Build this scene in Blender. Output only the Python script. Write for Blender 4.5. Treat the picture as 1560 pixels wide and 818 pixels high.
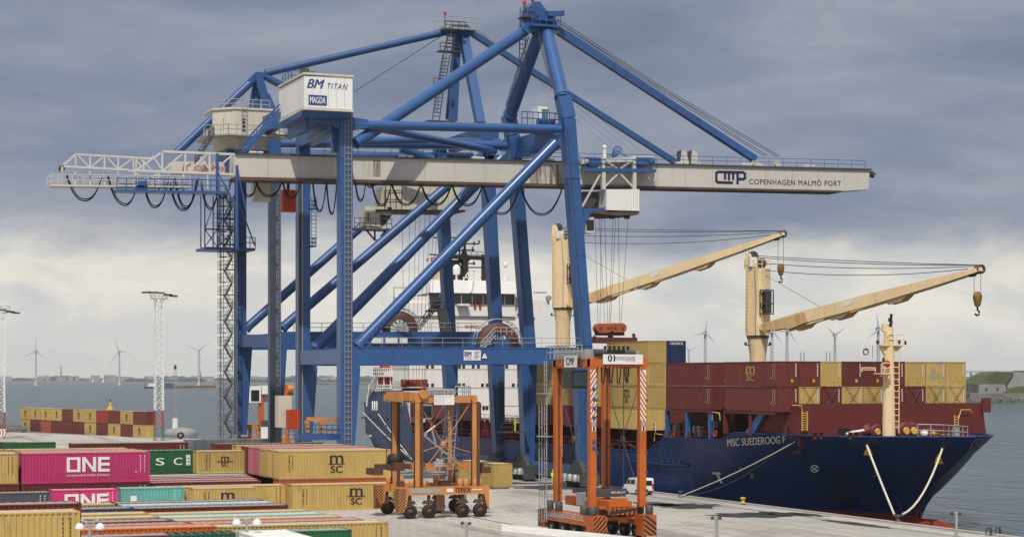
import bpy, bmesh, math, random
from mathutils import Vector, Matrix
random.seed(7)
R = math.radians
sc = bpy.context.scene
for o in list(bpy.data.objects): bpy.data.objects.remove(o)
COL = sc.collection
# ------------------------------------------------------------------ camera
# world: X = across the quay towards the sea, Y = along the quay, Z = up (quay level 0)
FOC, CXP, HYP, CAMH, YAW = 3000.0, 780.0, 575.0, 13.0, 21.5
cam = bpy.data.cameras.new("camera"); camo = bpy.data.objects.new("camera", cam); COL.objects.link(camo)
cam.sensor_width = 36; cam.lens = FOC / 1560 * 36; cam.shift_y = 166 / 1560
cam.clip_start = 1; cam.clip_end = 90000
camo.location = (0, 0, CAMH); camo.rotation_euler = (R(90), 0, -R(YAW))
sc.camera = camo
# ------------------------------------------------------------------ world and sun
SUN_EL, SUN_AZ = R(55), math.atan2(-math.sin(R(24)), -math.cos(R(24)))
w = bpy.data.worlds.new("World"); sc.world = w; w.use_nodes = True
nt = w.node_tree; N = nt.nodes; N.clear()
def nd(tree, t, **kw):
    n = tree.nodes.new(t)
    for k, v in kw.items(): setattr(n, k, v)
    return n
def ramp(tree, stops, interp='LINEAR'):
    r = tree.nodes.new('ShaderNodeValToRGB'); cr = r.color_ramp; cr.interpolation = interp
    while len(cr.elements) < len(stops): cr.elements.new(0.5)
    for e, (p, c) in zip(cr.elements, stops):
        e.position = p; e.color = (c, c, c, 1) if isinstance(c, (int, float)) else (*c, 1)
    return r
def math_n(tree, op, a, b=None, c=None):
    m = tree.nodes.new('ShaderNodeMath'); m.operation = op
    for i, x in enumerate((a, b, c)):
        if x is None: continue
        if isinstance(x, (int, float)): m.inputs[i].default_value = x
        else: tree.links.new(x, m.inputs[i])
    return m.outputs[0]
def mix_n(tree, fac, a, b, mode='MIX'):
    m = tree.nodes.new('ShaderNodeMix'); m.data_type = 'RGBA'; m.blend_type = mode
    for s, x in ((m.inputs[0], fac), (m.inputs[6], a), (m.inputs[7], b)):
        if isinstance(x, (int, float)): s.default_value = x
        elif isinstance(x, tuple): s.default_value = (*x[:3], 1)
        else: tree.links.new(x, s)
    return m.outputs[2]
def S(r, g, b, k=1.0):
    f = lambda c: (c / 255 / 12.92 if c / 255 <= .04045 else ((c / 255 + .055) / 1.055) ** 2.4) * k
    return (f(r), f(g), f(b))
out = nd(nt, 'ShaderNodeOutputWorld'); bg = nd(nt, 'ShaderNodeBackground')
sky = nd(nt, 'ShaderNodeTexSky', sky_type='NISHITA', sun_disc=False)
sky.sun_elevation = SUN_EL; sky.sun_rotation = SUN_AZ; sky.altitude = 10; sky.dust_density = 1.5
tc = nd(nt, 'ShaderNodeTexCoord'); sep = nd(nt, 'ShaderNodeSeparateXYZ'); nt.links.new(tc.outputs['Generated'], sep.inputs[0])
def wnoise(scale, detail, rough, dist=0.0, sx=1, sz=1, off=(0, 0, 0)):
    mp = nd(nt, 'ShaderNodeMapping'); mp.inputs['Scale'].default_value = (sx, sx, sz); mp.inputs['Location'].default_value = off
    nt.links.new(tc.outputs['Generated'], mp.inputs[0])
    n = nd(nt, 'ShaderNodeTexNoise'); n.inputs['Scale'].default_value = scale; n.inputs['Detail'].default_value = detail
    n.inputs['Roughness'].default_value = rough; n.inputs['Distortion'].default_value = dist
    nt.links.new(mp.outputs[0], n.inputs['Vector']); return n.outputs[0]
K = 10.0
z = sep.outputs[2]
n_big = wnoise(2.2, 5, .55, .5, 2.2, 7, (3.1, 1.7, .3))
n_mid = wnoise(6.0, 6, .55, .4, 1.8, 6, (.3, 2.2, 1.0))
n_fine = wnoise(24.0, 6, .6, .2, 1.2, 4, (1.3, .2, .6))
n_edge = wnoise(9.0, 6, .6, .3, 1.0, 2.5, (5.2, 2.0, 0))
# dark cloud deck over a pale clear band low at the horizon
zz = math_n(nt, 'ADD', z, math_n(nt, 'MULTIPLY', math_n(nt, 'SUBTRACT', n_edge, .5), .045))
deck = nd(nt, 'ShaderNodeMapRange', interpolation_type='SMOOTHSTEP'); nt.links.new(zz, deck.inputs[0])
deck.inputs[1].default_value = .054; deck.inputs[2].default_value = .082
dtex = math_n(nt, 'ADD', math_n(nt, 'MULTIPLY', n_big, .66), math_n(nt, 'ADD', math_n(nt, 'MULTIPLY', n_mid, .25), math_n(nt, 'MULTIPLY', n_fine, .09)))
dr = ramp(nt, [(.34, S(113, 124, 148, K)), (.47, S(131, 141, 162, K)), (.58, S(150, 157, 172, K)), (.70, S(178, 181, 187, K))])
nt.links.new(dtex, dr.inputs[0])
lowtex = ramp(nt, [(.36, S(203, 206, 207, K)), (.47, S(214, 214, 210, K)), (.53, S(228, 224, 214, K)), (.66, S(242, 236, 224, K))])
n_puff = wnoise(16.0, 7, .55, .6, 1.0, 2.4, (2.3, 4.2, .1))
nt.links.new(math_n(nt, 'ADD', math_n(nt, 'MULTIPLY', n_puff, .8), math_n(nt, 'MULTIPLY', n_mid, .2)), lowtex.inputs[0])
hz = ramp(nt, [(0.0, 1.0), (.045, 0.0)]); nt.links.new(z, hz.inputs[0])
low = mix_n(nt, hz.outputs[0], lowtex.outputs[0], S(217, 217, 213, K))
clouds = mix_n(nt, deck.outputs[0], low, dr.outputs[0])
# higher up the deck breaks and lets the blue and bright tops through
up = nd(nt, 'ShaderNodeMapRange', interpolation_type='SMOOTHSTEP'); nt.links.new(z, up.inputs[0])
up.inputs[1].default_value = .25; up.inputs[2].default_value = .5
high = ramp(nt, [(.4, S(192, 195, 203, K * .95)), (.6, S(238, 237, 234, K * 1.1))]); nt.links.new(n_big, high.inputs[0])
cov = ramp(nt, [(.4, .35), (.55, .95)]); nt.links.new(n_mid, cov.inputs[0])
highc = mix_n(nt, cov.outputs[0], sky.outputs[0], high.outputs[0])
allc = mix_n(nt, up.outputs[0], clouds, highc)
nt.links.new(allc, bg.inputs[0]); bg.inputs[1].default_value = 0.1
nt.links.new(bg.outputs[0], out.inputs[0])
sun = bpy.data.lights.new("sun", 'SUN'); sun.energy = 3.6; sun.angle = R(1.2); sun.color = (1, .94, .85)
suno = bpy.data.objects.new("sun", sun); COL.objects.link(suno)
sdir = Vector((math.sin(SUN_AZ) * math.cos(SUN_EL), math.cos(SUN_AZ) * math.cos(SUN_EL), math.sin(SUN_EL)))
suno.rotation_euler = sdir.to_track_quat('Z', 'Y').to_euler(); suno.location = (0, 0, 120)
sc.view_settings.view_transform = 'Standard'; sc.view_settings.look = 'None'
sc.view_settings.exposure = 0.0; sc.view_settings.gamma = 1.0; sc.view_settings.use_curve_mapping = False
# ------------------------------------------------------------------ survey: a sight line met with a known plane
ST, CT = math.sin(R(YAW)), math.cos(R(YAW))
def ray(px, py):
    dx = (px - CXP) / FOC
    return CT * dx + ST, CT - ST * dx, (HYP - py) / FOC
def on_u(px, py, u):
    a, b, c = ray(px, py); k = u / b; return Vector((a * k, u, CAMH + c * k))
def on_v(px, py, v):
    a, b, c = ray(px, py); k = v / a; return Vector((v, b * k, CAMH + c * k))
def on_z(px, py, zz):
    a, b, c = ray(px, py); k = (zz - CAMH) / c; return Vector((a * k, b * k, zz))
def on_d(px, py, d):
    a, b, c = ray(px, py); return Vector((a * d, b * d, CAMH + c * d))
# ------------------------------------------------------------------ materials
MATS = {}
def paint(name, rgb, rough=.55, var=.10, grime=.25, gcol=(.09, .06, .045), gscale=.5, rand=0.0, metal=0.0, streak=5.0, spec=.35, rust=0.0, seams=None, dent=0.0):
    if name in MATS: return MATS[name]
    m = bpy.data.materials.new(name); m.use_nodes = True; t = m.node_tree; b = t.nodes['Principled BSDF']
    b.inputs['Roughness'].default_value = rough; b.inputs['Metallic'].default_value = metal
    b.inputs['Specular IOR Level'].default_value = spec
    g = nd(t, 'ShaderNodeNewGeometry')
    def noise(scale, sz, det=5, ro=.6):
        mp = nd(t, 'ShaderNodeMapping'); mp.inputs['Scale'].default_value = (1, 1, sz); t.links.new(g.outputs['Position'], mp.inputs[0])
        n = nd(t, 'ShaderNodeTexNoise'); n.inputs['Scale'].default_value = scale; n.inputs['Detail'].default_value = det; n.inputs['Roughness'].default_value = ro
        t.links.new(mp.outputs[0], n.inputs['Vector']); return n.outputs[0]
    lo = tuple(c * (1 - var) for c in rgb); hi = tuple(min(1, c * (1 + var)) for c in rgb)
    r1 = ramp(t, [(.3, lo), (.7, hi)]); t.links.new(noise(gscale, 1), r1.inputs[0]); col = r1.outputs[0]
    if rand:
        oi = nd(t, 'ShaderNodeObjectInfo')
        rr = ramp(t, [(0, 1 - rand), (1, 1 + rand * .8)]); t.links.new(oi.outputs['Random'], rr.inputs[0])
        col = mix_n(t, 1.0, col, rr.outputs[0], 'MULTIPLY')
    if grime:
        r2 = ramp(t, [(.50, 0), (.78, grime)]); t.links.new(noise(1.6, 1 / streak), r2.inputs[0])
        col = mix_n(t, r2.outputs[0], col, gcol)
    if rust:
        r3 = ramp(t, [(.60, 0), (.68, rust)]); t.links.new(noise(1.1, .35, 8, .7), r3.inputs[0])
        col = mix_n(t, r3.outputs[0], col, (.16, .055, .02))
    if seams:
        mp = nd(t, 'ShaderNodeMapping'); mp.inputs['Rotation'].default_value = seams[2]; t.links.new(g.outputs['Position'], mp.inputs[0])
        br = nd(t, 'ShaderNodeTexBrick'); br.inputs['Scale'].default_value = 1.0; br.inputs['Brick Width'].default_value = seams[0]; br.inputs['Row Height'].default_value = seams[1]; br.inputs['Mortar Size'].default_value = .035; br.inputs['Mortar Smooth'].default_value = .3
        br.inputs['Color1'].default_value = (1, 1, 1, 1); br.inputs['Color2'].default_value = (.9, .9, .92, 1); br.inputs['Mortar'].default_value = (.55, .55, .58, 1)
        t.links.new(mp.outputs[0], br.inputs['Vector']); col = mix_n(t, 1.0, col, br.outputs[0], 'MULTIPLY')
    if dent:
        bp = nd(t, 'ShaderNodeBump'); bp.inputs['Strength'].default_value = dent; bp.inputs['Distance'].default_value = .25
        t.links.new(noise(.9, .6, 3, .5), bp.inputs['Height']); t.links.new(bp.outputs[0], b.inputs['Normal'])
    t.links.new(col, b.inputs['Base Color']); MATS[name] = m; return m
M = dict(
    blue=paint('crane_blue', S(54, 100, 162, .70), .30, .12, .30, (.02, .035, .07), .15, spec=.6, rust=.10),
    blue2=paint('crane_blue_older', S(56, 98, 156, .68), .40, .12, .34, (.03, .04, .065), .15, spec=.5, rust=.12),
    boomw=paint('boom_offwhite', S(216, 212, 205, .78), .55, .05, .20, (.26, .21, .16), .1, streak=7, rust=.18),
    white=paint('white_paint', (.74, .74, .72), .5, .05, .18, (.3, .26, .2), .2),
    cream=paint('house_cream', (.56, .52, .43), .55, .06, .3, (.25, .19, .12), .25),
    grey=paint('galvanised', (.36, .37, .37), .5, .12, .2, (.1, .1, .1), .6, metal=.3),
    dgrey=paint('dark_steel', (.06, .062, .065), .55, .2, .2, (.1, .07, .05), .8),
    black=paint('black_rubber', (.016, .016, .017), .6, .2, .25, (.08, .07, .06), 1.2),
    brownrust=paint('flange_rust', (.10, .065, .045), .7, .3, .4, (.05, .035, .03), .5),
    redbox=paint('signal_red', S(200, 72, 35, .75), .5, .08, .15),
    glass=paint('dark_glass', (.02, .025, .03), .08, .1, 0, spec=.6),
    terex=paint('carrier_orange', S(214, 144, 82, .78), .5, .12, .45, (.10, .05, .03), .4),
    terexd=paint('carrier_brown', (.10, .045, .025), .6, .2, .3),
    kone=paint('carrier_red_orange', S(204, 106, 42, .80), .45, .12, .5, (.07, .035, .02), .4),
    logo_navy=paint('logo_navy', S(40, 38, 72, .9), .5, .05, 0),
    text_blue=paint('text_blue', S(38, 72, 130, .9), .5, .05, 0),
    text_black=paint('text_black', (.025, .024, .024), .55, .05, 0),
    text_white=paint('text_white', (.72, .72, .70), .5, .05, .15),
    text_red=paint('text_red', S(190, 40, 50, .8), .5, .05, .1), text_pink=paint('text_pink', S(198, 108, 118, .8), .5, .1, .3),
    scream=paint('ship_crane_cream', S(240, 214, 168, .90), .5, .06, .22, (.26, .13, .06), .3, rust=.35),
    hull=paint('hull_blue', S(31, 66, 126, .60), .42, .16, .45, (.010, .014, .028), .12, streak=6, rust=.30, seams=(7.5, 2.1, (R(90), R(90), 0)), dent=.35),
    hullhaze=paint('hull_hazed_blue', S(66, 94, 138, .52), .55, .12, .4, (.05, .05, .05), .2, streak=6, rust=.3, seams=(7.5, 2.1, (R(90), R(90), 0)), dent=.3),  # aft plating: sunlight and haze put into the colour, plus some dirt
    hullred=paint('hull_red', S(160, 62, 48, .6), .6, .15, .3),
    deckred=paint('deck_maroon', S(112, 48, 45, .76), .55, .12, .3, (.06, .03, .025), .3),
    shipw=paint('ship_white', (.80, .78, .76), .5, .04, .16, (.38, .28, .2), .2),
    rope=paint('rope', (.60, .55, .44), .8, .1, .1),
    yellow=paint('safety_yellow', S(215, 175, 50, .8), .5, .1, .2),
    hivis=paint('hi_vis', S(205, 235, 60, .9), .6, .05, 0),
    skin=paint('skin', (.45, .26, .18), .6, .05, 0),
    dark_cloth=paint('dark_cloth', (.03, .035, .05), .8, .1, 0),
    reel=paint('reel_brown', S(96, 62, 58, .8), .6, .1, .3),
    stone=paint('fort_stone', (.17, .165, .15), .85, .25, .5, (.06, .06, .05), .05),
    grass=paint('bastion_grass', (.075, .095, .035), .9, .3, .4, (.11, .10, .05), .06),
    barge=paint('barge_rust', (.14, .075, .05), .75, .2, .3),
    turb=paint('turbine_white', (.42, .44, .47), .5, .03, 0),
    concrete=paint('light_concrete', (.42, .41, .38), .8, .12, .35, (.22, .2, .17), .3),
    lampw=paint('lamp_dome_white', (.66, .68, .70), .4, .05, .1),
    hook=paint('hook_ochre', S(150, 110, 50, .7), .6, .1, .3),
    head=paint('headblock_orange', S(186, 92, 58, .75), .6, .12, .4),
)
# container paints
CC = dict(
    yellow=S(200, 170, 102, .78), maroon=S(112, 50, 45, .78), red=S(160, 58, 56, .8), magenta=S(206, 60, 122, .82), pink=S(196, 110, 128, .8),
    teal=S(104, 172, 166, .8), green=S(34, 98, 62, .8), grey=S(92, 94, 102, .8), navy=S(30, 46, 92, .8), purple=S(84, 80, 108, .8), cyan=S(160, 205, 205, .82),
    orange=S(226, 112, 38, .85), brown=S(150, 82, 58, .8), white=(.70, .69, .66), terracotta=S(176, 92, 62, .8), rose=S(186, 84, 92, .8), lightgrey=S(176, 182, 186, .7), scuffed=S(206, 176, 104, .8))
def cmat(c):
    n = 'container_' + c
    if n in MATS: return MATS[n]
    if c == 'scuffed': return paint(n, CC[c], .55, .1, .85, S(96, 126, 172, .8), .35, streak=1.5, rust=.2)
    return paint(n, CC[c], .5, .08, .30, (.13, .08, .05), .35, rand=.18, streak=6, spec=.4, rust=.35, dent=.25)
# ------------------------------------------------------------------ mesh builder
ZUP = Vector((0, 0, 1))
TEXTC = {}
def text_geo(s, bold=0.0, shear=0.0, spacing=1.0):
    key = (s, bold, shear, spacing)
    if key not in TEXTC:
        cu = bpy.data.curves.new('t', 'FONT'); cu.body = s; cu.offset = bold; cu.shear = shear; cu.space_character = spacing
        cu.resolution_u = 3; ob = bpy.data.objects.new('t', cu)
        me = ob.to_mesh(); vs = [Vector((v.co.x, v.co.y, 0)) for v in me.vertices]; fs = [tuple(p.vertices) for p in me.polygons]
        ob.to_mesh_clear(); bpy.data.objects.remove(ob); bpy.data.curves.remove(cu)
        x0 = min(v.x for v in vs); x1 = max(v.x for v in vs); y0 = min(v.y for v in vs); y1 = max(v.y for v in vs)
        TEXTC[key] = ([((v.x - x0) / (x1 - x0) - .5, (v.y - y0) / (y1 - y0) - .5) for v in vs], fs)
    return TEXTC[key]
WLOC = {}
class MB:
    def __init__(s): s.v = []; s.f = []; s.mi = []; s.sm = []; s.keep = False
    def add(s, vs, fs, mi=0, sm=False):
        o = len(s.v); s.v += [Vector(p) for p in vs]
        for f in fs: s.f.append([i + o for i in f]); s.mi.append(mi); s.sm.append(sm)
        return s
    def box(s, a, b, mi=0):
        (x0, y0, z0), (x1, y1, z1) = a, b
        return s.add([(x0, y0, z0), (x1, y0, z0), (x1, y1, z0), (x0, y1, z0), (x0, y0, z1), (x1, y0, z1), (x1, y1, z1), (x0, y1, z1)],
                     [(0, 3, 2, 1), (4, 5, 6, 7), (0, 1, 5, 4), (1, 2, 6, 5), (2, 3, 7, 6), (3, 0, 4, 7)], mi)
    def cbox(s, c, d, mi=0):
        return s.box((c[0] - d[0] / 2, c[1] - d[1] / 2, c[2] - d[2] / 2), (c[0] + d[0] / 2, c[1] + d[1] / 2, c[2] + d[2] / 2), mi)
    def bar(s, p, q, wd, h=None, mi=0, up=ZUP, wd2=None, h2=None):
        p = Vector(p); q = Vector(q); h = wd if h is None else h; d = (q - p).normalized()
        if abs(d.dot(up)) > .98: up = Vector((0, 1, 0))
        sd = d.cross(up).normalized(); n = sd.cross(d).normalized()
        w2 = wd if wd2 is None else wd2; hh = h if h2 is None else h2
        vs = [p + sd * a * wd / 2 + n * b * h / 2 for a, b in ((-1, -1), (1, -1), (1, 1), (-1, 1))] + [q + sd * a * w2 / 2 + n * b * hh / 2 for a, b in ((-1, -1), (1, -1), (1, 1), (-1, 1))]
        return s.add(vs, [(0, 3, 2, 1), (4, 5, 6, 7), (0, 1, 5, 4), (1, 2, 6, 5), (2, 3, 7, 6), (3, 0, 4, 7)], mi)
    def tube(s, p, q, r, r2=None, n=10, mi=0):
        p = Vector(p); q = Vector(q); r2 = r if r2 is None else r2; d = (q - p).normalized()
        a = d.cross(ZUP if abs(d.z) < .98 else Vector((1, 0, 0))).normalized(); b = a.cross(d)
        vs = [p + (a * math.cos(2 * math.pi * i / n) + b * math.sin(2 * math.pi * i / n)) * r for i in range(n)]
        vs += [q + (a * math.cos(2 * math.pi * i / n) + b * math.sin(2 * math.pi * i / n)) * r2 for i in range(n)]
        s.add(vs, [(i, (i + 1) % n, n + (i + 1) % n, n + i) for i in range(n)], mi, n >= 8)
        return s.add(vs, [tuple(range(n))[::-1], tuple(range(n, 2 * n))], mi)
    def path(s, pts, r, n=5, mi=0):
        pts = [Vector(p) for p in pts]; vs = []
        for i, p in enumerate(pts):
            d = (pts[min(i + 1, len(pts) - 1)] - pts[max(i - 1, 0)]).normalized()
            a = d.cross(ZUP if abs(d.z) < .98 else Vector((1, 0, 0))).normalized(); b = a.cross(d)
            vs += [p + (a * math.cos(2 * math.pi * j / n) + b * math.sin(2 * math.pi * j / n)) * r for j in range(n)]
        fs = [(i * n + j, i * n + (j + 1) % n, (i + 1) * n + (j + 1) % n, (i + 1) * n + j) for i in range(len(pts) - 1) for j in range(n)]
        return s.add(vs, fs, mi, True)
    def prism(s, pts, vec, mi=0):
        pts = [Vector(p) for p in pts]; vec = Vector(vec); n = len(pts)
        return s.add(pts + [p + vec for p in pts], [tuple(range(n))[::-1], tuple(range(n, 2 * n))] + [(i, (i + 1) % n, n + (i + 1) % n, n + i) for i in range(n)], mi)
    def lathe(s, prof, c, axis='z', n=16, mi=0, sm=True):
        vs = []
        for r, h in prof:
            for i in range(n):
                a = 2 * math.pi * i / n; x, y = r * math.cos(a), r * math.sin(a)
                vs.append(Vector(c) + Vector({'z': (x, y, h), 'y': (x, h, y), 'x': (h, x, y)}[axis]))
        k = len(prof)
        s.add(vs, [(i * n + j, i * n + (j + 1) % n, (i + 1) * n + (j + 1) % n, (i + 1) * n + j) for i in range(k - 1) for j in range(n)], mi, sm)
        if prof[0] == prof[-1]: return s
        return s.add(vs, [tuple(range(n)), tuple(range((k - 1) * n, k * n))], mi)
    def ball(s, c, r, n=12, mi=0, sz=1.0):
        return s.lathe([(max(1e-3, r * math.sin(math.pi * i / 8)), r * sz * math.cos(math.pi * i / 8)) for i in range(9)], c, 'z', n, mi)
    def rail(s, pts, h=1.1, step=1.6, r=.035, mi=0, mid=True):
        pts = [Vector(p) for p in pts]
        for a, b in zip(pts, pts[1:]):
            L = (b - a).length; k = max(1, int(L / step))
            for i in range(k + 1):
                p = a.lerp(b, i / k); s.tube(p, p + ZUP * h, r, n=4, mi=mi)
            for hh in ((h, h * .5) if mid else (h,)): s.tube(a + ZUP * hh, b + ZUP * hh, r, n=4, mi=mi)
        return s
    def ladder(s, p, q, wd, sdir, r=.04, step=.45, mi=0):
        p = Vector(p); q = Vector(q); sd = Vector(sdir).normalized() * wd / 2
        s.tube(p - sd, q - sd, r, n=4, mi=mi); s.tube(p + sd, q + sd, r, n=4, mi=mi)
        L = (q - p).length; k = int(L / step)
        for i in range(1, k): c = p.lerp(q, i / k); s.tube(c - sd, c + sd, r * .8, n=4, mi=mi)
        return s
    def text(s, t, c, right, up, wd, h, bold=0.0, shear=0.0, mi=0, spacing=1.0, depth=0.0):
        if bold > 0:
            n_ = Vector(right).normalized().cross(Vector(up).normalized()); o_ = Vector(right).normalized() * bold * h * .9
            for q, dd in enumerate((-1, -.33, .33, 1)): s.text(t, Vector(c) + o_ * dd + n_ * .0015 * q, right, up, wd - bold * h * 1.6, h, 0.0, shear, mi, spacing)
            return s
        g, fs = text_geo(t, 0.0, shear, spacing); c = Vector(c); right = Vector(right).normalized(); up = Vector(up).normalized()
        s.keep = True
        return s.add([c + right * x * wd + up * y * h for x, y in g], fs, mi)
    def build_each(s, name, mats, parent=None):
        par = list(range(len(s.v)))
        def find(i):
            while par[i] != i: par[i] = par[par[i]]; i = par[i]
            return i
        for f in s.f:
            for i in f[1:]: par[find(i)] = find(f[0])
        # shapes that touch the same corner points belong together
        seen = {}
        for i, p in enumerate(s.v):
            k = (round(p.x, 4), round(p.y, 4), round(p.z, 4))
            if k in seen: par[find(i)] = find(seen[k])
            else: seen[k] = i
        groups = {}
        for k, f in enumerate(s.f): groups.setdefault(find(f[0]), []).append(k)
        res = []
        for g, fl in groups.items():
            m = MB(); mp = {}
            for k in fl:
                nf = []
                for i in s.f[k]:
                    if i not in mp: mp[i] = len(m.v); m.v.append(s.v[i])
                    nf.append(mp[i])
                m.f.append(nf); m.mi.append(s.mi[k]); m.sm.append(s.sm[k])
            res.append(m.build(name, mats, parent))
        return res
    def build(s, name, mats, parent=None, loc=None, local=False):
        mats = mats if isinstance(mats, (list, tuple)) else [mats]
        if parent is not None: base = Vector((0, 0, 0)) if local else WLOC[parent.name]
        elif loc is not None: base = Vector(loc)
        else:
            xs = [p.x for p in s.v]; ys = [p.y for p in s.v]; zs = [p.z for p in s.v]
            base = Vector(((min(xs) + max(xs)) / 2, (min(ys) + max(ys)) / 2, min(zs)))
        me = bpy.data.meshes.new(name); me.from_pydata([tuple(p - base) for p in s.v], [], s.f)
        for m in mats: me.materials.append(m)
        me.polygons.foreach_set('material_index', s.mi); me.polygons.foreach_set('use_smooth', s.sm)
        if not s.keep:
            bm = bmesh.new(); bm.from_mesh(me); bmesh.ops.recalc_face_normals(bm, faces=bm.faces); bm.to_mesh(me); bm.free()
        me.update(); o = bpy.data.objects.new(name, me); COL.objects.link(o)
        if parent is not None: o.parent = parent; WLOC[o.name] = base if not local else Vector((0, 0, 0))
        else: o.location = base; WLOC[o.name] = base
        return o
def tag(o, label, cat, group=None):
    o['label'] = label; o['category'] = cat
    if group: o['group'] = group
    return o
def thing(name, label, cat, loc=(0, 0, 0), group=None):
    o = bpy.data.objects.new(name, None); COL.objects.link(o); o.location = loc; o.empty_display_size = .5
    WLOC[o.name] = Vector(loc); return tag(o, label, cat, group)
def kind(o, k): o['kind'] = k; return o
def dup(root, loc, rz=0.0, label=None, scale=1.0):
    r = root.copy(); COL.objects.link(r); r.location = loc; r.rotation_euler = (0, 0, rz); r.scale = (scale,) * 3
    if label: r['label'] = label
    for ch in list(root.children):
        c = ch.copy(); COL.objects.link(c); c.parent = r
        for g in list(ch.children):
            d = g.copy(); COL.objects.link(d); d.parent = c
    return r
# ================================================================== SETTING
WZ = -1.9
def ground_mat():
    m = bpy.data.materials.new('quay_concrete'); m.use_nodes = True; t = m.node_tree; b = t.nodes['Principled BSDF']; b.inputs['Roughness'].default_value = .85
    g = nd(t, 'ShaderNodeNewGeometry')
    def noise(scale, sx, sy, det=6, ro=.6):
        mp = nd(t, 'ShaderNodeMapping'); mp.inputs['Scale'].default_value = (sx, sy, 1); t.links.new(g.outputs['Position'], mp.inputs[0])
        n = nd(t, 'ShaderNodeTexNoise'); n.inputs['Scale'].default_value = scale; n.inputs['Detail'].default_value = det; n.inputs['Roughness'].default_value = ro
        t.links.new(mp.outputs[0], n.inputs['Vector']); return n.outputs[0]
    a = ramp(t, [(.32, (.33, .305, .275)), (.5, (.44, .412, .375)), (.68, (.51, .482, .445))]); t.links.new(noise(.05, 1, .5), a.inputs[0])
    f = ramp(t, [(.3, .8), (.7, 1.12)]); t.links.new(noise(1.2, 1, 1), f.inputs[0])
    c = mix_n(t, 1.0, a.outputs[0], f.outputs[0], 'MULTIPLY')
    st = ramp(t, [(.52, 0), (.62, .62)]); t.links.new(noise(.09, 2.2, .35, 5, .65), st.inputs[0])
    c = mix_n(t, st.outputs[0], c, (.20, .19, .18))
    # tyre tracks run along the quay
    tr = ramp(t, [(.55, 0), (.72, .34)]); t.links.new(noise(.5, 1.4, .03, 4, .6), tr.inputs[0])
    c = mix_n(t, tr.outputs[0], c, (.15, .145, .14))
    br = nd(t, 'ShaderNodeTexBrick'); br.inputs['Scale'].default_value = .2; br.inputs['Mortar Size'].default_value = .012
    br.inputs['Color1'].default_value = (1, 1, 1, 1); br.inputs['Color2'].default_value = (.93, .92, .91, 1); br.inputs['Mortar'].default_value = (.5, .48, .46, 1)
    t.links.new(g.outputs['Position'], br.inputs['Vector']); c = mix_n(t, 1.0, c, br.outputs[0], 'MULTIPLY')
    t.links.new(c, b.inputs['Base Color']); return m
GM = ground_mat()
VQ = 96.6
land = [(VQ, -60), (VQ, 402), (59, 486), (20, 560), (-60, 640), (-260, 700), (-260, -60)]
kind(MB().prism([(x, y, -6) for x, y in land], (0, 0, 6)).build('quay', GM, loc=(0, 0, 0)), 'structure')
kerbm = paint('kerb_stone', (.40, .38, .35), .8, .15, .5, (.12, .09, .07), .4)
kb = MB()
for i in range(93): kb.box((VQ - .5, -50 + i * 4.85, .004), (VQ, -50 + i * 4.85 + 4.83, .16))
kind(kb.build('quay_kerb', kerbm, loc=(VQ, 150, 0)), 'structure')
kind(MB().box((VQ + .003, -50, -3), (VQ + .08, 401, -.35)).build('quay_wall_timber', M['brownrust'], loc=(VQ, 150, -3)), 'structure')
asph = paint('apron_asphalt', (.33, .32, .305), .85, .15, .5, (.19, .18, .17), .15)
def strip(name, x0, x1, y0, y1, zz, mat):
    return kind(MB().add([(x0, y0, zz), (x1, y0, zz), (x1, y1, zz), (x0, y1, zz)], [(0, 1, 2, 3)]).build(name, mat, loc=(x0, y0, zz)), 'structure')
strip('apron_road', 84.8, 93.6, -40, 395, .004, asph)
lm = paint('line_cream', (.62, .56, .34), .7, .1, .45, (.35, .33, .30), 1.0)
lmw = paint('line_white', (.62, .60, .56), .7, .1, .45, (.35, .33, .30), 1.0)
for xx, wd, mm in ((85.3, .22, lm), (87.9, .18, lm), (94.4, .2, lmw), (60.5, .2, lm), (67.5, .2, lm)):
    strip('road_marking', xx, xx + wd, -40, 395, .008, mm)
railm = paint('rail_steel', (.09, .07, .06), .4, .2, .2, metal=.6)
for xx in (93.0, 63.9): strip('crane_rail', xx - .1, xx + .1, -40, 395, .012, railm)
wet = paint('wet_patch', (.055, .053, .052), .35, .3, .2, (.09, .085, .08), .6)
rnd = random.Random(3)
for px, py, rx, ry in ((1140, 784, 3.4, 3.6), (1196, 782.5, 1.5, 3.6), (1003, 767, 1.8, 3.5), (1045, 770, 3.4, 4), (1306, 797.5, 1.0, 5), (1230, 783, .8, 3.5), (850, 742, 5, 5), (720, 742, 6, 4)):
    c = on_z(px, py, .016); pts = []
    for k in range(22):
        a = 2 * math.pi * k / 22; q = 1 + rnd.uniform(-.28, .28); pts.append((c.x + math.cos(a) * rx * q, c.y + math.sin(a) * ry * q, .016))
    kind(MB().add(pts, [tuple(range(22))]).build('wet_pavement_patch', wet, loc=tuple(c)), 'structure')
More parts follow.
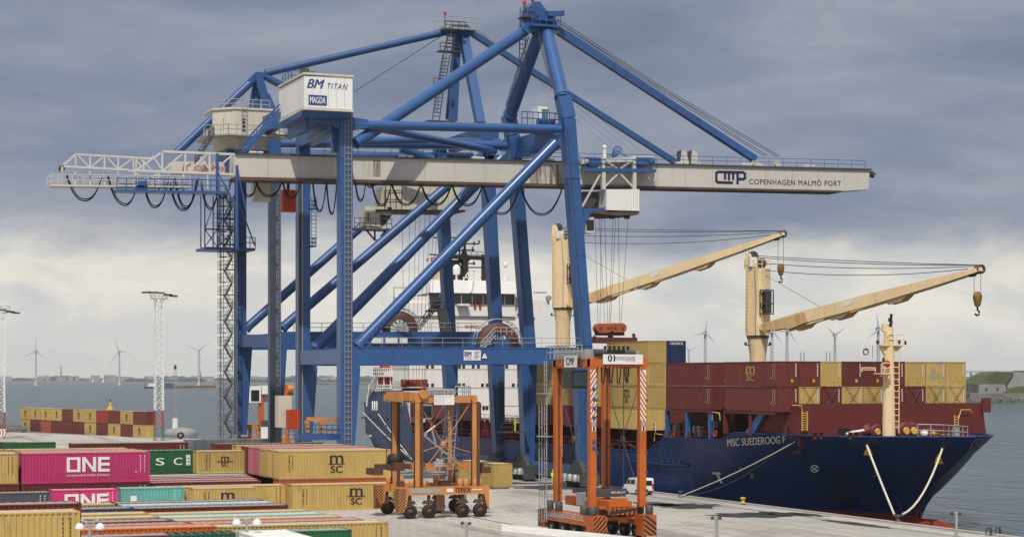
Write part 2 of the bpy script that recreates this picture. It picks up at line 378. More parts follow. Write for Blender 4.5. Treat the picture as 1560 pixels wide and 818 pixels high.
def water_mat():
    m = bpy.data.materials.new('sea_water'); m.use_nodes = True; t = m.node_tree; b = t.nodes['Principled BSDF']
    b.inputs['Roughness'].default_value = .22; b.inputs['IOR'].default_value = 1.24
    g = nd(t, 'ShaderNodeNewGeometry')
    def noise(scale, sx, sy, det=5):
        mp = nd(t, 'ShaderNodeMapping'); mp.inputs['Scale'].default_value = (sx, sy, 1); mp.inputs['Rotation'].default_value = (0, 0, R(25)); t.links.new(g.outputs['Position'], mp.inputs[0])
        n = nd(t, 'ShaderNodeTexNoise'); n.inputs['Scale'].default_value = scale; n.inputs['Detail'].default_value = det; t.links.new(mp.outputs[0], n.inputs['Vector']); return n.outputs[0]
    a = ramp(t, [(.35, (.032, .052, .060)), (.65, (.054, .078, .082))]); t.links.new(noise(.006, 1, .25), a.inputs[0])
    t.links.new(a.outputs[0], b.inputs['Base Color'])
    h = math_n(t, 'ADD', math_n(t, 'MULTIPLY', noise(.55, 1, .45, 6), 1.0), math_n(t, 'MULTIPLY', noise(.12, 1, .4, 4), 2.2))
    bp = nd(t, 'ShaderNodeBump'); bp.inputs['Strength'].default_value = .9; bp.inputs['Distance'].default_value = 1.1
    t.links.new(h, bp.inputs['Height']); t.links.new(bp.outputs[0], b.inputs['Normal']); return m
kind(MB().add([(-60000, -3000, WZ), (60000, -3000, WZ), (60000, 70000, WZ), (-60000, 70000, WZ)], [(0, 1, 2, 3)]).build('sea', water_mat(), loc=(0, 0, WZ)), 'structure')
# far shore: low hills with woods and roofs
farm = paint('far_shore', (.05, .065, .05), .95, .35, .4, (.10, .10, .10), .004)
fm2 = paint('far_roofs', (.30, .30, .31), .9, .2, 0, gscale=.01)
def shore(x0, x1, d, hs, seed, name, step=4, thick=260, mat=None):
    rr = random.Random(seed); mb = MB(); front = []
    px = x0; h = hs * .6
    while px <= x1:
        h = max(hs * .25, min(hs, h + rr.uniform(-.3, .3) * hs)); p = on_d(px, HYP, d); front.append((p.x, p.y, h)); px += step
    bx, by = ST * thick, CT * thick; vs = []; n = len(front)
    for x, y, h in front: vs += [(x, y, WZ - .5), (x, y, WZ + h * .55), (x + bx * .35, y + by * .35, WZ + h), (x + bx, y + by, WZ + h * .6), (x + bx, y + by, WZ - .5)]
    fs = []
    for i in range(n - 1):
        for j in range(4): fs.append((i * 5 + j, (i + 1) * 5 + j, (i + 1) * 5 + j + 1, i * 5 + j + 1))
    fs += [(0, 1, 2, 3, 4), tuple(range((n - 1) * 5, n * 5))[::-1]]
    return kind(mb.add(vs, fs).build(name, mat or farm, loc=(front[0][0], front[0][1], WZ)), 'structure')
shore(-60, 760, 9000, 24, 5, 'far_coast')
shore(190, 300, 7600, 20, 8, 'wooded_headland', 3)
shore(370, 700, 6500, 22, 9, 'wooded_headland', 3)
shore(800, 1620, 9500, 18, 11, 'far_coast')
rr = random.Random(12); mb = MB()
for i in range(34):
    px = rr.choice([rr.uniform(-10, 330), rr.uniform(375, 540)]); p = on_d(px, HYP, 8700); wd = rr.uniform(14, 50); hh = rr.uniform(8, 20)
    mb.box((p.x, p.y, WZ), (p.x + wd, p.y + 40, WZ + hh + 6))
mb.build('far_town', fm2, loc=tuple(on_d(200, HYP, 8700)))['kind'] = 'stuff'
bpy.data.objects['far_town']['label'] = 'pale far town roofs along the low coast'
p = on_d(93, HYP, 8600)
tag(MB().tube((p.x, p.y, WZ), (p.x, p.y, 62), 4, 2.6, 10).tube((p.x, p.y, 62), (p.x, p.y, 66), 2.7, 2.7, 10).build('chimney', fm2, loc=(p.x, p.y, WZ)), 'thin pale chimney on the far coast between two wind turbines', 'chimney')
# rock jetty in the water behind the crane legs
def rocks(name, p0, p1, n, r, seed, kd='structure', mat=None, hz=1.0):
    rr = random.Random(seed); mb = MB()
    for i in range(n):
        c = Vector(p0).lerp(Vector(p1), (i + rr.random()) / n) + Vector((rr.uniform(-r, r), rr.uniform(-r, r), rr.uniform(-.2, .6) * r * hz))
        q = r * rr.uniform(.5, 1.0); vs = []
        for a in (-1, 1):
            for b in (-1, 1):
                for c2 in (-1, 1): vs.append(c + Vector((a * q * rr.uniform(.6, 1.1), b * q * rr.uniform(.6, 1.1), c2 * q * hz * rr.uniform(.5, .9))))
        mb.add(vs, [(0, 1, 3, 2), (4, 6, 7, 5), (0, 4, 5, 1), (2, 3, 7, 6), (0, 2, 6, 4), (1, 5, 7, 3)])
    o = mb.build(name, mat or M['stone'], loc=tuple(Vector(p0))); o['kind'] = kd; return o
a = on_z(476, 586, WZ); b = on_z(620, 586.5, WZ); rocks('rock_jetty', a, b, 150, 3.2, 4)
a = on_z(-10, 652, .2); b = on_z(34, 656, .2); rocks('rock_revetment', a, b, 60, 1.0, 6)
# ------------------------------------------------------------------ wind turbines
def turbine(px, hy, angs, label, hub=64.0):
    bl = .42 if px > 900 else .78
    d = (hub - 2 - CAMH) * FOC / (HYP - hy); p = on_d(px, hy, d)
    t = thing('wind_turbine', label, 'wind turbine', (p.x, p.y, WZ), 'wind turbines out at sea')
    MB().tube((p.x, p.y, WZ), (p.x, p.y, p.z - 1), 2.1, 1.3, 12).build('tower', M['turb'], t)
    MB().tube((p.x, p.y, WZ), (p.x, p.y, WZ + 6), 4.2, 3.0, 12).build('foundation', M['concrete'], t)
    MB().bar((p.x - ST * 4, p.y - CT * 4, p.z), (p.x + ST * 7, p.y + CT * 7, p.z), 3.2, 3.4).build('nacelle', M['turb'], t)
    for a in angs:
        a = R(a); c = Vector((p.x - ST * 5, p.y - CT * 5, p.z)); rt = Vector((CT, -ST, 0)); dv = rt * math.sin(a) + ZUP * math.cos(a); sd = rt * math.cos(a) - ZUP * math.sin(a)
        MB().prism([c + dv * 1.5 - sd * .7, c + dv * 8 * bl - sd * 1.4, c + dv * 39 * bl, c + dv * 8 * bl + sd * .7, c + dv * 1.5 + sd * .7], (ST * .6, CT * .6, 0)).build('blade', M['turb'], t)
for a in ((54.7, 535, (6, 125, 245), 'leftmost wind turbine on the horizon, beside the left light mast'),
          (181.8, 535, (-16, 100, 217), 'wind turbine with one long blade to the right, above the far stack of small containers'),
          (303, 533.8, (55, 170, 296), 'wind turbine just left of the zigzag stair tower'),
          (1049.6, 534, (-39, 65, 185), 'small wind turbine right above the dark blue container on the ship'),
          (1074.4, 507, (7, 138, 259), 'wind turbine left of the front ship crane column'),
          (1176, 505, (-100, 20, 140), 'wind turbine tucked behind the front ship crane jib foot'),
          (1199, 503, (145, 262, 25), 'wind turbine just right of the front ship crane column, under its jib'),
          (1272, 510, (-50, 54, 182), 'wind turbine left of the white flag and ship foremast'),
          (1338, 501, (-10, 110, 230), 'wind turbine closest to the ship foremast, partly behind it')): turbine(*a)
# ------------------------------------------------------------------ bridge and fort on the right
t = thing('bridge', 'long pale bridge on tall piers far behind the fort at right', 'bridge', tuple(on_d(1500, HYP, 7600)))
bm_ = paint('bridge_concrete', (.34, .35, .37), .8, .05, 0)
a = on_d(1180, 567, 7600); b = on_d(1640, 566, 7600); dk = MB().bar(a, b, 18, 9); dk.build('deck', bm_, t)
rl = MB()
for i in range(60):
    q = a.lerp(b, i / 59); rl.bar((q.x, q.y, q.z - 3), (q.x, q.y, WZ), 7, 7)
rl2 = None
for i in range(30):
    q = a.lerp(b, (i + .5) / 30); MB().bar((q.x, q.y, WZ), (q.x, q.y, q.z - 4), 6, 8).build('pier', bm_, t)
for px in (1220, 1225, 1259, 1264.5):
    p = on_d(px, 536, 7600); MB().bar((p.x, p.y, WZ), p, 5, 5, wd2=3.4, h2=3.4).build('pylon', bm_, t)
FD = 1190.0
def fp(px, py, off=0): p = on_d(px, py, FD + off); return p
t = thing('sea_fort', 'old stone sea fort with grass banks on the waterline at far right', 'fort', tuple(fp(1540, 609)))
def fslab(pts, depth, mat, name, off=0):
    MB().prism([fp(x, y, off) for x, y in pts], (ST * depth, CT * depth, 0)).build(name, mat, t)
fslab([(1478, 612), (1478, 599), (1700, 599), (1700, 612)], 70, M['stone'], 'sea_wall')
fslab([(1491, 600), (1491, 585), (1531, 585), (1536, 600)], 40, paint('fort_wall', (.24, .235, .22), .85, .2, .4, (.1, .09, .08), .05), 'casemate_wall', 14)
def grassb(pts, off, d, name='grass_bank'):
    n = len(pts); f = [fp(x, y, off) for x, y in pts]; bk = [p + Vector((ST * d, CT * d, 0)) for p in f]
    MB().prism(f, (ST * d, CT * d, 0)).build(name, M['grass'], t)
grassb([(1489, 585.5), (1503, 572), (1518, 566), (1545, 566.5), (1532, 585.5)], 16, 40)
grassb([(1526, 600), (1542, 591), (1556, 588), (1700, 588), (1700, 600)], 10, 40)
fslab([(1532, 586), (1545, 567), (1700, 569), (1700, 590), (1536, 592)], 24, paint('fort_grey', (.26, .27, .27), .8, .1, .3, (.15, .15, .15), .05), 'gable_building', 18)
fslab([(1550, 566), (1550, 564.5), (1566, 564.5), (1566, 567)], 10, M['dgrey'], 'roof_ridge', 30)
MB().box(tuple(fp(1502, 594.5, 13.4)), tuple(fp(1502, 594.5, 13.4) + Vector((1.2, .5, 1.6)))).build('embrasure', M['dgrey'], t)
MB().box(tuple(fp(1519, 594.5, 13.4)), tuple(fp(1519, 594.5, 13.4) + Vector((1.2, .5, 1.6)))).build('embrasure', M['dgrey'], t)
rocks('fort_rocks', fp(1477, 611.5, -3), fp(1700, 611.5, -3), 150, 1.9, 21)
# ------------------------------------------------------------------ barge, sailboats, buoy
D0 = 2690.0
def bp_(px, py, off=0): return on_d(px, py, D0 + off)
t = thing('work_barge', 'long rusty work barge with a tug lying off the left light mast', 'barge', tuple(bp_(285, 591.5)))
MB().prism([bp_(247, 591.6), bp_(326, 590.2), bp_(326, 587), bp_(250, 588)], (ST * 14, CT * 14, 0)).build('hull', M['barge'], t)
MB().prism([bp_(309, 587), bp_(325, 587), bp_(323, 584.2), bp_(312, 584.5)], (ST * 8, CT * 8, 0)).build('spoil_heap', M['terex'], t)
MB().tube(bp_(306, 588), bp_(306, 565), .5, n=6).build('spud_pole', M['dgrey'], t)
MB().prism([bp_(250, 588), bp_(263, 588), bp_(263, 583.5), bp_(252, 583)], (ST * 6, CT * 6, 0)).build('deck_house', M['blue2'], t)
t = thing('tugboat', 'small white tug at the left end of the rusty barge', 'boat', tuple(bp_(230, 592)))
MB().prism([bp_(219, 592), bp_(247, 592), bp_(248, 589.5), bp_(220, 588)], (ST * 7, CT * 7, 0)).build('hull', M['dgrey'], t)
MB().prism([bp_(224, 589), bp_(237, 589), bp_(236, 584), bp_(227, 584)], (ST * 5, CT * 5, 0)).build('wheelhouse', M['white'], t)
MB().tube(bp_(221.5, 588), bp_(221.5, 575), .35, n=6).build('mast', M['dgrey'], t)
for px, s, l in ((142, 1, 'left one of two tiny white sailboats below the far coast'), (158, 1.2, 'right one of two tiny white sailboats below the far coast')):
    b0 = on_z(px, 583, WZ); t = thing('sailboat', l, 'sailboat', tuple(b0), 'sailboats in the bay'); q = 6 * s
    e = Vector((CT, -ST, 0))
    MB().prism([b0 - e * q, b0 + e * q, b0 + e * q * .8 + ZUP * -.6, b0 - e * q * .7 + ZUP * -.6], (ST * 3, CT * 3, 0)).build('hull', M['white'], t)
    MB().prism([b0 + ZUP * 1.5 - e * q * .8, b0 + ZUP * 1.5 + e * q * .2, b0 + ZUP * 13 * s], (.2, .2, 0)).build('sail', M['white'], t)
b0 = on_z(168, 625.5, WZ); t = thing('buoy', 'yellow navigation buoy floating behind the far container stack', 'buoy', tuple(b0))
MB().lathe([(.3, -.4), (1.9, 0), (1.9, .9), (1.0, 1.3), (.5, 2.6), (.5, 3.6), (.15, 3.9)], b0, 'z', 14).build('float', M['yellow'], t)
MB().tube(b0 + ZUP * 3.8, b0 + ZUP * 5.6, .12, n=6).lathe([(.45, 4.4), (.45, 5.0)], b0, 'z', 8).build('lantern', M['dgrey'], t)
# mooring dolphin
d0 = on_z(275, 663, WZ); k = (d0 - Vector((0, 0, CAMH))).length / FOC
t = thing('mooring_dolphin', 'round topped concrete dolphin in the water right of the light mast', 'dolphin', tuple(d0))
MB().lathe([(25 * k, 0), (25 * k, .9), (20 * k, 1.6), (8 * k, 2.0), (.1, 2.05)], d0, 'z', 22).build('cap', paint('dolphin_grey', (.27, .26, .25), .8, .2, .4, (.12, .11, .10), .6), t)
c = d0 + Vector((-CT * 8 * k, ST * 8 * k, 1.9)); MB().tube(c, c + ZUP * 2.6, 4.4 * k, n=14).build('drum', M['white'], t)
MB().tube(c + ZUP * 2.6, c + ZUP * 3.2, 3.2 * k, n=10).build('orange_band', M['terex'], t)
ml = MB()
for sx in (-1, 1): ml.tube(c + Vector((sx * .3, 0, 2.6)), c + Vector((sx * .22, 0, 15.4)), .07, n=5)
for i in range(16): ml.tube(c + Vector((-.3, 0, 2.8 + i * .8)), c + Vector((.3, 0, 3.2 + i * .8)), .04, n=4)
ml.build('lattice_pole', M['grey'], t); MB().lathe([(.3, 15.2), (.42, 15.6), (.2, 16.3)], c, 'z', 8).build('lantern', M['dgrey'], t)
# ------------------------------------------------------------------ lattice light masts
def lightmast(px, pyb, pyt, label, wd, hd):
    b0 = on_z(px, pyb, 0); k = b0.y / ray(px, pyb)[1] / FOC; H = (pyb - pyt) * k
    t = thing('light_mast', label, 'light mast', tuple(b0), 'lattice light masts'); w0, w1 = wd * k / 2, wd * k * .36
    for a, bb in ((-1, -1), (1, -1), (1, 1), (-1, 1)): pass
    def seg(h0, h1, mat, name):
        mb = MB(); n = max(1, int((h1 - h0) / (w0 * 1.6)))
        W = lambda h: w0 + (w1 - w0) * h / H
        for a, bb in ((-1, -1), (1, -1), (1, 1), (-1, 1)):
            mb.bar(b0 + Vector((a * W(h0), bb * W(h0), h0)), b0 + Vector((a * W(h1), bb * W(h1), h1)), .16)
        for i in range(n):
            ha, hb = h0 + (h1 - h0) * i / n, h0 + (h1 - h0) * (i + 1) / n; q = [(-1, -1), (1, -1), (1, 1), (-1, 1)]
            for j in range(4):
                a, c = q[j], q[(j + 1) % 4]
                mb.bar(b0 + Vector((a[0] * W(ha), a[1] * W(ha), ha)), b0 + Vector((c[0] * W(hb), c[1] * W(hb), hb)), .09)
                mb.bar(b0 + Vector((a[0] * W(hb), a[1] * W(hb), hb)), b0 + Vector((c[0] * W(hb), c[1] * W(hb), hb)), .07)
        mb.build(name, mat, t)
    gm = paint('mast_green', S(60, 110, 80), .6, .1, .2); rm = paint('mast_red', S(150, 70, 62), .6, .1, .2)
    seg(0, H * .08, gm, 'green_section'); seg(H * .08, H * .2, rm, 'red_section'); seg(H * .2, H - hd * k, M['white'], 'lattice_shaft')
    mb = MB(); zt = H - hd * k
    for sx in (-1, -.5, .5, 1): mb.tube(b0 + Vector((sx * w1, 0, zt)), b0 + Vector((sx * 15 * k, 0, H - .8)), .08, n=5)
    mb.rail([b0 + Vector((-12 * k, -1, zt + .8)), b0 + Vector((12 * k, -1, zt + .8))], .9, 1.2, .05)
    mb.bar(b0 + Vector((-14 * k, 0, zt + .7)), b0 + Vector((14 * k, 0, zt + .7)), 1.2, .1); mb.build('head_frame', M['grey'], t)
    for sx in (-1.15, -.5, .15, .85, 1.3):
        c = b0 + Vector((sx * 17 * k, 0, H - .5 - abs(sx) * .25)); MB().bar(c - Vector((6 * k, 0, .2 * sx)), c + Vector((6 * k, 0, -.3 * sx)), 1.0, .35).build('floodlight', M['dgrey'], t)
lightmast(242, 671, 442, 'tall lattice light mast with red and green foot beside the far container stack', 13, 18)
lightmast(1, 668, 468, 'lattice light mast cut by the left edge of the photo', 12, 10)
c0 = on_z(4, 671, 0); kq = c0.y / FOC
t = thing('chevron_sign', 'red and white chevron board at the foot of the left light mast', 'sign', tuple(c0))
MB().box((c0.x - 14 * kq, c0.y, .9), (c0.x + 5.5 * kq, c0.y + .15, 2.4)).build('panel', M['text_white'], t)
ch = MB()
for i in range(4):
    x = c0.x - 10 * kq + i * 4.2 * kq
    ch.add([(x, c0.y - .01, .95), (x + .8 * kq * 2, c0.y - .01, .95), (x + 3.6 * kq, c0.y - .01, 1.65), (x + 1.6 * kq, c0.y - .01, 2.35), (x, c0.y - .01, 2.35), (x + 2 * kq, c0.y - .01, 1.65)], [(0, 1, 2, 5), (5, 2, 3, 4)])
ch.build('chevron', M['text_red'], t)
for sx in (-9, 4): MB().bar((c0.x + sx * kq, c0.y + .1, 0), (c0.x + sx * kq, c0.y + .1, .9), .12).build('post', M['grey'], t)
c = on_z(275, 672, 0)
tag(MB().lathe([(.5, -.3), (.72, -.2), (.72, .2), (.5, .3), (.36, .2), (.36, -.2), (.5, -.3)], c + ZUP * 1.2, 'y', 18).build('tyre_fender', M['black'], loc=tuple(c)), 'big black tyre standing left of the low corrugated wall', 'tyre')
# ------------------------------------------------------------------ foreground street lamps
def twin(px, py, label):
    d = 96.0; tp = on_d(px, py, d); k = d / FOC; b0 = Vector((tp.x, tp.y, 0)); zt = tp.z + .1
    t = thing('street_lamp', label, 'street lamp', tuple(b0), 'twin globe street lamps'); e = Vector((CT, -ST, 0))
    MB().tube(b0, b0 + ZUP * (zt - .1), .12, .075, 10).build('pole', M['grey'], t)
    for s in (-1, 1):
        pts = [b0 + ZUP * (zt - .35) + e * s * 14 * k * f + ZUP * (.42 * math.sin(math.pi * min(1, f * .9) * .62)) for f in [i / 8 for i in range(9)]]
        MB().path(pts, .045, 6).build('arm', M['grey'], t)
        c = b0 + e * s * 15.5 * k + ZUP * (zt - .12)
        MB().lathe([(.02, .05), (.12, .02), (.20, -.07), (.235, -.2), (.235, -.27), (.1, -.31)], c, 'z', 16).build('lamp_dome', M['lampw'], t)
twin(137, 797, 'twin globe street lamp at the bottom left, before the orange container')
twin(376, 790.5, 'twin globe street lamp before the white roof in the bottom foreground')
def single(px, py, s, label):
    d = 105.0; tp = on_d(px, py, d); k = d / FOC; b0 = Vector((tp.x, tp.y, 0)); e = Vector((CT, -ST, 0))
    t = thing('light_pole', label, 'light pole', tuple(b0), 'short flat headed light poles')
    MB().tube(b0, tp, .10, .08, 8).build('pole', M['grey'], t)
    MB().bar(tp + e * -7 * k * s + ZUP * .02, tp + e * 7 * k * s * .3 + ZUP * .05, .12, .1).build('arm', M['grey'], t)
    MB().bar(tp - e * 9 * k * s, tp - e * 4.5 * k * s + ZUP * .03, .3, .16).build('lamp_head', M['dgrey'], t)
    if s == 1: MB().bar(tp + e * 2 * k, tp + e * 7 * k, .26, .14).build('lamp_head', M['dgrey'], t)
single(711, 797, 1, 'flat headed light pole right of the big orange straddle carrier with four wheels')
single(1092, 789, 1, 'flat headed light pole standing before the dark wet patches on the quay')
single(1457, 782, 1, 'flat headed light pole against the water near the ship bow')
# ================================================================== CONTAINERS
CMESH = {}
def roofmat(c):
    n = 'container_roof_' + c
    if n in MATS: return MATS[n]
    r_ = tuple(x * .62 + g * .38 for x, g in zip(CC[c], (.62, .60, .55)))   # grazing sky sheen mixed into the roof colour
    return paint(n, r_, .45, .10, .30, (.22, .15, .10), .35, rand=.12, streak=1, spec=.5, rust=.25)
def cont_meshes(L, H, col, W=2.44, door=True):
    key = (round(L, 2), round(H, 2), col, round(W, 2), door)
    if key in CMESH: return CMESH[key]
    mat = cmat(col); b = MB()
    def corr(p0, dx, nrm, length, zb, zt, pitch, depth):
        n = max(2, int(length / pitch)); p = length / n; ps = []
        for i in range(n):
            for f, dd in ((0, 0), (.32, 0), (.5, depth), (.82, depth)): ps.append((i * p + f * p, dd))
        ps.append((length, 0)); vs = []
        for s_, dd in ps:
            q = p0 + dx * s_ - nrm * (dd + .012); vs += [q + ZUP * zb, q + ZUP * zt]
        b.add(vs, [(2 * i, 2 * i + 2, 2 * i + 3, 2 * i + 1) for i in range(len(ps) - 1)])
    w2, l2 = W / 2, L / 2
    corr(Vector((-l2 + .1, -w2, 0)), Vector((1, 0, 0)), Vector((0, -1, 0)), L - .2, .14, H - .1, .30, .05)
    corr(Vector((-l2 + .1, w2, 0)), Vector((1, 0, 0)), Vector((0, 1, 0)), L - .2, .14, H - .1, .30, .05)
    corr(Vector((-l2, -w2 + .1, 0)), Vector((0, 1, 0)), Vector((-1, 0, 0)), W - .2, .14, H - .1, .27, .05)
    if not door: corr(Vector((l2, w2 - .1, 0)), Vector((0, -1, 0)), Vector((1, 0, 0)), W - .2, .14, H - .1, .27, .05)
    # roof: shallow cross ribs
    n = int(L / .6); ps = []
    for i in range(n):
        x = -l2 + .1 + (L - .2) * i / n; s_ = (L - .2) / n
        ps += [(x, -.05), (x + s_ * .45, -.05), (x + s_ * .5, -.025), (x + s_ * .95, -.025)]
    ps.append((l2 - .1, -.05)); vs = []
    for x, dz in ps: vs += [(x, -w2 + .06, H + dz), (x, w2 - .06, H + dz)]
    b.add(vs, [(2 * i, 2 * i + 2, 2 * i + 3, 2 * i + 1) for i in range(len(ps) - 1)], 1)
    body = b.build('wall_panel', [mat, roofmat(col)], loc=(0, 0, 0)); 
    f = MB()
    for sx in (-1, 1):
        for sy in (-1, 1):
            x, y = sx * (l2 - .08), sy * (w2 - .08)
            f.cbox((x, y, H / 2), (.16, .16, H - .24))
            f.cbox((x, y, .06), (.18, .18, .12)); f.cbox((x, y, H - .06), (.18, .18, .12))
    for sy in (-1, 1):
        f.cbox((0, sy * (w2 - .04), .08), (L - .36, .08, .15)); f.cbox((0, sy * (w2 - .035), H - .06), (L - .36, .07, .09))
    for sx in (-1, 1):
        f.cbox((sx * (l2 - .04), 0, .08), (.08, W - .36, .15)); f.cbox((sx * (l2 - .04), 0, H - .06), (.08, W - .36, .10))
    fr = f.build('corner_frame', mat, loc=(0, 0, 0))
    d = MB()
    for s_ in (-1, 1):
        yc = s_ * (W - .34) / 4; d.cbox((l2 - .06, yc, H / 2), (.05, (W - .36) / 2, H - .34))
        for k in (.18, .38, .62, .82): d.cbox((l2 - .028, yc, .17 + (H - .34) * k), (.02, (W - .46) / 2, .10))
        for q in (-.25, .25): d.tube((l2 - .012, yc + q * W / 3, .2), (l2 - .012, yc + q * W / 3, H - .2), .022, n=5)
    dr = d.build('door', mat, loc=(0, 0, 0))
    CMESH[key] = (body.data, fr.data, dr.data)
    for o in (body, fr, dr): bpy.data.objects.remove(o)
    return CMESH[key]
LOGO = {}
def logo_data(kindn, L, H):
    key = (kindn, round(L, 1), round(H, 1))
    if key in LOGO: return LOGO[key]
    y = -1.228; X, Z = Vector((1, 0, 0)), ZUP; res = []
    def fin(mb, name, mat):
        o = mb.build(name, mat, loc=(0, 0, 0)); res.append((name, o.data)); bpy.data.objects.remove(o)
    if kindn.startswith('msc') and kindn != 'mscgold':
        off = float(kindn.split(':')[1]) if ':' in kindn else 0.0
        m = MB(); cz = H * .52; k = H / 2.9 * (.72 if kindn.startswith('mscs') else 1)
        m.text('m', (off, y, cz + .48 * k), X, Z, 1.45 * k, .82 * k, .035); m.text('SC', (off, y, cz - .55 * k), X, Z, 1.30 * k, .72 * k, .035)
        m.add([(off - .95, y, cz - .06), (off + .95, y, cz - .06), (off + .85, y, cz + .03), (off - .85, y, cz + .03)], [(0, 1, 2, 3)])
        fin(m, 'logo', M['text_black'])
        m = MB()
        for q in range(9): m.text('MEDITERRANEAN'[q], (-L / 2 + 1.05, y, H * .82 - q * .2), X, Z, .16, .15, .02)
        for q in range(7): m.add([(-L / 2 + 1.35, y, H * .8 - q * .22), (-L / 2 + 1.45, y, H * .8 - q * .22), (-L / 2 + 1.45, y, H * .8 - q * .22 + .13), (-L / 2 + 1.35, y, H * .8 - q * .22 + .13)], [(0, 1, 2, 3)])
        m.keep = True; fin(m, 'marking', M['text_black'])
    elif kindn == 'mscgold':
        m = MB(); cz = H * .52; m.text('m', (0, y, cz + .38), X, Z, 1.9, .72, .03); m.text('SC', (0, y, cz - .45), X, Z, 1.7, .66, .03)
        m.add([(-1.1, y, cz - .05), (1.1, y, cz - .05), (1.1, y, cz + .02), (-1.1, y, cz + .02)], [(0, 1, 2, 3)]); fin(m, 'logo', paint('logo_gold', S(196, 164, 96, .85), .5, .05, .1))
    elif kindn == 'one':
        m = MB(); cx = .15 if L > 8 else .15; hh = 1.42 * (H / 2.9); z0 = H * .36; s_ = .30; x = cx - 2.05
        def rc(x0, z0_, x1, z1): m.add([(x0, y, z0_), (x1, y, z0_), (x1, y, z1), (x0, y, z1)], [(0, 1, 2, 3)])
        rc(x, z0, x + s_, z0 + hh); rc(x + 1.0, z0, x + 1.0 + s_, z0 + hh); rc(x + s_, z0, x + 1.0, z0 + s_ * .8); rc(x + s_, z0 + hh - s_ * .8, x + 1.0, z0 + hh)
        n0 = x + 1.48; rc(n0, z0, n0 + s_, z0 + hh); rc(n0 + 1.02, z0, n0 + 1.02 + s_, z0 + hh)
        m.add([(n0 + s_, y, z0 + hh - .42), (n0 + s_, y, z0 + hh), (n0 + 1.02, y, z0 + .42), (n0 + 1.02, y, z0)], [(0, 1, 2, 3)])
        e0 = x + 2.98; rc(e0, z0, e0 + s_, z0 + hh)
        for zz_ in (z0, z0 + hh * .41, z0 + hh - .27): rc(e0 + s_, zz_, e0 + 1.12, zz_ + .27)
        m.keep = True; fin(m, 'logo', M['text_white'])
        m = MB(); m.text('OCEAN NETWORK EXPRESS', (cx, y, z0 - .33), X, Z, 4.1, .17, .02); fin(m, 'lettering', M['text_white'])
    elif kindn == 'sc':
        m = MB()
        for ch, xx in (('M', .2), ('S', 2.2), ('C', 4.15)): m.text(ch, (xx, y, H * .5), X, Z, .95, .8, .03)
        fin(m, 'lettering', M['text_white'])
        m = MB()
        for q in range(6): m.add([(5.05 + (q % 2) * .25, y, H * .32 + (q // 2) * .4), (5.26 + (q % 2) * .25, y, H * .32 + (q // 2) * .4), (5.26 + (q % 2) * .25, y, H * .32 + (q // 2) * .4 + .34), (5.05 + (q % 2) * .25, y, H * .32 + (q // 2) * .4 + .34)], [(0, 1, 2, 3)])
        m.keep = True; fin(m, 'marking', M['text_white'])
    elif kindn == 'slit':
        m = MB(); m.add([(-.42, y, H * .26), (.42, y, H * .26), (.42, y, H * .76), (-.42, y, H * .76)], [(0, 1, 2, 3)])
        m = MB(); m.text('m', (0, y, H * .62), X, Z, .9, .8, .06); m.text('SC', (0, y, H * .34), X, Z, .9, .7, .06); fin(m, 'logo', M['text_black'])
    elif kindn == 'ends':
        m = MB(); q = L / 2 + .006
        for k in range(8): z_ = H * .86 - k * .17; m.add([(q, .86, z_), (q, .98, z_), (q, .98, z_ + .11), (q, .86, z_ + .11)], [(0, 1, 2, 3)])
        m.keep = True; fin(m, 'marking', M['text_white'])
        m = MB(); m.add([(q, .35, H * .16), (q, .62, H * .16), (q, .62, H * .28), (q, .35, H * .28)], [(0, 1, 2, 3)]); m.keep = True; fin(m, 'sticker', M['yellow'])
    elif kindn in ('plate', 'ticks', 'ticksdark'):
        m = MB()
        if kindn == 'plate': m.add([(-L / 2 + .9, y, H * .2), (-L / 2 + 1.5, y, H * .2), (-L / 2 + 1.5, y, H * .72), (-L / 2 + .9, y, H * .72)], [(0, 1, 2, 3)])
        for dx_ in (.55, .95):
            for q in range(7):
                zz_ = H * .84 - q * .24
                m.add([(L / 2 - dx_, y, zz_), (L / 2 - dx_ + .07, y, zz_), (L / 2 - dx_ + .07, y, zz_ + .13), (L / 2 - dx_, y, zz_ + .13)], [(0, 1, 2, 3)])
        m.keep = True; fin(m, 'marking', M['text_black'] if kindn == 'ticksdark' else M['text_white'])
        m = MB(); m.add([(L / 2 - 1.5, y, H * .3), (L / 2 - 1.2, y, H * .3), (L / 2 - 1.35, y, H * .3 + .28)], [(0, 1, 2)]); m.keep = True; fin(m, 'warning_sticker', M['yellow'])
    LOGO[key] = res; return res
USED = {}
def container(col, x, y, zz, label, L=12.19, H=2.59, rz=0.0, logo=None, group='containers in the yard', door=True, W=2.44, cat='container'):
    me = cont_meshes(L, H, col, W, door)
    if label in USED: print('DUP LABEL', label)
    USED[label] = 1
    t = thing('shipping_container', label, cat, (x, y, zz), group); t.rotation_euler = (0, 0, rz)
    for n, d in zip(('wall_panel', 'corner_frame', 'door'), me):
        if n == 'door' and not door: continue
        o = bpy.data.objects.new(n, d); COL.objects.link(o); o.parent = t
    for lg in ([logo] if isinstance(logo, str) else (logo or [])):
        if lg == 'ticks' and col in ('yellow', 'cyan', 'teal', 'orange', 'scuffed'): lg = 'ticksdark'
        for n, d in logo_data(lg, L, H):
            o = bpy.data.objects.new(n, d); COL.objects.link(o); o.parent = t
    return t
CODESLACK = 0
def yard(col, px, py, label, side='L', base=0.0, H=2.9, L=12.19, logo=None):
    """px,py = photo pixel of the top front corner (left or right) of a container lying across the yard"""
    p = on_z(px, py, base + H); x = p.x + (L / 2 if side == 'L' else -L / 2)
    return container(col, x, p.y + 1.22, base, label, L, H, 0.0, logo)
HC, ST_ = 2.9, 2.59
